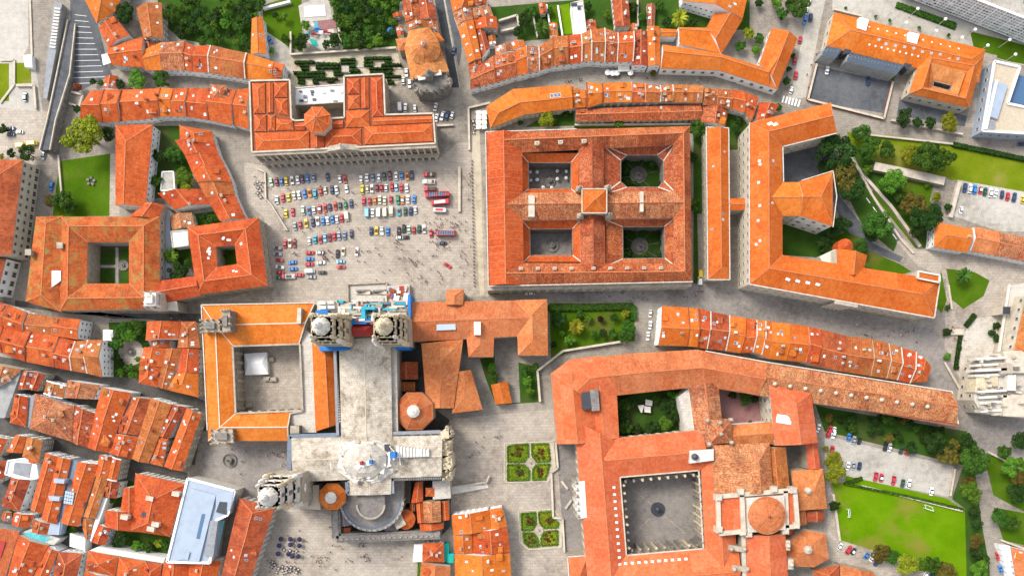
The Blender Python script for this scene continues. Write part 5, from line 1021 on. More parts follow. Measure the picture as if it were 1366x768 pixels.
T = thing('long_house', 'long two slope house, bright left slope, white window front facing the small garden', 'house', P((180, 225), 0))
wing(T, Q('p', '154,167 154,274'), Q('p', '204,166 194,276'), 9, 'r', hip=(1, 0), rise=3.4, rt=.38, wall='white_wall', sky=1)
row('10', ['930,-20 1140,-14', '985,60 1165,58', '1018,140 1196,112', '1052,205 1236,205', '1100,288 1250,268', '1172,412 1310,398'], 'rrrbr', [7.2, 6.9, 7.3, 7.1, 6.8], '%s house down the row along the square edge, %s tiles', wall='white_wall')
house('00', 'r', 7.2, '955,668 960,770 1142,765 1128,698', 'hipped orange house at the top of the row along the square edge', (1, 0))
house('10', 'r', 5.0, '838,262 930,350 1122,322 1070,240', 'low red roof with white panels behind the row along the square edge')
house('10', 'm', 5.8, '905,382 916,460 1040,440 1020,366', 'mottled roof next to the white flat roof behind the court block'); 
T = thing('flat_annex', 'white flat roofed annex below the mottled roof behind the court block', 'annex', P((239, 318), 0)); slab(T, '10', '912,468 1000,460 1005,540 922,552', 0, 7, 'white_wall', 'white_paint'); pathbeam(T, '10', '912,468 1000,460 1005,540 922,552', 7, .5, .5, 'trim', 'parapet')
T = thing('glass_corridor', 'pale grey glazed corridor along the right side of the lichen spotted college', 'corridor', P((220, 335), 0)); slab(T, '10', '868,330 905,360 905,710 868,725', 0, 5, 'white_wall', 'zinc')
T = thing('garden_shed', 'white open roofed shed in the garden beside the long two slope house', 'shed', P((222, 240), 0)); slab(T, '10', '865,150 925,148 932,245 858,250', 0, 3, 'white_wall', 'concrete'); pathbeam(T, '10', '865,150 925,148 932,245 858,250', 3, .6, .4, 'white_paint', 'parapet')
# ---- top middle, left of the asphalt street
house('U', 'n', 7.2, '95,-30 122,172 240,150 225,-30', 'mottled brown house above the round roofed church, left of the street')
house('U', 'd', 7.5, '226,-30 240,152 372,150 332,-30', 'dark red house facing the asphalt street with a blue skylight')
house('U', 'b', 6.5, '122,172 150,238 312,214 300,150', 'low brown roof pressed against the church apse'); house('U', 'm', 6.8, '280,152 312,215 388,262 372,150', 'mottled roof between the church and the asphalt street')
house('U', 'r', 3.6, '20,110 30,140 100,125 95,95', 'tiny garden roof in the wood left of the church'); house('U', 'r', 4.3, '45,215 60,290 110,275 105,205', 'small orange roof under the trees beside the church')
# ---- right of the asphalt street
house('V', 'o', 7.2, '-5,-40 24,100 165,58 285,-40', 'bright orange house at the top of the right side of the street')
house('V', 'r', 6.5, '165,58 290,38 300,-30 260,-40', 'red orange rear roof behind the top house of the street')
house('V', 'm', 7.2, '22,102 62,202 186,150 165,60', 'mottled pale house second from the top of the street'); house('V', 'm', 6.5, '172,92 192,150 346,130 312,50', 'mottled rear roof with curved eave behind the second street house')
house('V', 'o', 7.6, '62,206 146,500 250,462 186,155', 'long bright orange house with a line of skylights along the street', sky=8)
house('V', 'r', 6.5, '192,152 200,232 382,230 366,132', 'wide red roof with white dormers behind the long street house'); house('V', 'd', 6.0, '205,240 250,460 318,372 272,240', 'dark red rear roof stepping down behind the long street house')
house('V', 'd', 6.5, '146,500 156,600 245,572 250,466', 'brown house with round white skylights above the mottled corner'); house('V', 'b', 4.3, '300,285 310,360 365,350 360,275', 'little tan yard roof between the street rear roofs')
row('V', ['170,560 160,706', '345,440 362,652', '520,405 536,597', '602,362 616,578', '702,368 707,560', '812,290 815,522', '930,280 932,508', '1045,268 1050,492'], 'nnombbr', [7.6, 7.3, 8.3, 7.5, 7.2, 7.6, 7.6], '%s house from the asphalt street in the curved white row, %s tiles', wall='white_wall')
house('V', 'm', 5.0, '355,370 362,440 520,400 510,345', 'low mottled rear roof behind the corner of the white fronted row'); house('V', 'o', 5.8, '478,330 502,395 600,372 580,316', 'orange rear roof with ridge facing the palm garden')
row('02', ['365,180 368,330', '415,160 420,324', '490,150 490,332', '560,176 556,332', '645,166 640,330'], 'bbnr', [7.8, 7.5, 7.3, 7.9], '%s house from the palm garden of the middle white fronted row, %s tiles', wall='white_wall')
house('02', 'd', 7.6, '645,165 637,350 720,352 716,166', 'dark red gable house turned end on to the curved street'); house('02', 'o', 7.9, '716,145 722,352 788,352 782,142', 'tall bright orange house turned end on beside the palace corner', wall='white_wall')
house('02', 'd', 6.5, '527,-30 545,148 628,146 615,-30', 'long brown roof running back through the gardens from the street'); house('02', 'o', 4.3, '620,130 625,165 665,162 662,125', 'small orange rear roof beside the long brown garden roof')
house('02', 'rust', 2.9, '714,22 716,140 756,140 762,22', 'narrow brown terrace roof beside the dark garden'); house('02', 'p', 3.6, '372,118 385,168 448,158 440,108', 'pink flat terrace roof behind the white fronted row', wall='white_wall')
T = thing('white_flat_house', 'white flat roofed house between lawns behind the curved street', 'house', P((771, 30), 0)); slab(T, '02', '310,20 372,5 392,180 330,186', 0, 7, 'white_wall', 'white_paint'); pathbeam(T, '02', '310,20 372,5 392,180 330,186', 7, .5, .4, 'trim', 'parapet')
for k in range(4): c = P(Q('02', '%d,%d' % (R_.randint(318, 372), R_.randint(20, 60)))[0], 7); b = MB(); b.box((c.x, c.y, 7.6), (1.4, 1.1, 1.2)); b.build('roof_unit', R_.choice(['dark_metal', 'lead', 'white_paint']), T)
house('02', 'r', 3.6, '136,20 145,78 182,70 172,12', 'tiny red garden house beside the palm'); house('02', 'o', 3.6, '192,125 195,192 242,190 236,122', 'orange garden roof right of the palm')
# ---- orange palace on the curved street
T = thing('orange_palace', 'bright orange palace bending along the curved street around a small tree court', 'palace', P((960, 70), 0))
wing(T, Q('02', '798,238 1105,285 1340,362') + Q('03', '30,230'), Q('02', '790,366 1100,376 1366,462') + Q('03', '55,478'), 8, 'o', hip=(0, 0), rise=3.4, wall='white_wall', style='palace', rt=.4)
wing(T, Q('03', '-45,340 22,150'), Q('03', '52,476 160,206'), 8.1, 'o', hip=(0, 0), rise=3.2, wall='white_wall', style='palace', rt=.58)
wing(T, Q('02', '1030,152 1072,72'), Q('02', '1112,290 1226,104'), 7.9, 'o', hip=(0, 0), rise=3.2, wall='white_wall', style='palace', rt=.5)
wing(T, Q('02', '880,146 1090,150'), Q('02', '890,238 1110,286'), 7.6, 'o', hip=(0, 0), rise=1.8, wall='white_wall', style=None, rt=.2)
wing(T, Q('02', '785,152 875,158'), Q('02', '790,198 872,196'), 6.5, 'o', hip=(0, 0), wall='white_wall', style=None)
house('02', 'o', 8.6, '900,-60 905,5 1225,100 1262,-60', 'orange hall with white dormered front above the palace tree court', (0, 0), wall='white_wall')
# ---- row between the curved street and the four court palace
T = thing('bent_house', 'bent bright orange building with a solar panel opposite the curved street', 'building', P((705, 140), 0)); _, SL, _m = wing(T, Q('p', '649,142 684,119 762,113'), Q('p', '654,171 700,153 764,145'), 7, 'o', hip=(1, 0), rise=2.6, wall='cream_wall', rt=.6)
for k in range(3): skylight(T, SL[2], .62+.07*k, .75, 1.5, 2.4, 'blue_glass')
row('02', ['312,462 320,575', '388,482 390,572'], 'o', [5.8], '%s short orange house joining the bent building, %s tiles')
row('02', ['392,438 396,575', '476,446 476,550', '546,440 548,546', '632,440 632,546', '706,446 708,546', '786,456 786,546', '852,452 852,546', '1012,456 1010,548'], 'ooorbbb', [7.2, 6.9, 7.1, 6.6, 6.9, 6.8, 7.0], '%s house from the bent building under the curved street, %s tiles', wall='cream_wall', sky=4)
house('02', 'n', 5.0, '335,582 1005,556 1008,638 338,648', 'very long mottled brown shed roof behind the row, above the four court palace', (0, 0), sky=1, wall='stone_wall', ribs=2.2, ribmat='ridge_d')
row('02', ['1018,470 1015,560', '1092,474 1088,565', '1166,478 1166,582', '1236,488 1238,602', '1306,518 1272,645'], 'bbrr', [6.8, 7.1, 6.8, 6.6], '%s house from the long shed under the curved street, %s tiles')
house('02', 'n', 5.4, '1016,562 1002,652 1136,672 1146,586', 'mottled brown rear roof by the tree at the end of the row', ribs=2.2, ribmat='ridge_d'); house('02', 'r', 6.8, '1312,546 1294,642 1370,632 1420,560', 'red orange house between the row and the cream fronted block')
# ---- row of narrow houses right of the middle
prs = ['795,95 775,305', '935,105 930,310', '990,108 985,315', '1055,125 1035,325', '1155,145 1135,335', '1245,160 1215,347', '1300,170 1280,342', '1348,176 1325,357']
row('22', prs, 'oordoro', [10.5, 10.2, 9.6, 10.4, 10.2, 9.8, 10], '%s house from the white cars in the narrow island row, %s tiles', sky=4)
row('23', ['-12,172 -35,360', '25,180 4,376', '120,190 100,386', '220,205 206,396', '286,220 260,416', '418,255 400,446', '560,272 552,470', '645,295 632,482', '712,316 690,490', '792,340 758,506'], 'ooordbbbr', [10, 10.3, 9.8, 10.4, 10, 9.6, 10.2, 9.9, 9.7], '%s house after the skylit half in the narrow island row, %s tiles', first=7, sky=4)
house('23', 'r', 9.6, '792,342 758,506 850,496 872,420', 'rounded red end house of the narrow island row', (0, 1))
# ---- white houses at the right
T = thing('white_house', 'white walled house with orange hipped roof at the corner of the wooded garden', 'house', P((1270, 322), 0)); wing(T, Q('13', '895,415 1092,452'), Q('13', '886,548 1062,578'), 8, 'o', hip=(1, 0), rise=2.8, wall='white_wall', hipfac=(.7, 0), chim=1)
T = thing('white_house', 'white walled house with salmon and mottled roof beside the upper car park', 'house', P((1330, 330), 0)); wing(T, Q('13', '1102,440 1232,466'), Q('13', '1084,570 1210,594'), 8, 'l', hip=(0, 0), rise=2.8, wall='white_wall'); wing(T, Q('13', '1230,468 1420,505'), Q('13', '1210,594 1420,636'), 7.8, 'm', hip=(0, 0), rise=2.6, wall='white_wall')
house('33', 'l', 7, '1295,612 1325,800 1420,800 1420,640', 'salmon roofed house at the lower right beside two parked cars', wall='white_wall')
T = thing('white_steps', 'white stepped terrace walls beside the lower right salmon roof', 'terrace', P((1345, 745), 0)); 
for k in range(6): slab(T, '33', '%d,%d %d,%d %d,%d %d,%d' % (1235+k*8, 600+k*30, 1290+k*8, 605+k*30, 1298+k*8, 630+k*30, 1243+k*8, 628+k*30), 0, 4.5-.3*k, 'white_wall', 'white_paint', 'step')
# ---- block right of the small tree square
house('20', 'r', 11, '785,178 775,279 946,270 966,178', 'red roof with four white skylights above the tree square'); house('20', 'b', 11.4, '966,178 945,318 1066,320 1044,178', 'brown hipped roof at the corner facing the cloister', (1, 0))
house('20', 'r', 11, '766,315 744,412 862,420 880,320', 'orange roof with skylights beside the tree square fountain'); house('20', 'r', 10.6, '744,412 738,505 836,528 862,420', 'hipped orange roof below it on the tree square corner', (0, 1))
house('20', 'b', 10.8, '880,320 838,526 902,544 970,320', 'mossy brown narrow roof in the middle of the block by the cloister'); house('20', 'r', 11.2, '970,320 940,455 1058,450 1058,325', 'red upper roof of the block facing the cloister'); house('20', 'o', 10.6, '940,455 880,540 1058,582 1058,452', 'bright orange hipped roof with a blue skylight facing the cloister', (0, 1), wall='cream_wall')
house('20', 'd', 8, '806,280 806,316 905,316 905,280', 'dark recessed roof between the red roof and the orange one by the tree square')
# ---- terrace left of the tree square
row('20', ['-60,60 -60,200', '50,92 15,205', '140,130 120,245', '285,155 275,252', '432,168 415,276'], 'rrbr', [10, 10.4, 9.8, 10.3], '%s house along the upper half of the terrace before the tree square, %s tiles', wall='white_wall')
row('20', ['-60,190 -60,335', '15,208 12,346', '165,232 132,392', '312,258 286,422', '402,282 380,440', '468,276 465,455', '546,276 546,476'], 'rrrrbb', [10, 10.5, 10, 9.6, 10.2, 10.4], '%s house along the lower half of the terrace by the tree square, %s tiles', wall='white_wall')
# ---- long block below
house('B', 'm', 10, '-60,20 -60,190 60,135 140,60', 'mottled roof with a dark unit at the left end of the long dense block'); 
T = thing('grey_flat_house', 'grey walled flat roof sloping away at the left end of the long dense block', 'house', P((8, 525), 0)); slab(T, 'B', '-60,190 60,135 140,62 30,370 -60,370', 0, 9, 'grey_wall', 'grey_wall')
house('B', 'd', 9, '150,66 112,190 182,184 214,76', 'narrow red brown roof beside the grey flat roof'); house('B', 'd', 9.3, '216,76 184,185 240,200 292,92', 'second narrow red brown roof beside the grey flat roof')
house('B', 'b', 9, '300,132 280,212 402,246 424,166', 'brown roof framed by white walls in the long dense block', wall='white_wall', party='white_paint'); house('B', 'm', 10, '432,128 418,240 600,252 642,160', 'mottled tan roof with a stair opening in the long dense block')
house('B', 'r', 10.4, '95,215 62,402 166,430 182,238', 'orange hipped house with white skylights on the dark lane', (0, 1)); 
T = thing('grey_party_roof', 'narrow grey roof strip between the orange hipped house and the large mottled roof', 'roof strip', P((41, 550), 0)); slab(T, 'B', '182,240 226,215 188,432 168,430', 0, 9.6, 'grey_wall', 'lead')
house('B', 'm', 10.5, '226,215 190,440 458,522 474,296', 'largest mottled roof of the dense block with a square light well', (.8, .8), chim=2, sky=2); house('B', 'n', 10, '474,286 456,522 560,560 612,342', 'mottled roof with white skylights next to the largest mottled roof', sky=5)
house('B', 'r', 10.8, '652,172 606,345 742,468 842,210', 'large orange roof with a gabled dormer in the dense block', sky=5); house('B', 'o', 12.2, '705,222 640,300 690,318 760,240', 'bright gabled dormer on the large orange roof', base=9, sky=0, chim=0)
house('B', 'r', 10, '610,345 560,560 692,592 742,470', 'orange roof with a hipped dormer on the lane side of the dense block'); house('B', 'o', 11.6, '665,468 630,540 690,556 705,520', 'small hipped dormer above the lane', (1, 1), base=8, sky=0, chim=0)
house('B', 'd', 10, '848,232 748,462 888,482 962,250', 'red brown roof with white panels and a pink front terrace in the dense block', sky=4); house('B', 'r', 9.8, '742,470 692,592 846,632 882,490', 'orange roof with double skylights on the lane side', sky=4)
house('B', 'b', 10.6, '965,240 845,632 950,662 1100,285', 'long brownish orange roof running through the dense block', sky=1); house('B', 'd', 10, '1102,284 1012,482 1080,502 1196,300', 'dark red long roof near the cloister end of the dense block'); house('B', 'r', 9.6, '1010,490 952,660 1042,682 1078,505', 'pair of red hipped roofs on the lane near the cloister end', (1, 1))
house('B', 'r', 9.8, '1196,302 1050,682 1165,712 1290,352', 'patched orange end house of the dense block with a bare stone side', wall='stone_wall', sky=5)
# ---- lower left block
house('A', 'r', 10, '82,36 32,125 112,132 138,46', 'orange roof at the top corner of the lower left block'); house('A', 'b', 10.2, '140,48 115,150 200,190 222,64', 'brown hipped roof at the lane corner of the lower left block', (0, 1)); house('A', 'r', 9, '-60,40 -60,160 0,140 40,60', 'orange roof at the far lane side of the lower left block')
T = thing('white_terrace_house', 'white house with a grey roof terrace and an orange hatch', 'house', P((28, 622), 0)); slab(T, 'A', '45,170 185,150 200,260 130,272 30,240', 0, 9, 'white_wall', 'white_paint'); slab(T, 'A', '75,180 160,185 148,260 66,238', 9, 9.5, 'trim', 'lead', 'roof_terrace'); slab(T, 'A', '148,152 185,160 180,188 146,180', 9, 10.4, 'white_wall', 'r', 'hatch'); pathbeam(T, 'A', '45,170 185,150 200,260 130,272 30,240', 9, .6, .7, 'white_paint', 'parapet')
house('A', 'd', 9.6, '58,258 10,405 98,436 158,270', 'red brown hipped roof with a white window wall', (0, 1), wall='white_wall'); house('A', 'd', 9, '-60,180 -60,300 40,250 30,170', 'dark red roof left of the white terrace house')
house('A', 'r', 10, '236,128 156,425 216,442 302,150', 'long orange roof with a raised ridge in the lower left block'); house('A', 'r', 10.3, '302,150 212,472 292,500 368,165', 'long orange roof with blue grey dormers beside the grey gutter'); 
T = thing('grey_gutter_roof', 'blue grey metal gutter strip running between two long orange roofs', 'roof strip', P((87, 665), 0)); slab(T, 'A', '372,165 402,175 312,555 250,550 300,440', 0, 9.2, 'zinc', 'slate'); slab(T, 'A', '262,485 312,488 305,555 245,552', 0, 9.4, 'zinc', 'zinc', 'roof_hatch')
for pts in ('278,262 335,268 330,290 278,285', '250,352 310,358 305,380 255,376'): slab(T, 'A', pts, 8, 13.6, 'zinc', 'zinc', 'dormer')
tt = house('A', 'r', 10, '404,175 316,490 406,512 512,190', 'wide red roof with a white framed glass skylight bank', sky=5); pw = PQ('A', '338,325 385,335 375,400 328,392', 12.4)
for i in range(4):
    for j in range(4):
        g = [pw[0].lerp(pw[1], u).lerp(pw[3].lerp(pw[2], u), v) for u, v in ((i/4+.02, j/4+.02), (i/4+.23, j/4+.02), (i/4+.23, j/4+.23), (i/4+.02, j/4+.23))]; b = MB(); b.prism(g, 11, 12.5, 0); b.build('glass_pane', 'sky_glass', tt)
house('A', 'r', 9.8, '516,140 488,245 552,272 582,150', 'orange roof by the lane with crossed gables'); house('A', 'r', 10.4, '582,152 556,266 604,276 628,166', 'bright gable with white verge by the pale forecourt', party='white_paint'); house('A', 'b', 9.6, '500,242 432,460 492,472 560,270', 'narrow brownish roof stepping down the middle of the lower left block')
house('A', 'd', 8.6, '546,272 540,355 602,366 620,286', 'dark red lean-to beside the planted court'); house('A', 'b', 8.4, '412,462 440,572 466,576 488,480', 'narrow brownish roof end above the white tent roof'); house('A', 'r', 8, '510,500 475,592 545,606 572,520', 'red roof beside the white wall of the planted court', wall='white_wall')
T = thing('white_long_wall', 'long white side wall dropping from the narrow brownish roof to the planted court', 'wall', P((133, 690), 0)); slab(T, 'A', '530,358 556,365 500,520 470,590 462,575', 0, 8.2, 'white_wall', 'white_paint')
house('A', 'd', 9, '170,470 165,540 240,552 270,500', 'dark red roof beside the blue grey hatch'); house('A', 'r', 8, '70,440 60,500 150,520 175,450', 'low orange roof above the roof pool'); house('A', 'r', 6, '20,432 5,470 45,490 58,440', 'tiny orange roof beside a shrub')
T = thing('pool_terrace', 'roof terrace with a turquoise swimming pool', 'terrace', P((50, 715), 0)); slab(T, 'A', '100,545 165,520 310,575 280,605 240,605', 0, 7, 'white_wall', 'palestone_floor'); slab(T, 'A', '115,550 165,537 272,575 225,592', 7, 7.15, 'trim', 'pool', 'pool_water')
T = thing('white_tent_roof', 'white ribbed tent roof beside the roof pool', 'tent', P((104, 720), 0)); 
for k in range(5): slab(T, 'A', '%d,%d %d,%d %d,%d %d,%d' % (362+k*16, 545+k*5, 377+k*16, 550+k*5, 375+k*16, 618+k*5, 360+k*16, 613+k*5), 0, 6.2+.25*(k % 2), 'white_wall', 'white_paint', 'canvas_bay')
house('A', 'r', 9.6, '95,555 30,800 140,820 250,610', 'large orange roof with white walled stair below the roof pool', sky=4); house('A', 'r', 9.4, '252,612 150,820 230,830 300,640', 'orange roof beside a purple grey party wall', sky=3); house('A', 'd', 9, '302,640 262,830 385,830 425,650', 'red brown hipped roof below the white tent roof', (1, 0))
T = thing('red_wall_house', 'grey roofed house with a red painted wall at the left edge below the pool', 'house', P((8, 745), 0)); slab(T, 'A', '-60,510 100,535 20,800 -60,800', 0, 9, 'grey_wall', 'd'); slab(T, 'A', '-20,585 28,592 5,670 -20,680', 9, 9.4, 'red_roof', name='red_wall')
house('A', 'r', 9, '455,635 442,735 595,770 612,668', 'hipped orange roof with a white roof light below the white strip', (1, 1), sky=2); house('A', 'r', 9, '615,668 600,780 745,800 750,690', 'plain orange roof in the middle of the lower terrace', (1, 0)); house('30', 'r', 9, '772,688 750,800 850,810 862,702', 'orange roof at the right end of the lower terrace', (1, 0)); house('A', 'r', 8.6, '440,738 420,840 590,850 598,772', 'low orange front roof at the foot of the lower terrace')
T = thing('white_parapet', 'white parapet strip along the top of the lower terrace', 'wall', P((170, 740), 0)); slab(T, '30', '520,610 880,670 868,698 470,632', 0, 8, 'white_wall', 'white_stone')
T = thing('hipped_mansion', 'large orange mansion with several hips, dark light well and stone chimneys', 'house', P((200, 670), 0)); wing(T, Q('30', '722,218 688,524'), Q('30', '985,276 905,556'), 11, 'r', hip=(1, 1), rise=4.2, wall='cream_wall', hipfac=(.8, .6)); wing(T, Q('30', '560,416 560,500'), Q('30', '730,420 730,532'), 10.4, 'r', hip=(0, 0), wall='cream_wall', pitch=.45); wing(T, Q('30', '660,296 640,430'), Q('30', '740,290 760,430'), 10.2, 'r', hip=(0, 0), wall='cream_wall', pitch=.5)
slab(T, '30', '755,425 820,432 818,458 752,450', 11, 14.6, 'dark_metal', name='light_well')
for a_ in ((800, 352), (830, 490), (665, 452), (938, 328), (805, 515)): c = P(Q('30', '%d,%d' % a_)[0], 15); b = MB(); b.box((c.x, c.y, 13.6), (3, 1.8, 3.6), -.2); b.box((c.x, c.y, 15.6), (3.4, 2.2, .4), -.2); b.build('chimney', 'pale_stone', T)
T = thing('modern_museum', 'pale blue grey modern building with angular metal roof and white rim', 'museum', P((265, 695), 0)); slab(T, '30', '1002,246 1252,312 1215,440 1150,470 1120,695 892,690', 0, 13, 'white_stone', 'zinc', style=None); pathbeam(T, '30', '1002,246 1252,312 1215,440 1150,470 1120,695 892,690', 13, 1.1, .6, 'white_paint', 'parapet')
for pts, zz, mt in (('1020,300 1150,335 1060,690 935,680', 14.2, 'zinc'), ('1075,435 1092,436 1062,568 1045,566', 14.4, 'blue_glass'), ('1150,330 1245,315 1225,420 1150,410', 14.0, 'zinc'), ('1170,370 1210,372 1205,440 1150,425', 14.2, 'dark_metal'), ('1120,470 1160,475 1135,665 1085,660', 14.4, 'lead'), ('1160,470 1195,470 1155,660 1135,660', 9, 'pool'), ('960,640 1010,640 1000,680 955,672', 15, 'zinc')): slab(T, '30', pts, 8, zz, 'zinc', mt, 'roof_plane')
house('30', 'd', 10.5, '1275,350 1165,830 1310,860 1462,405', 'long orange roof with white skylights between the pale museum and the lower plaza', hip=(1, 0), sky=9, wall='stone_wall', hipfac=(.5, 0)); house('30', 'r', 8.6, '872,690 850,830 1010,830 1005,700', 'small red roof at the foot of the pale museum'); house('30', 'r', 8.8, '1008,690 1000,830 1140,830 1182,680', 'second small red roof at the foot of the pale museum')
# ---- lower middle
house('31', 'o', 10, '1040,442 1050,548 1252,520 1238,414', 'upper left roof of the orange house cluster beside the parterre plaza', sky=3); house('31', 'o', 10.3, '1240,412 1252,518 1336,502 1310,400', 'upper right hipped roof of the orange house cluster', (1, 0)); house('31', 'o', 9.8, '1050,550 1055,642 1152,645 1152,546', 'middle left roof of the orange house cluster', sky=2); house('31', 'r', 10, '1155,530 1155,645 1352,640 1336,506', 'middle right roof with a glass skylight in the orange house cluster', sky=6); house('31', 'o', 9.6, '1056,648 1060,840 1360,840 1352,645', 'lower wide roof of the orange house cluster', sky=8)
house('31', 'r', 7, '886,590 886,690 1000,692 998,588', 'hipped orange roof beside the turquoise awning', (1, 1)); house('31', 'l', 7, '878,690 866,830 1030,830 1034,715', 'pale orange roof behind the green hedge strip')
T = thing('turquoise_awning', 'turquoise awning and tarp between the hipped roof and the house cluster', 'awning', P((595, 740), 0)); slab(T, '31', '996,595 1024,592 1026,692 998,690', 0, 4, 'teal', 'teal', 'canopy'); slab(T, '31', '1018,650 1052,645 1052,695 1018,698', 0, 4.4, 'cyan_net', 'teal', 'tarp')
for k, pts in enumerate(('840,596 885,594 885,640 838,642', '836,645 884,642 884,690 834,692')):
    T = thing('white_canopy', 'square white market canopy %s on the plaza' % ('nearer the choir wall' if k == 0 else 'beside the hedge strip'), 'canopy', P((557, 737), 0)); pw = PQ('31', pts, 3); b = MB(); ap = mid(pw)+Vector((0, 0, 3.9))
    for i in range(4): b.face([pw[i], pw[(i+1) % 4], ap], up=True); b.face([pw[i], pw[(i+1) % 4], pw[(i+1) % 4]-Vector((0, 0, .4)), pw[i]-Vector((0, 0, .4))])
    b.build('canvas', 'white_paint', T)
    for p in pw: b = MB(); b.box((p.x*.985+ap.x*.015, p.y*.985+ap.y*.015, 1.4), (.12, .12, 2.8)); b.build('post', 'dark_metal', T)
T = thing('stone_ramp', 'white stone stair ramp leading from the cathedral north front to the parterre plaza', 'stairs', P((625, 648), 0)); pw = PQ('31', '1040,292 1225,265 1238,298 1042,330', 1.5)
for k in range(16):
    g = [pw[0].lerp(pw[1], k/16), pw[0].lerp(pw[1], (k+.96)/16), pw[3].lerp(pw[2], (k+.96)/16), pw[3].lerp(pw[2], k/16)]; b = MB(); b.prism(g, 0, 3.0-.17*k); b.build('step', 'white_stone', T)
pathbeam(T, '31', '1040,292 1225,265 1240,230', 1.5, .6, 1.2, 'pale_stone', 'balustrade', closed=False)
# ================================================================== windows (every wall that can be seen)
def inside(x, y, poly):
    r = False; j = len(poly)-1
    for i in range(len(poly)):
        xi, yi = poly[i]; xj, yj = poly[j]
        if (yi > y) != (yj > y) and x < (xj-xi)*(y-yi)/(yj-yi)+xi: r = not r
        j = i
    return r
def win_mesh(name, frame, pane, arch=False):
    b = MB()
    # frame of four bars, recessed pane, one mullion; local x across, z up, -y outward
    for c, s in (((-.46, -.04, 0), (.1, .16, 1)), ((.46, -.04, 0), (.1, .16, 1)), ((0, -.04, .46), (.84, .16, .1)), ((0, -.05, -.46), (1.1, .2, .1)), ((0, -.02, 0), (.05, .1, .84))): b.box(c, s, 0, 0)
    b.face([(-.42, -.01, -.42), (.42, -.01, -.42), (.42, -.01, .42), (-.42, -.01, .42)], 1)
    o = b.build(name, [frame, pane]); me = o.data; bpy.data.objects.remove(o); return me
WM = {'house': win_mesh('window', 'white_paint', 'glass'), 'palace': win_mesh('window', 'pale_stone', 'glass'), 'civic': win_mesh('window', 'cream_wall', 'glass'), 'arcade': win_mesh('arch', 'pale_stone', 'dark_metal')}
NW = 0
for (T, a, d, out, z0, z1, st) in WALLS:
    if not st: continue
    out = Vector((out.x, out.y, 0)); e = d-a; e.z = 0; L = e.length
    if L < 2.6 or z1-z0 < 3 or out.length < .1: continue
    nrm = Vector((e.y, -e.x, 0)).normalized()
    if nrm.dot(out) < 0: nrm = -nrm
    m_ = (a+d)/2; px = m_.x*F/H + NX; py = NY - m_.y*F/H
    if not (-15 < px < 1381 and -15 < py < 783): continue
    seen = -(m_.x*nrm.x + m_.y*nrm.y) * (z1/(H-z1)) / .36
    if seen < 3.0: continue
    hid = 0
    for tt_ in (.25, .5, .75):
        q = a.lerp(d, tt_) + nrm*1.6
        if any(inside(q.x, q.y, f_[1]) and f_[2] > z1*.6 for f_ in FOOT if f_[0] is not T or True): hid += 1
    if hid >= 2: continue
    sp, ww, wh, fl = {'house': (2.5, 1.15, 1.7, 3.1), 'palace': (4.2, 1.6, 2.4, 5.0), 'civic': (3.6, 1.7, 2.2, 4.0), 'arcade': (3.2, 2.0, 3.2, 4.8)}[st]
    nf = max(1, int((z1-z0-.5)/fl)); nn = max(1, int(L/sp)); rz = math.atan2(e.y, e.x)
    if Vector((cos(rz-pi/2), sin(rz-pi/2), 0)).dot(nrm) < 0: rz += pi
    tl = parent_loc(T)
    for f_ in range(nf):
        zz = z0 + (z1-z0)*(f_+.52)/nf
        for k in range(nn):
            if R_.random() < .04 and st == 'house': continue
            p = a.lerp(d, (k+.5)/nn) + nrm*.03; p.z = zz
            o = link('window' if st != 'arcade' else 'arch', WM[st], T); o.location = p - tl; o.rotation_euler = (0, 0, rz); big_ = st in ('civic',) and f_ == 0
            o.scale = (ww*(1.5 if big_ else 1), 1.4, wh*(1.4 if big_ else 1)); NW += 1
print('windows', NW)

# ================================================================== vegetation
def leaf_cloud(name, pts_n, lobes, size, rnd, low=-.35):
    """many small leaf faces spread over the lobes of a crown of radius 1"""
    vs, fs, tint = [], [], []
    for i in range(pts_n):
        lb = rnd.choices(lobes, [l[3]**2 for l in lobes])[0]
        while True:
            d = Vector((rnd.gauss(0, 1), rnd.gauss(0, 1), rnd.gauss(0, 1))).normalized()
            if d.z > low: break
        c = Vector(lb[:3]) + d*lb[3]*rnd.uniform(.7, 1.0)*(1.18 if rnd.random() < .12 else 1)
        nrm = (d + Vector((rnd.gauss(0, .5), rnd.gauss(0, .5), rnd.gauss(0, .5)+.25))).normalized()
        u = nrm.cross(Vector((rnd.gauss(0, 1), rnd.gauss(0, 1), rnd.gauss(0, 1)))).normalized(); v = nrm.cross(u); s = size*rnd.uniform(.6, 1.35)
        b0 = len(vs); vs += [c-u*s-v*s*.6, c+u*s-v*s*.6, c+u*s*.7+v*s*.7, c-u*s*.7+v*s*.7]; fs.append((b0, b0+1, b0+2, b0+3)); tint.append(min(1, max(0, rnd.gauss(.42+lb[4], .22))))
    me = bpy.data.meshes.new(name); me.from_pydata(vs, [], fs); at = me.attributes.new('tint', 'FLOAT', 'FACE'); at.data.foreach_set('value', tint); me.materials.append(MATS['leaf_mid']); return me
def crown_lobes(rnd, k=9, flat=.75):
    L = [(rnd.uniform(-.1, .1), rnd.uniform(-.1, .1), 0, .55, 0)]
    for i in range(k):
        a = i*2*pi/k*1.62 + rnd.uniform(-.3, .3); r = rnd.uniform(.42, .82); L.append((r*cos(a), r*sin(a), rnd.uniform(-.3, .5)*flat, rnd.uniform(.2, .42), rnd.gauss(0, .13)))
    return L
CROWN = [leaf_cloud('crown', 1500, crown_lobes(random.Random(i)), .085, random.Random(40+i)) for i in range(5)]
CROWNB = [leaf_cloud('crown', 4200, crown_lobes(random.Random(20+i), 15), .048, random.Random(60+i)) for i in range(5)]
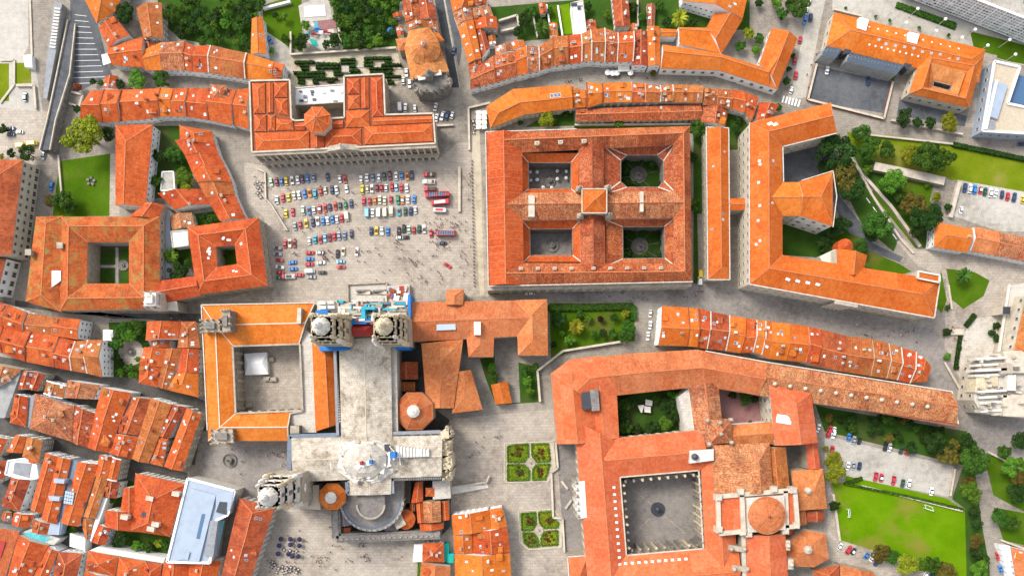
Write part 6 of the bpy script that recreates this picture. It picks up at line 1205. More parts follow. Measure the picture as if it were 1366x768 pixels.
def trunk_mesh(seed):
    rnd = random.Random(seed); b = MB()
    def limb(a, d, r0, r1, n=6):
        a = Vector(a); d = Vector(d); ax = (d-a).normalized(); u = ax.orthogonal().normalized(); v = ax.cross(u)
        for k in range(n):
            t0, t1 = 2*pi*k/n, 2*pi*(k+1)/n
            b.face([a+(u*cos(t0)+v*sin(t0))*r0, a+(u*cos(t1)+v*sin(t1))*r0, d+(u*cos(t1)+v*sin(t1))*r1, d+(u*cos(t0)+v*sin(t0))*r1])
    limb((0, 0, 0), (.02, .03, .9), .09, .06); 
    for k in range(5): a = k*1.26+rnd.uniform(-.3, .3); limb((.02, .03, rnd.uniform(.6, .9)), (.55*cos(a), .55*sin(a), rnd.uniform(1.1, 1.5)), .045, .015, 5)
    o = b.build('trunk', 'trunk'); me = o.data; bpy.data.objects.remove(o); return me
TRUNK = [trunk_mesh(i) for i in range(3)]
def slot(o, m, i=0): o.material_slots[i].link = 'OBJECT'; o.material_slots[i].material = MATS[m]
NT = [0]
def tree(px, py, rp, kind, where, group=None, name='tree', cat='tree', tall=1.45):
    r = rp*.36*.95; zc = r*tall; c = P((px, py), zc*.9); NT[0] += 1
    T = thing(name, '%s %s %s %s' % ('broad' if rp > 8 else 'small' if rp < 6 else 'round', TREEW[kind], cat, where), cat, (c.x, c.y, 0), group or ('%ss %s' % (cat, where)))
    T.scale = (1, 1, 1); o = link('crown', R_.choice(CROWNB if r > 3.4 else CROWN), T); o.location = (0, 0, zc); o.rotation_euler = (0, 0, R_.uniform(0, 6.3)); o.scale = (r*R_.uniform(.92, 1.1), r*R_.uniform(.92, 1.1), r*R_.uniform(.8, .95)); slot(o, kind)
    t = link('trunk', R_.choice(TRUNK), T); t.scale = (r*.9, r*.9, zc*.9); return T
KD = {'d': 'leaf_dark', 'm': 'leaf_mid', 'l': 'leaf_light', 'y': 'leaf_yellow', 'b': 'leaf_brown', 'r': 'leaf_red', 'p': 'leaf_purple'}
def trees(f, s, where, tall=1.45, name='tree', cat='tree'):
    for e in s.split():
        x, y, r, k = e.split(','); p = Q(f, x+','+y)[0]; tree(p[0], p[1], float(r)/FR[f][2], KD[k], where, tall=tall, name=name, cat=cat)
def wood(f, poly, n, rmin, rmax, kinds, where, seed=1):
    rnd = random.Random(seed); pl = Q(f, poly); xs = [p[0] for p in pl]; ys = [p[1] for p in pl]; got = []; tries = 0
    while len(got) < n and tries < 4000:
        tries += 1; x, y = rnd.uniform(min(xs), max(xs)), rnd.uniform(min(ys), max(ys)); r = rnd.uniform(rmin, rmax)
        if not inside(x, y, pl) or any((x-a)**2+(y-b_)**2 < ((r+c)*.62)**2 for a, b_, c in got): continue
        got.append((x, y, r)); tree(x, y, r, KD[rnd.choice(kinds)], where)
wood('p', '228,2 350,-4 338,62 302,56 272,58 238,46', 40, 5, 9.5, 'ddmmdml', 'in the wooded garden above the upper terrace', 3)
wood('p', '442,-4 532,-4 528,45 505,62 458,62 448,30', 40, 5, 9.5, 'ddmmdl', 'in the wood between the play area and the round roofed church', 4)
trees('00', '668,75,55,d 900,70,48,m', 'beside the brownish house with three skylights'); trees('00', '728,430,50,l 865,430,46,m 640,450,28,d 700,482,16,d', 'in the gap between the two curved terraces')
trees('00', '500,436,20,d 540,442,20,m 410,582,24,d 415,465,30,r', 'at the lower edge of the grey car park'); trees('00', '450,722,104,y', 'huge and broad by the parked van'); trees('00', '580,716,42,d 18,690,26,d', 'in shade near the parked van')
trees('01', '145,96,26,l 15,45,22,m 155,210,24,m 83,270,18,l 245,225,46,d 375,240,26,d 418,220,38,d 265,140,26,l 100,85,18,d', 'around the play area')
trees('02', '60,110,42,d 100,60,30,m 25,175,30,d 400,35,28,d 500,85,26,l 640,40,28,d 690,90,26,m 820,120,30,d 780,30,26,m 960,130,28,d 200,60,20,m 1310,20,26,d', 'in the back gardens behind the curved street')
trees('02', '1250,180,34,y 1215,246,30,m 1310,206,30,m 1295,270,28,l', 'in the tree court of the orange palace'); trees('02', '170,640,44,y 215,642,26,m 285,600,24,d 40,655,18,m', 'behind the bent orange building'); trees('02', '560,660,24,l 590,655,14,m 980,695,46,m 1190,692,30,d 1200,640,22,d', 'along the back of the four court palace')
trees('02', '746,390,20,b', 'standing alone on the curved street'); trees('03', '725,628,46,d 800,655,32,d 865,660,32,d', 'along the school yard wall'); trees('03', '965,655,50,y', 'at the corner of the school yard wall'); trees('03', '40,18,30,l 160,35,56,m 75,75,34,m 110,20,26,d', 'beside the parked cars at the top street')
trees('03', '135,298,16,m 112,370,15,d 100,436,24,d 55,576,26,m', 'along the pavement of the parked red cars'); trees('03', '660,412,20,l 415,45,10,m 575,90,10,l 650,110,11,m 805,150,11,l 962,190,11,m', 'small and slim near the orange roofed school')
trees('G', '70,110,82,d 120,215,66,b 150,275,58,d 40,180,40,d 100,440,45,d 40,510,50,d 60,580,40,d 190,540,40,m', 'beside the wings of the cream fronted block'); trees('G', '195,30,40,m 230,95,52,m 310,105,36,m 480,140,60,m 550,150,56,m 520,105,40,d', 'on the dry meadow bank'); trees('G', '405,125,42,y', 'on the dry meadow between two darker ones')
trees('G', '222,190,26,l 330,240,56,l 365,310,32,m 430,345,58,b 470,405,60,d 440,460,44,d 510,400,48,d 300,270,28,m 490,260,12,l', 'in the walled garden below the ruined wall'); trees('G', '530,312,26,y 580,356,20,d', 'beside the glazed stair yard'); trees('G', '265,435,64,m 235,470,40,d', 'between the curving drive and the straight road')
wood('p', '1098,545 1200,556 1285,570 1305,600 1290,625 1240,600 1160,585 1110,570', 30, 5, 9, 'dddmdb', 'in the belt above the long car park', 6)
trees('33', '350,150,50,y 350,215,56,y 310,85,16,y', 'at the head of the long car park'); trees('33', '355,390,32,d', 'dark and round by the football field corner'); trees('33', '1100,150,76,m 960,130,52,b 880,60,60,d 1060,60,50,d 1080,320,58,l 1070,270,40,b 1095,430,36,d 1110,490,36,d 1112,580,40,b 1100,640,36,d 1120,730,50,l 1150,680,36,m', 'in the belt at the right of the football field')
trees('33', '600,645,50,b 660,660,44,m 740,690,58,y 800,700,40,l 870,700,46,m 960,735,52,b 920,720,36,b', 'along the lower edge of the football field'); trees('33', '1260,100,38,m 1340,150,22,l 1290,190,56,l 1340,240,56,b 1330,320,56,d 1245,450,48,m 1300,480,40,m 1220,430,30,d 1340,40,50,d', 'in the plots beyond the lower right drive')
trees('22', '245,165,42,d 355,145,24,m 598,140,26,y 540,158,30,m 610,215,44,m 605,255,40,m 300,280,30,l 258,240,20,l 480,240,30,d 430,250,26,m 400,160,24,l 220,300,20,d 530,240,26,m', 'in the hedged garden left of the island row'); trees('22', '468,168,24,p', 'purple leaved in the hedged garden'); trees('22', '68,440,32,m 80,498,32,l 90,555,30,l 120,415,20,l', 'beside the alley below the hedged garden')
trees('22', '590,620,40,m 805,730,40,l 742,752,44,d 640,590,40,d 820,620,44,d 850,580,36,l 600,740,40,m 865,690,40,d 590,680,36,d 845,650,34,m 770,590,30,m 660,750,34,d', 'in the garden court of the monastery'); trees('22', '1235,585,40,m 1290,590,24,d 1170,570,22,d 1265,728,22,m', 'in the red paved court of the monastery')
trees('20', '660,220,42,m 735,212,40,m 690,258,40,l 625,292,38,m 768,240,26,m 640,250,30,m 715,190,26,l', 'above the fountain in the tree square'); trees('20', '625,375,30,d 735,380,20,l 640,450,26,l 690,428,32,m 712,462,28,l 780,300,22,d 650,400,20,d', 'below the fountain in the tree square')
trees('10', '340,300,50,m 280,300,40,b 380,330,36,m', 'at the foot of the lawn by the civic building'); trees('10', '65,55,28,d 150,55,44,d 10,70,18,y', 'above the stone civic building'); trees('10', '975,180,52,l 1000,210,44,y 830,195,34,m 860,70,40,d 930,60,46,m 830,60,30,d 950,90,34,d', 'in the garden behind the long two slope house'); trees('10', '955,680,52,d 1000,640,26,m 1130,400,26,m 1090,390,22,d 1210,590,22,m', 'in the gaps behind the small court block')
trees('21', '1255,425,30,l 1270,472,32,m', 'against the alley wall below the pale orange palace'); trees('30', '650,560,46,d 620,590,28,d 740,600,34,l 790,605,34,m 880,600,24,m 600,350,36,m 555,432,20,d 380,515,32,m 630,300,24,d', 'in the planted court behind the mansion'); trees('30', '848,588,26,y', 'yellow and small in the planted court behind the mansion'); trees('A', '60,450,28,m 340,525,30,d', 'between the low roofs by the roof pool')
trees('E', '265,210,22,d 240,245,22,d 265,272,22,d', 'clipped round on the stone terrace', .7, 'clipped_shrub', 'shrub'); trees('E', '15,115,20,m 12,240,26,d 10,368,20,l 60,420,16,d 75,320,12,d 85,270,12,d', 'along the stone terrace edge by the convent', .8, 'shrub', 'shrub'); trees('H', '935,170,30,d 955,390,20,m 960,360,16,l', 'in the dark lane beside the four court palace')
trees('31', '872,670,16,l 870,730,14,l', 'climbing beside the white market canopies', .8, 'shrub', 'shrub')
# palms
def palm_mesh(seed):
    rnd = random.Random(seed); vs, fs, tint = [], [], []
    for k in range(46):
        a = k*2.4+rnd.uniform(-.2, .2); el = rnd.uniform(-.1, 1.15); ln = rnd.uniform(.8, 1.05); p = Vector((0, 0, 0)); d = Vector((cos(a)*cos(el), sin(a)*cos(el), sin(el))); sd_ = Vector((-sin(a), cos(a), 0)); tn = rnd.uniform(.2, 1)
        for j in range(9):
            q = p + d*ln/9; wd = .16*(1-abs(j-3.5)/7)
            for s_ in (-1, 1):
                b0 = len(vs); vs += [p, q, q+sd_*s_*wd+d*.06-Vector((0, 0, .05)), p+sd_*s_*wd*1.0+d*.03-Vector((0, 0, .05))]; fs.append((b0, b0+1, b0+2, b0+3)); tint.append(min(1, tn*rnd.uniform(.7, 1.2)))
            p = q; d = (d - Vector((0, 0, .17))).normalized()
    me = bpy.data.meshes.new('fronds'); me.from_pydata(vs, [], fs); at = me.attributes.new('tint', 'FLOAT', 'FACE'); at.data.foreach_set('value', tint); me.materials.append(MATS['leaf_light']); return me
PALM = palm_mesh(5)
def palm(f, s, r, where, kind='leaf_light'):
    p = Q(f, s)[0]; r = r/FR[f][2]*.36; c = P(p, 6); T = thing('palm_tree', 'palm tree with spreading fronds ' + where, 'palm', (c.x, c.y, 0)); o = link('fronds', PALM, T); o.location = (0, 0, 6); o.scale = (r, r, r); slot(o, kind)
    b = MB(); b.lathe((c.x, c.y), [(.55, 0), (.42, .6), (.38, 5.6), (.5, 6.1), (0, 6.3)], 8); b.build('trunk', 'trunk', T)
palm('02', '155,145', 46, 'in the back garden behind the curved white row', 'leaf_mid'); palm('02', '890,95', 50, 'in the dark garden above the palace on the curved street', 'leaf_yellow'); palm('22', '338,205', 48, 'in the hedged garden left of the island row', 'leaf_yellow'); palm('10', '912,595', 46, 'beside the white flat annex of the college'); palm('13', '1045,700', 48, 'on the lawn below the white walled houses', 'leaf_mid')
# hedges: boxes covered in leaf faces
def hedge_obj(name, a, d, wd, ht, mat, seed, parent=None, z0=0):
    rnd = random.Random(seed); a = Vector((a.x, a.y, z0)); d = Vector((d.x, d.y, z0)); ax = d-a; L = ax.length; ax.normalize(); sd_ = Vector((-ax.y, ax.x, 0)); vs, fs, tint = [], [], []
    n = int(min(2600, L*(wd+2*ht)*7))
    for i in range(n):
        t = rnd.random()*L; side = rnd.random()*(wd+2*ht)
        if side < wd: p = a+ax*t+sd_*(side-wd/2)+Vector((0, 0, ht+rnd.uniform(-.12, .1))); nn = Vector((0, 0, 1))
        else:
            s_ = 1 if side < wd+ht else -1; p = a+ax*t+sd_*s_*wd/2+Vector((0, 0, rnd.random()*ht)); nn = sd_*s_
        nn = (nn+Vector((rnd.gauss(0, .4), rnd.gauss(0, .4), rnd.gauss(0, .4)))).normalized(); u = nn.cross(Vector((rnd.gauss(0, 1), rnd.gauss(0, 1), rnd.gauss(0, 1)))).normalized(); v = nn.cross(u); s = .26*rnd.uniform(.7, 1.3)
        b0 = len(vs); vs += [p-u*s-v*s, p+u*s-v*s, p+u*s+v*s, p-u*s+v*s]; fs.append((b0, b0+1, b0+2, b0+3)); tint.append(min(1, max(0, rnd.gauss(.45, .22))))
    b0 = len(vs)   # woody core
    for z_ in (z0, z0+ht*.93):
        for q in (a-sd_*wd*.45, d-sd_*wd*.45, d+sd_*wd*.45, a+sd_*wd*.45): vs.append(Vector((q.x, q.y, z_)))
    for f_ in ((4, 5, 6, 7), (0, 1, 5, 4), (1, 2, 6, 5), (2, 3, 7, 6), (3, 0, 4, 7)): fs.append(tuple(b0+i for i in f_)); tint.append(.15)
    o_ = parent_loc(parent); me = bpy.data.meshes.new(name); me.from_pydata([tuple(v-o_) for v in vs], [], fs); at = me.attributes.new('tint', 'FLOAT', 'FACE'); at.data.foreach_set('value', tint); me.materials.append(MATS[mat]); return link(name, me, parent)
HG = '95,155,300,195 145,195,235,222 165,226,235,255 312,180,556,207 562,135,710,160 562,163,710,192 310,212,560,245 650,196,715,230 85,265,400,297 120,300,400,330 490,250,560,283 490,286,760,310 655,240,760,280 800,118,1075,148 800,153,885,185 800,188,885,218 975,188,1180,215 1010,153,1075,185 855,225,1090,252 860,256,1085,298 1010,305,1170,330 1035,340,1075,363 1040,368,1105,395 130,340,195,365 130,369,195,395 280,330,530,355 280,362,330,390 430,345,490,380'
for i, e in enumerate(HG.split()):
    x0, y0, x1, y1 = map(float, e.split(',')); a, d = PQ('D', '%f,%f %f,%f' % (x0, (y0+y1)/2, x1, (y0+y1)/2-(x1-x0)*.01), 1.6); wd = min(1.15, (y1-y0)/7.589*.36*.7)
    o = hedge_obj('hedge', a, d, wd, 1.7, 'leaf_dark', 100+i); ln = (d-a).length
    tag(o, '%s clipped dark hedge in the stepped hedge garden behind the arcaded palace' % ('long' if ln > 9 else 'short'), 'hedge', 'long hedges of the stepped garden' if ln > 9 else 'short hedges of the stepped garden')
for i, e in enumerate('300,150,395,172 720,208,800,230 405,222,480,242 1090,228,1178,245 1080,340,1160,358 890,215,975,230 570,212,648,275'.split()):
    x0, y0, x1, y1 = map(float, e.split(',')); T_ = slab(None, 'D', '%f,%f %f,%f %f,%f %f,%f' % (x0, y0, x1, y0, x1, y1, x0, y1), 0, .45, 'white_stone', 'palestone_floor', 'stone_bench'); tag(T_, 'pale stone bench slab between hedges of the stepped garden', 'bench', 'stone benches in the stepped hedge garden')
def hedge(f, s, wd, ht, label, mat='leaf_mid', seed=1):
    pw = PQ(f, s, ht); T = thing('hedge', label, 'hedge', (pw[0].x, pw[0].y, 0))
    for i in range(len(pw)-1): hedge_obj('hedge_run', pw[i], pw[i+1], wd, ht, mat, seed*31+i, T)
hedge('22', '190,105 640,96 645,170', 3.0, 1.8, 'long trimmed hedge around the top and side of the palm garden', 'leaf_mid', 2); hedge('33', '505,245 420,275', 1.4, 1.5, 'short hedge by the sandy corner of the football field'); hedge('33', '410,275 740,340 1045,412', .9, 1.3, 'thin hedge along the top of the football field', 'leaf_mid', 4)
hedge('E', '160,150 112,212', 2.2, 1.2, 'slanting clipped hedge on the convent forecourt', 'leaf_dark', 5); hedge('E', '85,258 60,420', 1.6, 1.2, 'narrow clipped hedge along the convent terrace edge', 'leaf_dark', 6); hedge('N', '335,35 800,208', 2.6, 1.2, 'planted strip beside the slatted block', 'leaf_mid', 7); hedge('31', '872,665 866,800', 1.6, 2.0, 'green hedge strip beside the white market canopies', 'leaf_light', 8); hedge('13', '990,0 1400,85', 2.0, 1.6, 'dark hedge between the dry meadow and the upper street', 'leaf_dark', 9)
# parterre beds
def bed(f, pts, lab, seed):
    pw = PQ(f, pts, .1); c = mid(pw); pw = [p + (p-c).normalized()*.08 for p in pw]; pw = [Vector((p.x, p.y, .1)) for p in pw]; T = thing('parterre_bed', lab, 'flower bed', c); b = MB(); b.prism(pw, 0, .14); b.build('lawn_panel', 'meadow', T); n = len(pw)
    for i in range(n): hedge_obj('border_hedge', pw[i].lerp(c, .05), pw[(i+1) % n].lerp(c, .05), .55, .5, 'leaf_light', seed+i, T, .12)
    rnd = random.Random(seed); vs, fs, tint = [], [], []
    xs = [p.x for p in pw]; ys = [p.y for p in pw]; pl2 = [(p.x, p.y) for p in pw]
    for k in range(300):
        x, y = rnd.uniform(min(xs), max(xs)), rnd.uniform(min(ys), max(ys))
        if not inside(x, y, pl2): continue
        nn = Vector((rnd.gauss(0, .4), rnd.gauss(0, .4), 1)).normalized(); u = nn.cross(Vector((rnd.gauss(0, 1), rnd.gauss(0, 1), 0))).normalized(); v = nn.cross(u); s = .2*rnd.uniform(.6, 1.4); q = Vector((x, y, .2+.25*rnd.random())) - Vector((c.x, c.y, 0)); b0 = len(vs)
        vs += [q-u*s-v*s, q+u*s-v*s, q+u*s+v*s, q-u*s+v*s]; fs.append((b0, b0+1, b0+2, b0+3)); tint.append(rnd.random())
    me = bpy.data.meshes.new('bedding_plants'); me.from_pydata(vs, [], fs); at = me.attributes.new('tint', 'FLOAT', 'FACE'); at.data.foreach_set('value', tint); me.materials.append(MATS['leaf_yellow' if seed % 20 else 'leaf_light']); link('bedding_plants', me, T)['kind'] = 'stuff'
    for k in range(7):
        a = k*.9+seed; r = R_.uniform(.6, 3.0); o = link('rose_bush', R_.choice(CROWN), T); o.location = (r*cos(a), r*sin(a), .6); s = R_.uniform(.6, 1.1); o.scale = (s, s, s*.8); slot(o, R_.choice(['leaf_brown', 'leaf_brown', 'leaf_mid', 'leaf_red']))
for i, s_ in enumerate(('0,68 82,62 85,130 60,160 -30,160 -30,75', '98,62 190,60 200,155 130,160 102,128', '-30,172 62,172 88,200 90,256 -30,260', '105,200 130,172 200,168 175,252 104,256')): bed('32', s_, '%s bed of the flower garden beside the upper end of the stone terrace' % ('upper outer', 'upper inner', 'lower outer', 'lower inner')[i], 200+i*10)
for i, s_ in enumerate(('42,432 122,425 125,485 108,520 48,525', '135,424 208,420 210,462 245,480 240,508 168,512 140,485', '52,535 108,535 130,560 142,608 85,610 60,585', '150,605 150,560 170,528 240,522 240,600')): bed('32', s_, '%s bed of the flower garden beside the lower end of the stone terrace' % ('upper outer', 'upper inner', 'lower outer', 'lower inner')[i], 300+i*10)
for f_, pts, a_, w_ in (('32', '-45,60 215,50 228,185 190,262 -45,268', '95,163', 'upper'), ('32', '30,420 215,410 262,465 258,615 85,625 38,585', '137,520', 'lower')):
    pw = PQ(f_, pts); b = MB(); lz = level(pw); b.face([(p.x, p.y, lz) for p in pw], up=True); tag(b.build('garden_path', 'sand'), None, None, None, 'structure'); K_ = thing('garden_kerb', 'stone kerb around the %s flower garden' % w_, 'kerb', pw[0]); pathbeam(K_, f_, pts, .3, .45, .4, 'pale_stone', 'kerb', lift=-.3); c = P(Q(f_, a_)[0]); b = MB(); b.lathe((c.x, c.y), [(2.4, 0), (2.4, .5), (2.0, .5), (1.9, .3), (.5, .3), (.4, 1.5), (0, 1.6)], 14); tag(b.build('garden_basin', 'stone_wall'), 'round basin at the middle of the %s flower garden' % w_, 'fountain')
# ================================================================== walls, posts and small fixed things
def gwall(f, s, label, wd=.6, ht=2.2, mat='stone_wall', name='garden_wall'):
    pw = PQ(f, s, ht); T = thing(name, label, 'wall', (pw[0].x, pw[0].y, 0)); b = MB()
    for i in range(len(pw)-1): b.beam((pw[i].x, pw[i].y, 0), (pw[i+1].x, pw[i+1].y, 0), wd, ht)
    b.build('wall', mat, T); b = MB()
    for i in range(len(pw)-1): b.beam((pw[i].x, pw[i].y, ht), (pw[i+1].x, pw[i+1].y, ht), wd+.25, .18)
    b.build('coping', 'pale_stone' if mat != 'white_wall' else 'white_paint', T); return T
gwall('22', '145,605 132,440 268,335 578,285', 'pale stone wall bending around the palm garden and alley', .8, 2.5, 'pale_stone'); gwall('22', '185,92 640,86', 'low wall along the street edge of the palm garden', .5, 1.0)
gwall('G', '255,172 412,205 568,240', 'thick ruined stone wall across the meadow garden', 3.6, 3.5, 'stone_wall'); gwall('G', '130,110 200,205 330,350 460,530', 'long retaining wall beside the sunken garden strip', 1.2, 1.6, 'stone_wall'); gwall('G', '165,150 245,300 375,500 430,560', 'low wall between the straight road and the bank', .8, 1.0, 'pale_stone'); gwall('G', '635,245 595,400', 'thick wall between the glazed stair yard and the upper car park', 1.6, 2.0, 'pale_stone')
gwall('03', '355,50 500,85', 'low wall before the end of the orange roofed school', .6, 1.2, 'pale_stone'); gwall('03', '262,340 215,530 620,632 668,435', 'brown wall around the grey school yard', .7, 1.6, 'rust'); gwall('03', '660,640 1040,715', 'long pale wall below the school yard trees', .6, 1.6, 'pale_stone'); gwall('03', '480,712 1000,768', 'wall at the top of the dry meadow', .6, 1.2, 'pale_stone')
gwall('01', '182,290 740,255', 'wall between the stepped hedge garden and the wood', .6, 2.2); gwall('01', '430,90 455,265', 'pale wall at the right of the play area', .8, 2.0, 'pale_stone'); gwall('01', '35,45 180,8', 'white curving wall above the play area lawn', .8, 2.0, 'white_wall'); gwall('01', '182,170 182,292', 'dark wall left of the stepped hedge garden', .6, 2.0)
gwall('02', '240,30 265,190', 'white wall at the left of the bright back lawn', .5, 1.8, 'white_wall'); gwall('02', '180,25 195,120', 'white wall between the back lawn and the palm', .5, 1.8, 'white_wall'); gwall('02', '665,0 668,140', 'pale wall left of the narrow brown terrace roof', .5, 1.8, 'pale_stone'); gwall('V', '385,165 530,120 545,215 400,245', 'stone walls of the roofless yard behind the street houses', .7, 2.5); gwall('02', '330,665 960,660', 'wall behind the four court palace', .5, 2.0); gwall('V', '650,70 665,170 690,290', 'stone wall beside the palm garden', .5, 1.8)
gwall('33', '350,330 385,580', 'pale kerb wall left of the football field', .9, .8, 'pale_stone'); gwall('33', '500,285 1040,420', 'low wall at the top edge of the football field', .6, .9, 'pale_stone'); gwall('33', '975,340 1000,195', 'fence wall at the right end of the long car park', .5, 1.2); gwall('33', '1175,105 1366,205', 'low wall along the lower right street', .6, 1.0, 'pale_stone'); gwall('33', '1245,575 1366,620', 'pale wall above the lower right salmon roof', .6, 1.4, 'pale_stone')
gwall('E', '0,395 60,500 120,600 200,660', 'curved dark kerb wall of the convent terrace', .7, 1.2, 'stone_wall'); gwall('E', '20,0 38,125', 'low stone edge left of the lawn below the white houses', .6, .6, 'pale_stone'); gwall('E', '30,240 100,240', 'stone steps wall at the corner of the convent terrace', 2.6, 1.0, 'pale_stone')
gwall('32', '228,55 240,190 205,215 215,455 265,460 275,640', 'dark stone parapet of the terrace before the monastery', .7, 1.4, 'dark_stone'); gwall('T', '685,10 685,300', 'dark low wall along the raised walk beside the square', 1.0, 1.1, 'dark_stone'); gwall('11', '0,130 45,150 50,300', 'dark railing wall of the cafe corner by the arcaded palace', .5, 1.0, 'dark_stone'); gwall('01', '1130,575 1245,548', 'dark wall at the top of the raised walk', .7, 1.4, 'dark_stone'); gwall('01', '1130,575 1135,800', 'dark wall down the left side of the raised walk', .7, 1.2, 'dark_stone'); gwall('01', '960,670 1050,665', 'low wall beside the parked white cars by the arcaded palace', .7, 1.2, 'dark_stone')
gwall('00', '85,455 180,455 190,580', 'pale wall around the sunken car bay', .8, 1.2, 'pale_stone'); gwall('00', '0,320 75,320 75,450 0,550', 'pale kerb around the dry lawn bed', .8, .5, 'pale_stone'); gwall('00', '160,0 170,300', 'thin kerb between the concrete aprons', .7, .4, 'grey_wall'); gwall('00', '380,490 440,505 420,570 365,550', 'low parapet of the small viewpoint by the car park', .7, 1.0, 'pale_stone'); gwall('10', '310,60 330,300', 'low wall between the civic street and the lawn', .6, 1.0)
gwall('S', '0,190 60,260 160,420', 'line of dark barrier panels crossing the corner of the square', .35, .9, 'dark_metal', 'crowd_barrier'); gwall('30', '580,600 880,690', 'pale wall at the foot of the planted court', .8, 1.5, 'pale_stone')
# viaduct ramp at the upper left
T = thing('ramp_road', 'raised asphalt ramp with a shaded side wall beside the grey car park', 'ramp', P((80, 120), 0)); e0, e1 = PQ('00', '330,120 405,130', .3), PQ('00', '245,700 300,760', 6); 
tops = [P(Q('00', '365,110')[0], .3), P(Q('00', '405,130')[0], .3), P(Q('00', '375,400')[0], 3), P(Q('00', '300,640')[0], 6), P(Q('00', '270,800')[0], 6.2), P(Q('00', '215,800')[0], 6.2), P(Q('00', '255,640')[0], 6), P(Q('00', '310,380')[0], 3)]
b = MB(); b.face([tops[0], tops[1], tops[2], tops[7]], 1, up=True); b.face([tops[7], tops[2], tops[3], tops[6]], 1, up=True); b.face([tops[6], tops[3], tops[4], tops[5]], 1, up=True)
for i in (1, 2, 3, 5, 6, 7): p, q = tops[i], tops[(i+1) % 8]; b.face([p, q, (q.x, q.y, 0), (p.x, p.y, 0)], 0)
b.build('ramp', ['dark_stone', 'asphalt'], T); b = MB()
for i in (1, 2, 3, 5, 6, 7): b.beam(tops[i], tops[(i+1) % 8], .5, .9)
b.build('parapet', 'pale_stone', T)
T = thing('glass_gallery', 'long low grey building with a ladder like skylight strip beside the ramp', 'building', P((68, 60), 0)); slab(T, '00', '290,5 330,20 300,260 250,530 230,520 255,250', 0, 4, 'grey_wall', 'lead')
for k in range(13): slab(T, '00', '%f,%f %f,%f %f,%f %f,%f' % (292-k*2.2, 40+k*17, 322-k*2.2, 44+k*17, 320-k*2.2, 54+k*17, 290-k*2.2, 50+k*17), 4, 4.5, 'trim', 'white_stone', 'skylight_bar')
T = thing('white_kiosk', 'white flat kiosk roof above the small dry lawn', 'kiosk', P((37, 81), 0)); slab(T, '00', '125,295 168,293 172,360 132,358', 0, 3, 'white_wall', 'white_paint')
# painted lines of the car park
for k in range(13):
    t = k/12; a = P((100-t*2, 20+t*92)); d = P((116+t*26, 22+t*88)); b = MB(); b.beam((a.x, a.y, .06), (d.x, d.y, .06), .2, .02, lift=-.02); o = b.build('parking_line', 'white_paint'); tag(o, None, None, None, 'structure')
for k in range(6): a = P((1046+k*4.2, 128+k*1.1)); d = P((1043.5+k*4.2, 137+k*1.1)); b = MB(); b.beam((a.x, a.y, .05), (d.x, d.y, .05), .8, .02); tag(b.build('crossing_stripe', 'white_paint'), None, None, None, 'structure')
for k in range(5): a = P((1154+k*8.8, 264+k*12)); d = P((1159+k*8.8, 271+k*12)); b = MB(); b.beam((a.x+.6, a.y, .05), (d.x+.6, d.y, .05), .35, .02); tag(b.build('lane_marking', 'white_paint'), None, None, None, 'structure')
# bollards and lamps
b = MB(); b.lathe((0, 0), [(.32, 0), (.3, .9), (.38, 1.0), (.25, 1.25), (0, 1.3)], 8); bo = b.build('bollard', 'dark_stone'); bm = bo.data; bpy.data.objects.remove(bo)
for k in range(36): p = P((629.5+k*.06*1.5+R_.uniform(-.3, .3), 215+k*4.75)); o = link('bollard', bm); o.location = p; tag(o, 'dark stone bollard in the long line beside the four court palace', 'bollard', 'bollards along the raised walk')
b = MB(); b.lathe((0, 0), [(.14, 0), (.1, 8.4), (0, 8.5)], 6, 0); b.lathe((0, 0), [(.2, 8.3), (.75, 8.5), (.7, 8.9), (0, 9.1)], 10, 1); lo = b.build('street_lamp', ['trim', 'white_paint']); lm = lo.data; bpy.data.objects.remove(lo)
for s_ in '500,68 718,150 953,232 1052,357 1270,428 1225,313 850,295 648,242 410,178'.split(): o = link('street_lamp', lm); o.location = P(Q('N', s_)[0], 8.8) - Vector((0, 0, 8.8)); tag(o, 'slim street lamp with white disc head on the pale forecourt near the slatted block', 'lamp', 'lamps on the forecourt')
for s_ in '1305,38 1380,70 1180,680 1490,488 1590,548'.split(): pass
for s_, w_ in (('55,385', 'beside the three white cars'), ): pass
# fountains
c = P(Q('30', '1225,150')[0]); F_ = thing('plaza_fountain', 'dark round horse fountain on the small square below the cloister', 'fountain', c); b = MB(); b.lathe((c.x, c.y), [(3.4, 0), (3.4, .8), (2.9, .8), (2.8, .3), (.9, .3), (.8, 1.8), (1.6, 2.2), (1.3, 2.3), (.4, 2.3), (.3, 4), (0, 4.3)], 16); b.build('basin', 'dark_stone', F_)
c = P(Q('20', '703,342')[0]); F_ = thing('square_fountain', 'small dark stone fountain in the middle of the tree square', 'fountain', c); b = MB(); b.lathe((c.x, c.y), [(1.9, 0), (1.9, .6), (1.6, .6), (1.5, .3), (.5, .3), (.5, 1.6), (.9, 1.8), (0, 2.4)], 12); b.build('basin', 'dark_stone', F_)
c = P(Q('32', '772,410')[0]); F_ = thing('cloister_fountain', 'dark round fountain in the centre of the paved monastery cloister', 'fountain', c); b = MB(); b.lathe((c.x, c.y), [(3.4, 0), (3.4, .7), (2.9, .7), (2.8, .4), (.7, .4), (.6, 2), (1.3, 2.3), (0, 3.2)], 14); b.build('basin', 'dark_metal', F_)
for s_ in ('590,260 740,385', '650,540 735,455', '920,540 815,450'): a, d = PQ('32', s_); b = MB(); b.beam((a.x, a.y, .05), (d.x, d.y, .05), .8, .02, lift=-.02); tag(b.build('path_strip', 'paving'), None, None, None, 'structure')
c = P((122, 242)); b = MB(); 
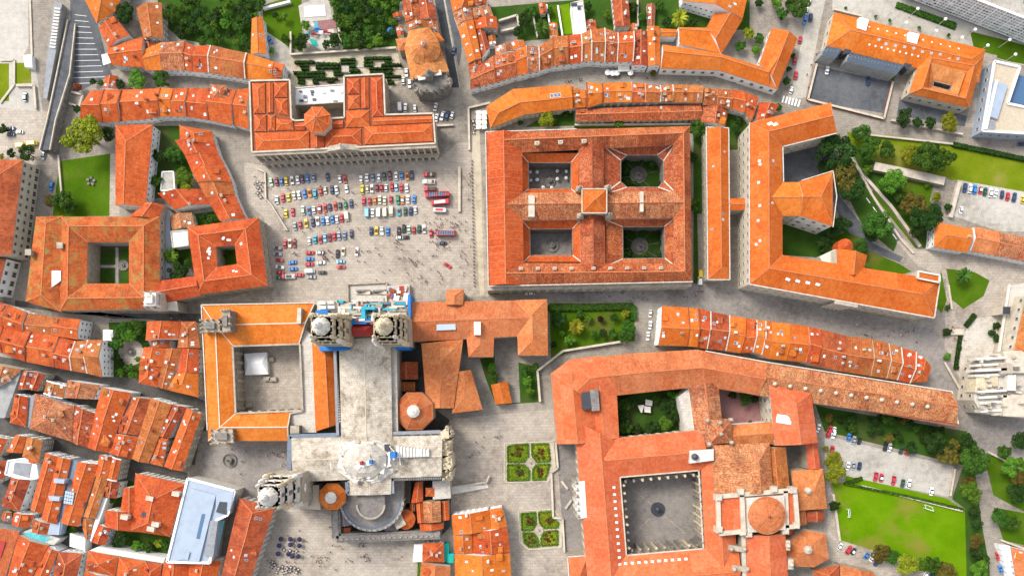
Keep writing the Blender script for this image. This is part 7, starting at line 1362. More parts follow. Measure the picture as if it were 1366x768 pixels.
for k in range(5): a = k*2*pi/5; b.beam((c.x+1*cos(a), c.y+1*sin(a), .1), (c.x+2.2*cos(a+.3), c.y+2.2*sin(a+.3), .1), 1.1, .7)
tag(b.build('stone_ring', 'courtstone'), 'ring of carved stones on the lawn by the civic building', 'stones')
for a_, w_ in (((272, 280), 'upper'), ((293, 385), 'lower')): 
    a, d = PQ('32', '%d,%d %d,%d' % (a_[0]-12, a_[1]-20 if w_ == 'upper' else a_[1]+22, a_[0]+20, a_[1]+22 if w_ == 'upper' else a_[1]-24)); b = MB(); b.beam(a, d, 1.1, .9); b.beam(a, d, .5, .35, lift=.9); tag(b.build('stone_plinth', 'pale_stone'), '%s slanting stone bench on the terrace before the monastery' % w_, 'bench')
for p_, rz, w_ in (((1129.5, 683.5), .1, 'left'), ((1237, 678.5), 1.25, 'upper right')):
    c = P(p_); T = thing('football_goal', 'white football goal at the %s side of the football field' % ('sacristy' if w_ == 'left' else 'car park'), 'goal', c); ca, sa = cos(rz), sin(rz)
    def gp(x, y, z_): return (c.x+x*ca-y*sa, c.y+x*sa+y*ca, z_)
    for s_ in (-1.9, 1.9): b = MB(); b.box(gp(0, s_, 1.1), (.22, .22, 2.2), rz); b.build('post', 'white_paint', T); b = MB(); b.beam(gp(0, s_, 2.2), gp(1.6, s_, .1), .18, .18); b.build('stay', 'white_paint', T)
    b = MB(); b.beam(gp(0, -2, 2.2), gp(0, 2, 2.2), .25, .22); b.build('crossbar', 'white_paint', T); b = MB(); b.beam(gp(1.6, -2, .1), gp(1.6, 2, .1), .18, .15); b.build('ground_bar', 'white_paint', T)
# play area pieces
for f_, pts, zz, m_1, lb in (('01', '300,115 425,100 425,150 330,165', .12, 'redpave', 'maroon soft play floor in the play area'), ('01', '310,120 325,115 330,170 265,190 262,180 310,160', .16, 'cyan_net', 'curved turquoise path in the play area'), ('01', '278,205 320,215 330,245 305,250', .16, 'teal', 'teal splash pad in the play area'), ('01', '255,35 365,28 370,85 258,92', .3, 'white_paint', 'white court surface above the play area')):
    T_ = slab(None, f_, pts, 0, zz, m_1, name='play_floor'); tag(T_, lb, 'play floor')
for k, (s_, m_1) in enumerate((('333,165', 'blue_net'), ('310,190', 'red_roof'), ('350,185', 'white_paint'), ('375,180', 'red_roof'), ('300,150', 'awning'))):
    c = P(Q('01', s_)[0]); T = thing('play_frame', '%s climbing frame in the play area' % ('blue', 'small red', 'white', 'second red', 'tan')[k], 'play frame', c)
    for dx, dy in ((-.8, -.6), (.8, -.6), (.8, .6), (-.8, .6)): b = MB(); b.box((c.x+dx, c.y+dy, 1.1), (.12, .12, 2.2)); b.build('post', 'trim', T)
    b = MB(); b.face([(c.x-1, c.y-.8, 2.2), (c.x+1, c.y-.8, 2.2), (c.x+1, c.y, 2.8), (c.x-1, c.y, 2.8)], up=True); b.face([(c.x-1, c.y+.8, 2.2), (c.x+1, c.y+.8, 2.2), (c.x+1, c.y, 2.8), (c.x-1, c.y, 2.8)], up=True); b.build('roof', m_1, T); b = MB(); b.beam((c.x+.8, c.y, 1.2), (c.x+2.8, c.y, .1), .6, .1); b.build('slide', m_1, T)
# parasols
def parasol_mesh(mat):
    b = MB(); b.lathe((0, 0), [(1.45, 2.2), (0, 2.85)], 8, 0); b.lathe((0, 0), [(1.45, 2.05), (1.45, 2.2)], 8, 0); b.lathe((0, 0), [(.05, 0), (.05, 2.8)], 6, 1); b.lathe((0, 0), [(.35, 0), (.35, .1), (0, .12)], 8, 1)
    o = b.build('cafe_parasol', [mat, 'trim']); me = o.data; bpy.data.objects.remove(o); return me
PW, PD, PB = parasol_mesh('white_paint'), parasol_mesh('leaf_purple'), parasol_mesh('blue_net')
def parasols(f, s, me, lab, grp, k=1.0):
    for e in s.split(): o = link('cafe_parasol', me); o.location = P(Q(f, e)[0], 2.5)-Vector((0, 0, 2.5)); o.scale = (k, k, 1); o.rotation_euler = (0, 0, R_.uniform(0, .7)); tag(o, lab, 'parasol', grp)
parasols('02', '507,385 533,388 555,387 628,386', PW, 'round white cafe parasol by the white fronted row on the curved street', 'white parasols on the curved street', 1.0)
plain('navy_cloth', (.035, .03, .07), .8, .2); PN = parasol_mesh('navy_cloth')
parasols('31', '130,570 180,570 228,572 120,605 180,600 228,605 115,648 170,650 190,662 222,662', PN, 'dark navy cafe parasol on the lower plaza beside the long skylit roof', 'dark parasols on the lower plaza', .85)
parasols('12', '92,148 130,148 238,143 287,145 95,192 130,190 238,185 285,180 162,230 208,232', PW, 'small white parasol in the upper paved court of the four court palace', 'white parasols in the palace court', .6)
for k in range(4):
    for j in range(2): T = thing('cafe_awning', 'white square cafe awning in the block beside the bent orange building', 'awning', P((640, 155), 0), 'awnings beside the bent building'); slab(T, '01', '%d,%d %d,%d %d,%d %d,%d' % (1168+j*30, 592+k*25, 1195+j*30, 588+k*25, 1199+j*30, 610+k*25, 1172+j*30, 614+k*25), 2.4, 2.7, 'awning', name='canvas'); [None for _ in ()]; c = P(Q('01', '%d,%d' % (1183+j*30, 600+k*25))[0], 2.5); b = MB(); b.box((c.x, c.y, 1.2), (.12, .12, 2.4)); b.build('post', 'dark_metal', T)
for k, s_ in enumerate(('665,625 700,622 702,660 682,662', '708,592 745,600 742,628 706,622', '700,628 735,632 735,664 690,660')): T = thing('garden_awning', '%s cream awning in the garden court of the monastery' % ('left', 'upper', 'lower')[k], 'awning', PQ('22', s_)[0]); slab(T, '22', s_, 2.5, 2.8, 'awning', name='canvas'); c = mid(PQ('22', s_, 2.5)); b = MB(); b.box((c.x, c.y, 1.2), (.12, .12, 2.5)); b.build('post', 'dark_metal', T)
T = thing('street_awning', 'pale street awning over the cafe on the curved street', 'awning', P((831, 91), 0)); slab(T, '02', '560,352 620,350 624,380 562,382', 2.6, 3.0, 'awning', name='canvas'); c = mid(PQ('02', '560,352 620,350 624,380 562,382', 2.6)); b = MB(); b.box((c.x, c.y, 1.3), (.2, .2, 2.6)); b.build('post', 'dark_metal', T)
for k, s_ in enumerate(('548,222 575,222 575,280 548,280', '576,222 602,224 602,282 576,280')): T = thing('white_marquee', '%s white marquee beside the tree square' % ('left', 'right')[k], 'marquee', PQ('20', s_)[0]); slab(T, '20', s_, 0, 3, 'white_paint', name='canvas'); pw = PQ('20', s_, 3); b = MB(); ap = mid(pw)+Vector((0, 0, 3.8)); [b.face([pw[i], pw[(i+1) % 4], ap], up=True) for i in range(4)]; b.build('canopy_top', 'white_paint', T)
T = thing('white_awning', 'white awning on posts at the edge of the grey car park', 'awning', P((140, 79), 0)); slab(T, '00', '540,292 575,285 590,335 550,348', 2.6, 2.9, 'white_paint', name='canvas'); c = mid(PQ('00', '540,292 575,285 590,335 550,348', 2.6)); b = MB(); b.box((c.x, c.y, 1.3), (.15, .15, 2.6)); b.build('post', 'trim', T)
parasols('01', '718,165', PB, 'blue garden parasol in the wood by the church', 'blue garden parasols', 1.5)

# shrubs in the green courts of the four court palace
trees('H', '650,180,20,d 800,180,22,d 650,280,20,m 800,285,22,d 720,172,18,d 655,500,22,d 805,495,20,d 655,600,22,m 805,600,22,d 690,285,16,d 765,200,16,m 645,230,18,d 812,230,16,d 648,550,18,d 815,550,18,d 730,495,16,d 730,605,18,m', 'in the green courts of the four court palace', .9, 'shrub', 'shrub')
# cafe tables with chairs
b = MB(); b.lathe((0, 0), [(.4, .70), (.4, .75), (0, .76)], 10, 0); b.lathe((0, 0), [(.06, 0), (.06, .7)], 6, 0); tm_ = keep_ = b.build('table', 'trim'); TM = tm_.data; bpy.data.objects.remove(tm_)
b = MB(); b.box((0, 0, .44), (.42, .42, .06)); b.box((0, -.19, .68), (.42, .05, .45))
for dx in (-.18, .18):
    for dy in (-.18, .18): b.box((dx, dy, .21), (.04, .04, .42))
tm_ = b.build('chair', 'navy_cloth'); CHR = tm_.data; bpy.data.objects.remove(tm_)
def cafe(f, s, lab, grp):
    for e in s.split():
        p = P(Q(f, e)[0]); T = thing('cafe_table', lab, 'cafe table', (p.x, p.y, .01), grp, rz=R_.uniform(0, 1.5)); link('table_top', TM, T)
        for k in range(4): o = link('chair', CHR, T); a = k*pi/2; o.location = (.75*cos(a), .75*sin(a), 0); o.rotation_euler = (0, 0, a+pi/2)
cafe('31', '88,690 100,705 85,715 120,725 140,715 140,735 165,725 185,718 185,738 205,722 225,730 215,745 160,745 110,745 150,625 180,630 195,640 215,632', 'cafe table ringed by dark chairs on the lower plaza', 'cafe tables on the lower plaza')
cafe('11', '8,205 20,215 10,235 22,250 8,265 25,285', 'cafe table ringed by dark chairs at the cafe corner by the arcaded palace', 'cafe tables at the cafe corner')
cafe('01', '1155,650 1160,670 1165,690 1158,710', 'cafe table ringed by dark chairs beside the white awnings', 'cafe tables beside the awnings')
cafe('02', '1180,438 505,400 535,400 560,402 630,400', 'cafe table ringed by dark chairs on the curved street', 'cafe tables on the curved street')
# ================================================================== vehicles
CARCOL = {'white': (.78, .78, .77), 'red': (.52, .02, .035), 'darkred': (.22, .015, .04), 'blue': (.03, .20, .55), 'navy': (.02, .045, .12), 'lightblue': (.22, .50, .72), 'yellow': (.68, .50, .03), 'cream': (.68, .62, .46), 'green': (.03, .22, .12), 'darkgreen': (.02, .08, .06), 'lightgreen': (.42, .60, .42), 'orange': (.68, .22, .03), 'grey': (.30, .33, .37), 'black': (.015, .015, .02), 'teal': (.02, .32, .42), 'plum': (.13, .02, .07), 'bluegrey': (.16, .22, .32)}
for k, c in CARCOL.items():
    m, n, b = new_mat('paint_'+k, .3, .5); b.inputs['Base Color'].default_value = (*c, 1); b.inputs['Coat Weight'].default_value = .5; b.inputs['Coat Roughness'].default_value = .1
CW_ = {'lightblue': 'light blue', 'darkred': 'dark red', 'darkgreen': 'dark green', 'lightgreen': 'light green', 'bluegrey': 'blue grey'}
m, n, b = new_mat('rubber', .9, .1); b.inputs['Base Color'].default_value = (.02, .02, .02, 1)
plain('leather', (.16, .06, .035), .7, .2)
def loft(stations, mi=0):
    """stations: (x, half width, z low, z high, top half width)"""
    b = MB(); rings = []
    for (x, w_, z0, z1, tw) in stations: rings.append([Vector((x, -w_, z0)), Vector((x, -w_, z0+(z1-z0)*.6)), Vector((x, -tw, z1)), Vector((x, tw, z1)), Vector((x, w_, z0+(z1-z0)*.6)), Vector((x, w_, z0))])
    for a, c in zip(rings, rings[1:]):
        for i in range(5): b.face([a[i], a[i+1], c[i+1], c[i]], mi)
    b.face(rings[0][::-1], mi); b.face(rings[-1], mi); return b
def keep(b, name, mats):
    o = b.build(name, mats); me = o.data; bpy.data.objects.remove(o); return me
def car_parts(L, W, hood, cab0, cab1, ht, name):
    h2 = L/2; P_ = {}
    P_['body'] = keep(loft([(-h2, W*.40, .38, .62, W*.34), (-h2+.25, W*.49, .28, .80, W*.42), (cab0-.35, W*.5, .25, .86, W*.44), (cab1+.4, W*.5, .25, .88, W*.44), (h2-.35, W*.49, .28, .82, W*.42), (h2, W*.40, .38, .62, W*.33)]), 'body', 'paint_white')
    P_['windows'] = keep(loft([(cab0, W*.44, .8, .86, W*.40), (cab0+.55, W*.45, .8, ht-.06, W*.36), (cab1-.7, W*.45, .8, ht-.06, W*.36), (cab1, W*.44, .8, .86, W*.40)]), 'windows', 'car_glass')
    b = loft([(cab0+.5, W*.36, ht-.10, ht-.02, W*.34), (cab0+.8, W*.375, ht-.09, ht, W*.35), (cab1-.95, W*.375, ht-.09, ht, W*.35), (cab1-.65, W*.36, ht-.10, ht-.02, W*.34)]); P_['roof_panel'] = keep(b, 'roof_panel', 'paint_white')
    return P_
b = MB()
for k in range(10):
    a0, a1 = 2*pi*k/10, 2*pi*(k+1)/10; b.face([(.31*cos(a0), -.1, .31*sin(a0)), (.31*cos(a1), -.1, .31*sin(a1)), (.31*cos(a1), .1, .31*sin(a1)), (.31*cos(a0), .1, .31*sin(a0))], 0)
for s_ in (-.1, .1): b.face([(.31*cos(2*pi*k/10), s_, .31*sin(2*pi*k/10)) for k in range(10)], 0); b.face([(.16*cos(2*pi*k/10), s_*1.05, .16*sin(2*pi*k/10)) for k in range(10)], 1)
WHEEL = keep(b, 'wheel', ['rubber', 'zinc'])
MODELS = {'saloon': (4.1, 1.68, car_parts(4.1, 1.68, 1.2, -1.35, 1.0, 1.38, 's')), 'coupe': (3.9, 1.6, car_parts(3.9, 1.6, 1.2, -1.75, .6, 1.26, 'c')), 'small': (3.4, 1.5, car_parts(3.4, 1.5, .8, -1.45, 1.0, 1.42, 'h')), 'estate': (4.4, 1.7, car_parts(4.4, 1.7, 1.2, -2.0, 1.05, 1.45, 'e'))}
b = loft([(-2.3, .9, .35, 1.9, .82), (-2.2, .95, .3, 2.15, .85), (1.3, .95, .3, 2.15, .85), (1.9, .93, .3, 1.35, .82), (2.3, .8, .4, .9, .7)]); VANB = keep(b, 'body', 'paint_white')
b = MB(); b.face([(1.33, -.8, 2.06), (1.33, .8, 2.06), (1.86, .8, 1.42), (1.86, -.8, 1.42)], 0); 
for s_ in (-1, 1): b.face([(.2, s_*.93, 1.4), (1.3, s_*.93, 1.4), (1.2, s_*.88, 1.95), (.2, s_*.88, 1.95)], 0)
b2 = MB(); b2.prism([(1.36, -.8), (1.9, -.78), (1.9, .78), (1.36, .8)], 1.0, 1.5); VANG = keep(b, 'windows', 'car_glass')
bb = MB(); bb.box((0, -.35, .95), (.5, .5, .3)); bb.box((0, .35, .95), (.5, .5, .3)); bb.box((-.3, -.35, 1.15), (.14, .5, .4)); bb.box((-.3, .35, 1.15), (.14, .5, .4)); bb.box((-.75, 0, .92), (.7, 1.2, .14)); SEATS = keep(bb, 'seats', 'leather')
bb = MB(); bb.face([(.55, -.62, .86), (.55, .62, .86), (.3, .55, 1.2), (.3, -.55, 1.2)]); WSCR = keep(bb, 'windscreen', 'car_glass')
NC = [0]
def wheels(T, L, W, k=1.0):
    for sx in (-1, 1):
        for sy in (-1, 1): o = link('wheel', WHEEL, T); o.location = (sx*L*.31, sy*(W/2-.06), .31*k); o.scale = (k, 1, k)
def car(p, ang, col, kind, label, group):
    c = P(p); T = thing('parked_car' if kind != 'van' else 'parked_van', label, 'van' if kind == 'van' else 'car', (c.x, c.y, .35 if False else 0.30), group, rz=ang); T.location.z = .0 + .30*0
    T.location.z = .035; NC[0] += 1
    if kind == 'van': 
        o = link('body', VANB, T); slot(o, 'paint_'+col); link('windows', VANG, T); wheels(T, 4.6, 1.9); return
    k2 = 'coupe' if kind == 'open' else kind; L, W, pr = MODELS[k2]; o = link('body', pr['body'], T); slot(o, 'paint_'+col); wheels(T, L, W)
    if kind == 'open': o = link('seats', SEATS, T); o.location = (-.1, 0, 0); link('windscreen', WSCR, T)
    else: link('windows', pr['windows'], T); o = link('roof_panel', pr['roof_panel'], T); slot(o, 'paint_'+(col if R_.random() < .93 else 'white'))
CC = {'w': 'white', 'r': 'red', 'R': 'darkred', 'b': 'blue', 'n': 'navy', 'l': 'lightblue', 'y': 'yellow', 'c': 'cream', 'g': 'green', 'G': 'darkgreen', 'L': 'lightgreen', 'o': 'orange', 'a': 'grey', 'k': 'black', 't': 'teal', 'p': 'plum', 'B': 'bluegrey'}
KW = {'saloon': 'classic saloon', 'coupe': 'classic coupe', 'small': 'small classic car', 'estate': 'classic estate car', 'open': 'open top classic car', 'van': 'van'}
def carrow(f, s, ang, where, kinds=('saloon', 'saloon', 'coupe', 'small', 'estate', 'open')):
    for e in s.split():
        x, y, c = e.split(',')[:3]; kd = c[1:] if len(c) > 1 else ''; c = c[0]; kind = {'v': 'van', 'o': 'open', 'e': 'estate'}.get(kd) or R_.choices(kinds, [4, 3, 3, 3, 1, 1][:len(kinds)])[0]
        if where[0] == '*': lab = '%s %s %s' % (CW_.get(CC[c], CC[c]), 'van' if kind == 'van' else 'car', where[1:]); grp = lab.replace(' car ', ' cars ')
        else: lab = '%s %s %s' % (CW_.get(CC[c], CC[c]), KW[kind], where); grp = lab + ' group'
        car(Q(f, x+','+y)[0], ang + R_.uniform(-.06, .06) + (pi if R_.random() < .25 else 0), CC[c], kind, lab, grp.replace(' group', 's') if False else grp)
up = pi/2
r1, r2, r3, r4, r5 = ['in the %s row from the arcaded palace' % ORD[i] for i in range(5)]
carrow('S', '58,112,L 93,110,R 125,107,b 155,105,y 192,98,w 228,98,w 257,93,p 290,88,b 330,83,B 420,80,n 498,95,w 530,93,r', up+.12, 'left half, '*0+r1)
carrow('T', '57,95,w 95,82,w 132,85,B 171,83,w 205,75,G 241,72,p 281,72,w 318,70,b 352,72,o 382,68,n', up+.05, r1)
carrow('S', '95,225,w 133,213,r 170,208,y 205,197,c 236,195,w 272,187,b 305,184,o 338,184,t 375,172,r 405,165,c 447,162,n 476,162,w 540,155,w', up+.12, r2); carrow('T', '65,158,y 97,155,c 126,152,w 158,148,R 188,148,r 217,148,w 255,143,r 281,143,l 315,148,r 349,150,w', up+.03, r2)
carrow('S', '153,313,y 197,305,r 262,290,Le 300,297,b 332,288,w 368,282,r 403,275,ro 433,270,n 468,262,ro 500,262,G 534,258,g 570,247,n', up+.08, r3); carrow('T', '75,232,r 112,233,r 147,228,o 177,225,c 208,230,c 248,222,r 293,227,g 322,227,o 357,222,w 397,220,b', up, r3)
carrow('S', '210,393,a 245,383,r 282,372,yo 325,370,n 355,362,wo 391,360,b 418,355,w 450,348,b 479,350,w 508,342,r 542,332,cv', up+.08, r4); carrow('T', '95,305,lv 131,308,w 169,305,wv 209,303,cv 250,300,cv 300,303,t 340,297,G 375,298,n 404,290,w', up, r4)
carrow('S', '303,487,w 340,478,t 373,475,r 402,470,l 432,467,Ro 462,458,r 492,455,a 528,453,B 572,440,n', up+.05, r5); carrow('T', '122,425,n 155,420,yo 191,425,w 228,425,b 298,425,k 331,410,k 363,415,L 395,418,r 428,412,G 460,410,wo 506,440,r', up, r5)
carrow('S', '147,507,r 178,505,co 207,503,Ro', up, 'in the trio at the end of the fifth row'); carrow('S', '483,570,k 519,557,co 606,555,wo', up-.1, 'standing apart below the fifth row on the square')
carrow('S', '100,532,ao 102,572,ao 113,610,r 117,655,w 117,690,r 115,724,g 240,706,r', -.12, 'in the column beside the small court block'); carrow('S', '195,625,b 200,667,b', .12, 'in the pair right of the column beside the court block'); carrow('S', '307,564,r 372,563,w 305,603,b 303,637,r 308,681,wv 318,718,a 383,690,k 378,627,w 503,620,l 503,655,ro', .04, 'in the loose group below the five rows')
carrow('T', '308,467,w 338,465,k', 0, 'parked sideways under the fifth row on the square'); carrow('T', '582,503,n', .02, 'beside the red open bus on the square'); carrow('T', '611,645,r', -.6, 'standing alone askew on the open square')
# trucks and buses
def bus(f, s, L, col, label, deck, W=2.4, ht=3.2, ang=0, name='red_bus', cat='bus'):
    c = P(Q(f, s)[0]); T = thing(name, label, cat, (c.x, c.y, .035), rz=ang); h2 = L/2
    b = loft([(-h2, W*.44, .45, ht-.25, W*.36), (-h2+.3, W*.5, .4, ht, W*.42), (h2-.4, W*.5, .4, ht, W*.42), (h2, W*.44, .45, ht-.4, W*.36)]); o = b.build('body', 'paint_'+col); o.parent = T
    b = loft([(-h2+.5, W*.505, ht*.5, ht*.78, W*.49), (h2-.3, W*.505, ht*.5, ht*.78, W*.49)]); o = b.build('windows', 'car_glass'); o.parent = T
    if deck == 'open':
        b = MB(); b.box((0, 0, ht+.02), (L*.84, W*.66, .05)); o = b.build('deck', 'slate'); o.parent = T
        for k in range(int(L/1.1)-1): b = MB(); b.box((-h2*.78+k*1.1, -.45, ht+.3), (.45, .7, .5)); b.box((-h2*.78+k*1.1, .45, ht+.3), (.45, .7, .5)); o = b.build('seat', R_.choice(['paint_blue', 'paint_red', 'paint_bluegrey'])); o.parent = T
        b = MB()
        for s_ in (-1, 1): b.beam((-h2+.4, s_*W*.42, ht), (h2-.5, s_*W*.42, ht), .1, .6)
        o = b.build('deck_rail', 'paint_'+col); o.parent = T
    elif deck: b = MB(); b.box((-.2, 0, ht+.06), (L*.6, W*.55, .14)); o = b.build('roof_panel', deck); o.parent = T
    wheels(T, L, W, 1.5); return T
bus('T', '548,198', 11.6, 'red', 'long red bus with an open upper deck parked sideways at the right of the rows', 'open', ang=.05); bus('T', '566,245', 8.6, 'red', 'red bus with a white roof panel below the long red bus', 'white_paint', ang=.1); bus('T', '562,294', 6.2, 'white', 'white minibus with a red front half below the two red buses', 'paint_red', 2.1, 2.4, ang=-.03, name='minibus'); bus('T', '600,445', 9.2, 'red', 'red bus with open upper deck near the standing crowd', 'open', ang=-.02)
def truck(f, s, L, cab, bed, label, ang=0, name='truck'):
    c = P(Q(f, s)[0]); T = thing(name, label, 'truck', (c.x, c.y, .035), rz=ang); h2 = L/2; W = 2.1
    for nm, bb, mt in (('cab', loft([(-h2, W*.42, .5, 1.3, W*.36), (-h2+.5, W*.48, .4, 1.5, W*.42), (-h2+.9, W*.48, .4, 2.2, W*.42), (-h2+2.0, W*.48, .4, 2.25, W*.42)]), 'paint_'+cab), ('windscreen', loft([(-h2+.55, W*.40, 1.45, 1.55, W*.38), (-h2+.92, W*.42, 1.4, 2.12, W*.38)]), 'car_glass')): o = bb.build(nm, mt); o.parent = T
    b = MB(); b.box((1.0, 0, 1.0), (L-2.2, W*.96, .9)); o = b.build('load_bed', bed); o.parent = T
    for k in range(3): b = MB(); b.box((-.2+k*(L-2.6)/3.2, 0, 1.6), (1.1, W*.7, .5)); o = b.build('load', R_.choice(['dark_metal', 'trim', 'timber'])); o.parent = T
    wheels(T, L, W, 1.3)
truck('T', '495,66', 5.8, 'red', 'dark_metal', 'red cab truck with a black loaded bed at the top of the bus column'); truck('T', '492,112', 6.0, 'white', 'white_paint', 'white truck with tapered front second in the bus column'); truck('T', '500,158', 6.2, 'red', 'timber', 'red truck with a brown wooden bed above the long red bus'); truck('S', '168,716', 7.0, 'red', 'white_paint', 'red and white fire truck at the foot of the column beside the court block')
# ordinary parked cars elsewhere
mk = ('saloon', 'small', 'estate')
carrow('01', '73,215,b', -1.0, '*in the pale yard left of the play area', mk); carrow('01', '800,390,w 783,433,w 817,450,w', up, '*beside the dark carved church front', mk); carrow('01', '765,572,wv 795,577,w 845,580,w', up, '*in the group of three at the end of the arcaded palace', mk); carrow('01', '955,572,w 960,630,w 990,622,w 1017,617,n 1043,617,w', up-.25, '*in the row of five by the low wall near the arcaded palace', mk); carrow('01', '1052,275,n', up-.2, '*on the asphalt street beside the church', mk)
carrow('00', '138,518,n', up, '*in the sunken bay below the dry lawn', mk); carrow('00', '60,688,n 62,718,n 108,706,w', 0, '*on the forecourt left of the ramp', mk); carrow('O', '115,748,yv 172,738,yv', .1, '*at the edge of the forecourt below the ramp', mk); carrow('10', '278,227,b 235,65,a', up-.2, '*on the street beside the civic building', mk); carrow('O', '265,604,r 245,722,wv', up, '*at the foot of the raised ramp', mk)
carrow('03', '197,112,b 227,98,n 205,62,w 220,10,w', up-.2, '*beside the trees at the top street', mk); carrow('03', '170,215,r 142,325,r 147,405,r 123,483,w', up-.2, '*along the pavement before the orange palace end', mk); carrow('03', '315,378,w 533,435,n', up-.15, '*in the grey school yard', mk)
carrow('13', '1047,237,n 1075,238,w 1100,243,b 1130,250,r 1155,257,G 1185,260,w 1212,265,w 1245,272,n 1275,282,r 1310,285,n 1355,298,y 1380,302,w', up-.18, '*in the row at the top of the upper car park', mk); carrow('13', '1027,355,w', up-.2, '*alone at the wall of the upper car park', mk); carrow('13', '1350,5,n', 0, '*on the street above the dry meadow', mk)
carrow('22', '732,137,w 731,198,w 719,257,w', up-.1, '*in the line of three before the island row', mk); carrow('22', '90,30,w', 0, '*on the street above the pale orange palace', mk); carrow('21', '1277,25,n', 0, '*by the street front of the pale orange palace', mk); carrow('12', '997,695,yv 995,727,wv', up, '*in the lane between the four court palace and the narrow range', mk)
carrow('33', '350,12,w 320,8,r 430,27,b 457,42,a 485,48,k 625,75,k 648,80,w 707,97,G 740,102,r 778,100,n', up-.25, '*under the trees at the top of the long car park', mk); carrow('33', '340,95,r 425,180,w 454,177,a 486,180,n 573,238,r 603,242,r 668,258,r 717,272,G 750,272,w 870,315,w', up-.2, '*along the lower edge of the long car park', mk); carrow('33', '383,607,w 430,625,r 455,633,k 522,658,b 555,667,w 578,692,n 842,755,w 875,757,n', up-.6, '*on the drive below the football field', mk); carrow('33', '1222,657,r 1238,727,b', up+.25, '*on the drive beside the white stepped walls', mk); carrow('23', '268,745,w 330,755,r 350,760,w', up-.3, '*beside the tall salmon hall', mk)
# ================================================================== people
def person_mesh(pose):
    pts = {'pel': (0, 0, .92), 'che': (0, .02, 1.28), 'nek': (0, .02, 1.47), 'hed': (0, .03, 1.62), 'lk': (-.1, .02*pose, .5), 'lf': (-.11, .16*pose, .06), 'rk': (.1, -.04*pose, .5), 'rf': (.11, -.2*pose, .06), 'lt': (-.11, .16*pose+.12, .04), 'rt': (.11, -.2*pose+.12, .04), 'ls': (-.19, .02, 1.40), 'le': (-.25, -.06*pose, 1.14), 'lh': (-.25, .12-.1*pose, .92), 'rs': (.19, .02, 1.40), 're': (.25, .08*pose, 1.14), 'rh': (.25, .14+.12*pose, .93)}
    ed = [('pel', 'che'), ('che', 'nek'), ('nek', 'hed'), ('pel', 'lk'), ('lk', 'lf'), ('lf', 'lt'), ('pel', 'rk'), ('rk', 'rf'), ('rf', 'rt'), ('che', 'ls'), ('ls', 'le'), ('le', 'lh'), ('che', 'rs'), ('rs', 're'), ('re', 'rh')]
    rad = {'pel': .15, 'che': .165, 'nek': .06, 'hed': .11, 'lk': .07, 'rk': .07, 'lf': .05, 'rf': .05, 'lt': .045, 'rt': .045, 'ls': .07, 'rs': .07, 'le': .05, 're': .05, 'lh': .045, 'rh': .045}
    ks = list(pts); me = bpy.data.meshes.new('pb'); me.from_pydata([pts[k] for k in ks], [(ks.index(a), ks.index(b)) for a, b in ed], []); o = bpy.data.objects.new('pb', me); C.objects.link(o)
    md = o.modifiers.new('skin', 'SKIN')
    if not me.skin_vertices: me.skin_vertices.new() if hasattr(me.skin_vertices, 'new') else None
    if not me.skin_vertices:
        import bmesh as bm_; q = bm_.new(); q.from_mesh(me); ly = q.verts.layers.skin.verify(); q.verts.ensure_lookup_table(); q.to_mesh(me); q.free()
    for i, k in enumerate(ks): me.skin_vertices[0].data[i].radius = (rad[k], rad[k]*(.8 if k in ('pel', 'che') else 1)); me.skin_vertices[0].data[i].use_root = (k == 'pel')
    ss = o.modifiers.new('s', 'SUBSURF'); ss.levels = 1; ss.render_levels = 1
    ev = o.evaluated_get(bpy.context.evaluated_depsgraph_get()); out = bpy.data.meshes.new_from_object(ev); out.name = 'person'; bpy.data.objects.remove(o)
    out.materials.clear()
    for mm in ('cloth_white', 'cloth_navy', 'skin', 'hair'): out.materials.append(MATS[mm])
    for p in out.polygons:
        c = p.center; p.material_index = 3 if c.z > 1.64 and c.y < .1 or c.z > 1.71 else 2 if c.z > 1.47 or (abs(c.x) > .18 and c.z < 1.02 and c.z > .8) else 0 if c.z > .93 else 1; p.use_smooth = True
    return out
CLO = {'white': (.70, .70, .68), 'red': (.45, .03, .03), 'navy': (.03, .04, .10), 'black': (.02, .02, .022), 'blue': (.06, .16, .42), 'beige': (.45, .36, .25), 'grey': (.22, .22, .23), 'pink': (.55, .20, .25), 'green': (.06, .16, .07), 'brown': (.13, .07, .04)}
for k, c in CLO.items(): plain('cloth_'+k, c, .9, .1)
plain('skin', (.48, .29, .20), .6, .05); plain('hair', (.05, .03, .02), .7, .2)
PM = [person_mesh(p_) for p_ in (0, .5, 1.0, 1.4)]
NP = [0]
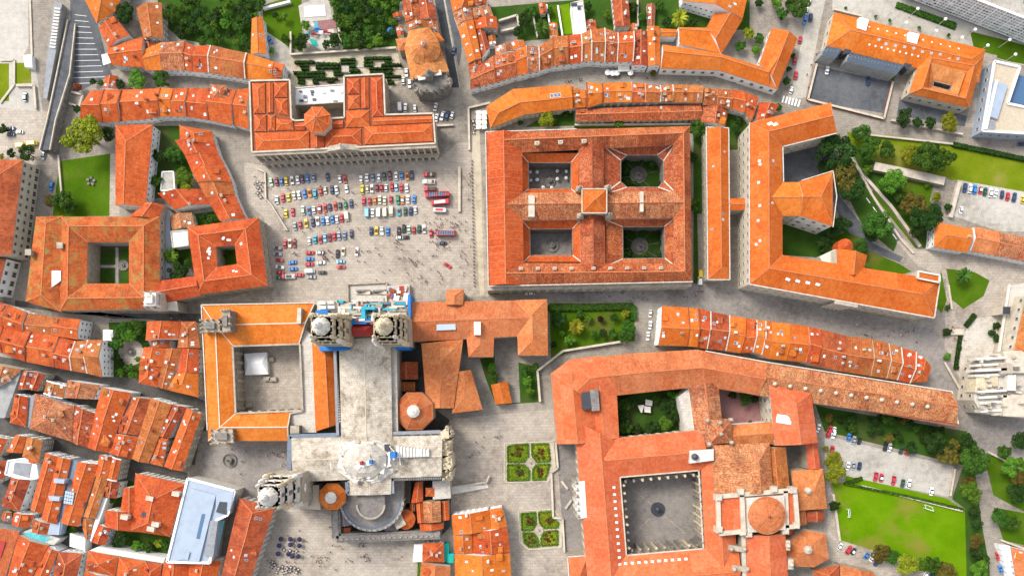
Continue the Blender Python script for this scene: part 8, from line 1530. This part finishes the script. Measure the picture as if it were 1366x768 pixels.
def people(f, poly, n, where, seed, cl=0, tops=('navy', 'black', 'black', 'navy', 'brown', 'red', 'black', 'navy', 'white', 'brown', 'red')):
    rnd = random.Random(seed); pl = Q(f, poly); xs = [p[0] for p in pl]; ys = [p[1] for p in pl]; k = 0; tries = 0; cen = []
    while k < n and tries < 5000:
        tries += 1
        if cl and cen and rnd.random() < cl: c0 = rnd.choice(cen); x, y = c0[0]+rnd.gauss(0, 2.2), c0[1]+rnd.gauss(0, 2.2)
        else: x, y = rnd.uniform(min(xs), max(xs)), rnd.uniform(min(ys), max(ys))
        if not inside(x, y, pl): continue
        w_ = P((x, y))
        if any(inside(w_.x, w_.y, f_[1]) for f_ in FOOT): continue
        if any((w_.x-q[2])**2+(w_.y-q[3])**2 < .5 for q in cen): continue
        cen.append((x, y, w_.x, w_.y)); k += 1; NP[0] += 1; tp = rnd.choice(tops); o = link('person', rnd.choice(PM)); o.location = (w_.x, w_.y, .03); o.rotation_euler = (0, 0, rnd.uniform(0, 6.3)); s = rnd.uniform(.98, 1.1); o.scale = (s*1.35, s*1.35, s*1.05)
        slot(o, 'cloth_'+tp, 0); slot(o, 'cloth_'+rnd.choice(['navy', 'black', 'grey', 'blue', 'beige']), 1); lab = 'person in a %s top %s' % (tp, where); tag(o, lab, 'person', lab.replace('person', 'people', 1))
people('T', '180,440 560,400 750,520 760,760 120,770 60,560', 84, 'on the open part of the square', 11, .5)
people('T', '480,340 700,300 720,440 430,440', 34, 'in the crowd beside the red buses', 12, .5); people('S', '60,140 620,120 640,640 120,640', 40, 'walking between the parked classic cars', 13, .35); people('S', '380,530 460,540 450,620 385,610', 14, 'in the tight group among the loose cars', 14, .4)
people('T', '690,20 760,10 765,760 700,760', 16, 'on the raised walk beside the square', 15, .3); people('p', '740,386 920,382 990,392 880,402 740,400', 30, 'on the street between the two palaces', 16, .3); people('p', '1000,394 1100,415 1230,440 1240,470 1010,415', 16, 'on the street beside the island row', 17, .3)
people('p', '120,418 268,420 265,432 150,428', 12, 'in the shaded street below the college', 18, .2); people('31', '130,470 400,440 480,600 800,600 800,740 250,740', 34, 'on the lower plaza below the choir wall', 19, .5); people('31', '60,680 240,690 240,750 70,760', 16, 'at the cafe tables of the lower plaza', 20, .4); people('31', '540,570 600,575 595,610 545,608', 7, 'in the knot of people at the choir wall', 21); people('31', '310,660 385,665 380,715 318,712', 12, 'in the round group on the lower plaza', 22)
people('p', '612,575 670,580 668,640 640,660 610,640', 14, 'on the plaza by the ornate transept front', 23, .3); people('p', '700,112 860,98 1000,108 1000,114 860,106 720,116', 14, 'on the curved street', 24, .3); people('p', '275,600 380,596 385,640 270,632', 10, 'on the small fountain square below the cloister', 25, .3); people('p', '355,602 384,600 384,610 356,610', 8, 'resting against the transept wall', 26)
people('p', '330,216 350,222 360,250 340,270', 8, 'at the cafe corner by the arcaded palace', 27); people('p', '1262,430 1300,440 1285,520 1265,490', 6, 'near the convent terrace', 28)
people('p', '1060,120 1110,30 1112,60 1080,130', 6, 'on the pale pavement beside the school', 29)
print('trees', NT[0], 'cars', NC[0], 'people', NP[0])

for o in C.objects:
    if o.parent is None and 'label' in o.keys() and len(o['label'].split()) > 16: print('LONG', len(o['label'].split()), o['label'])
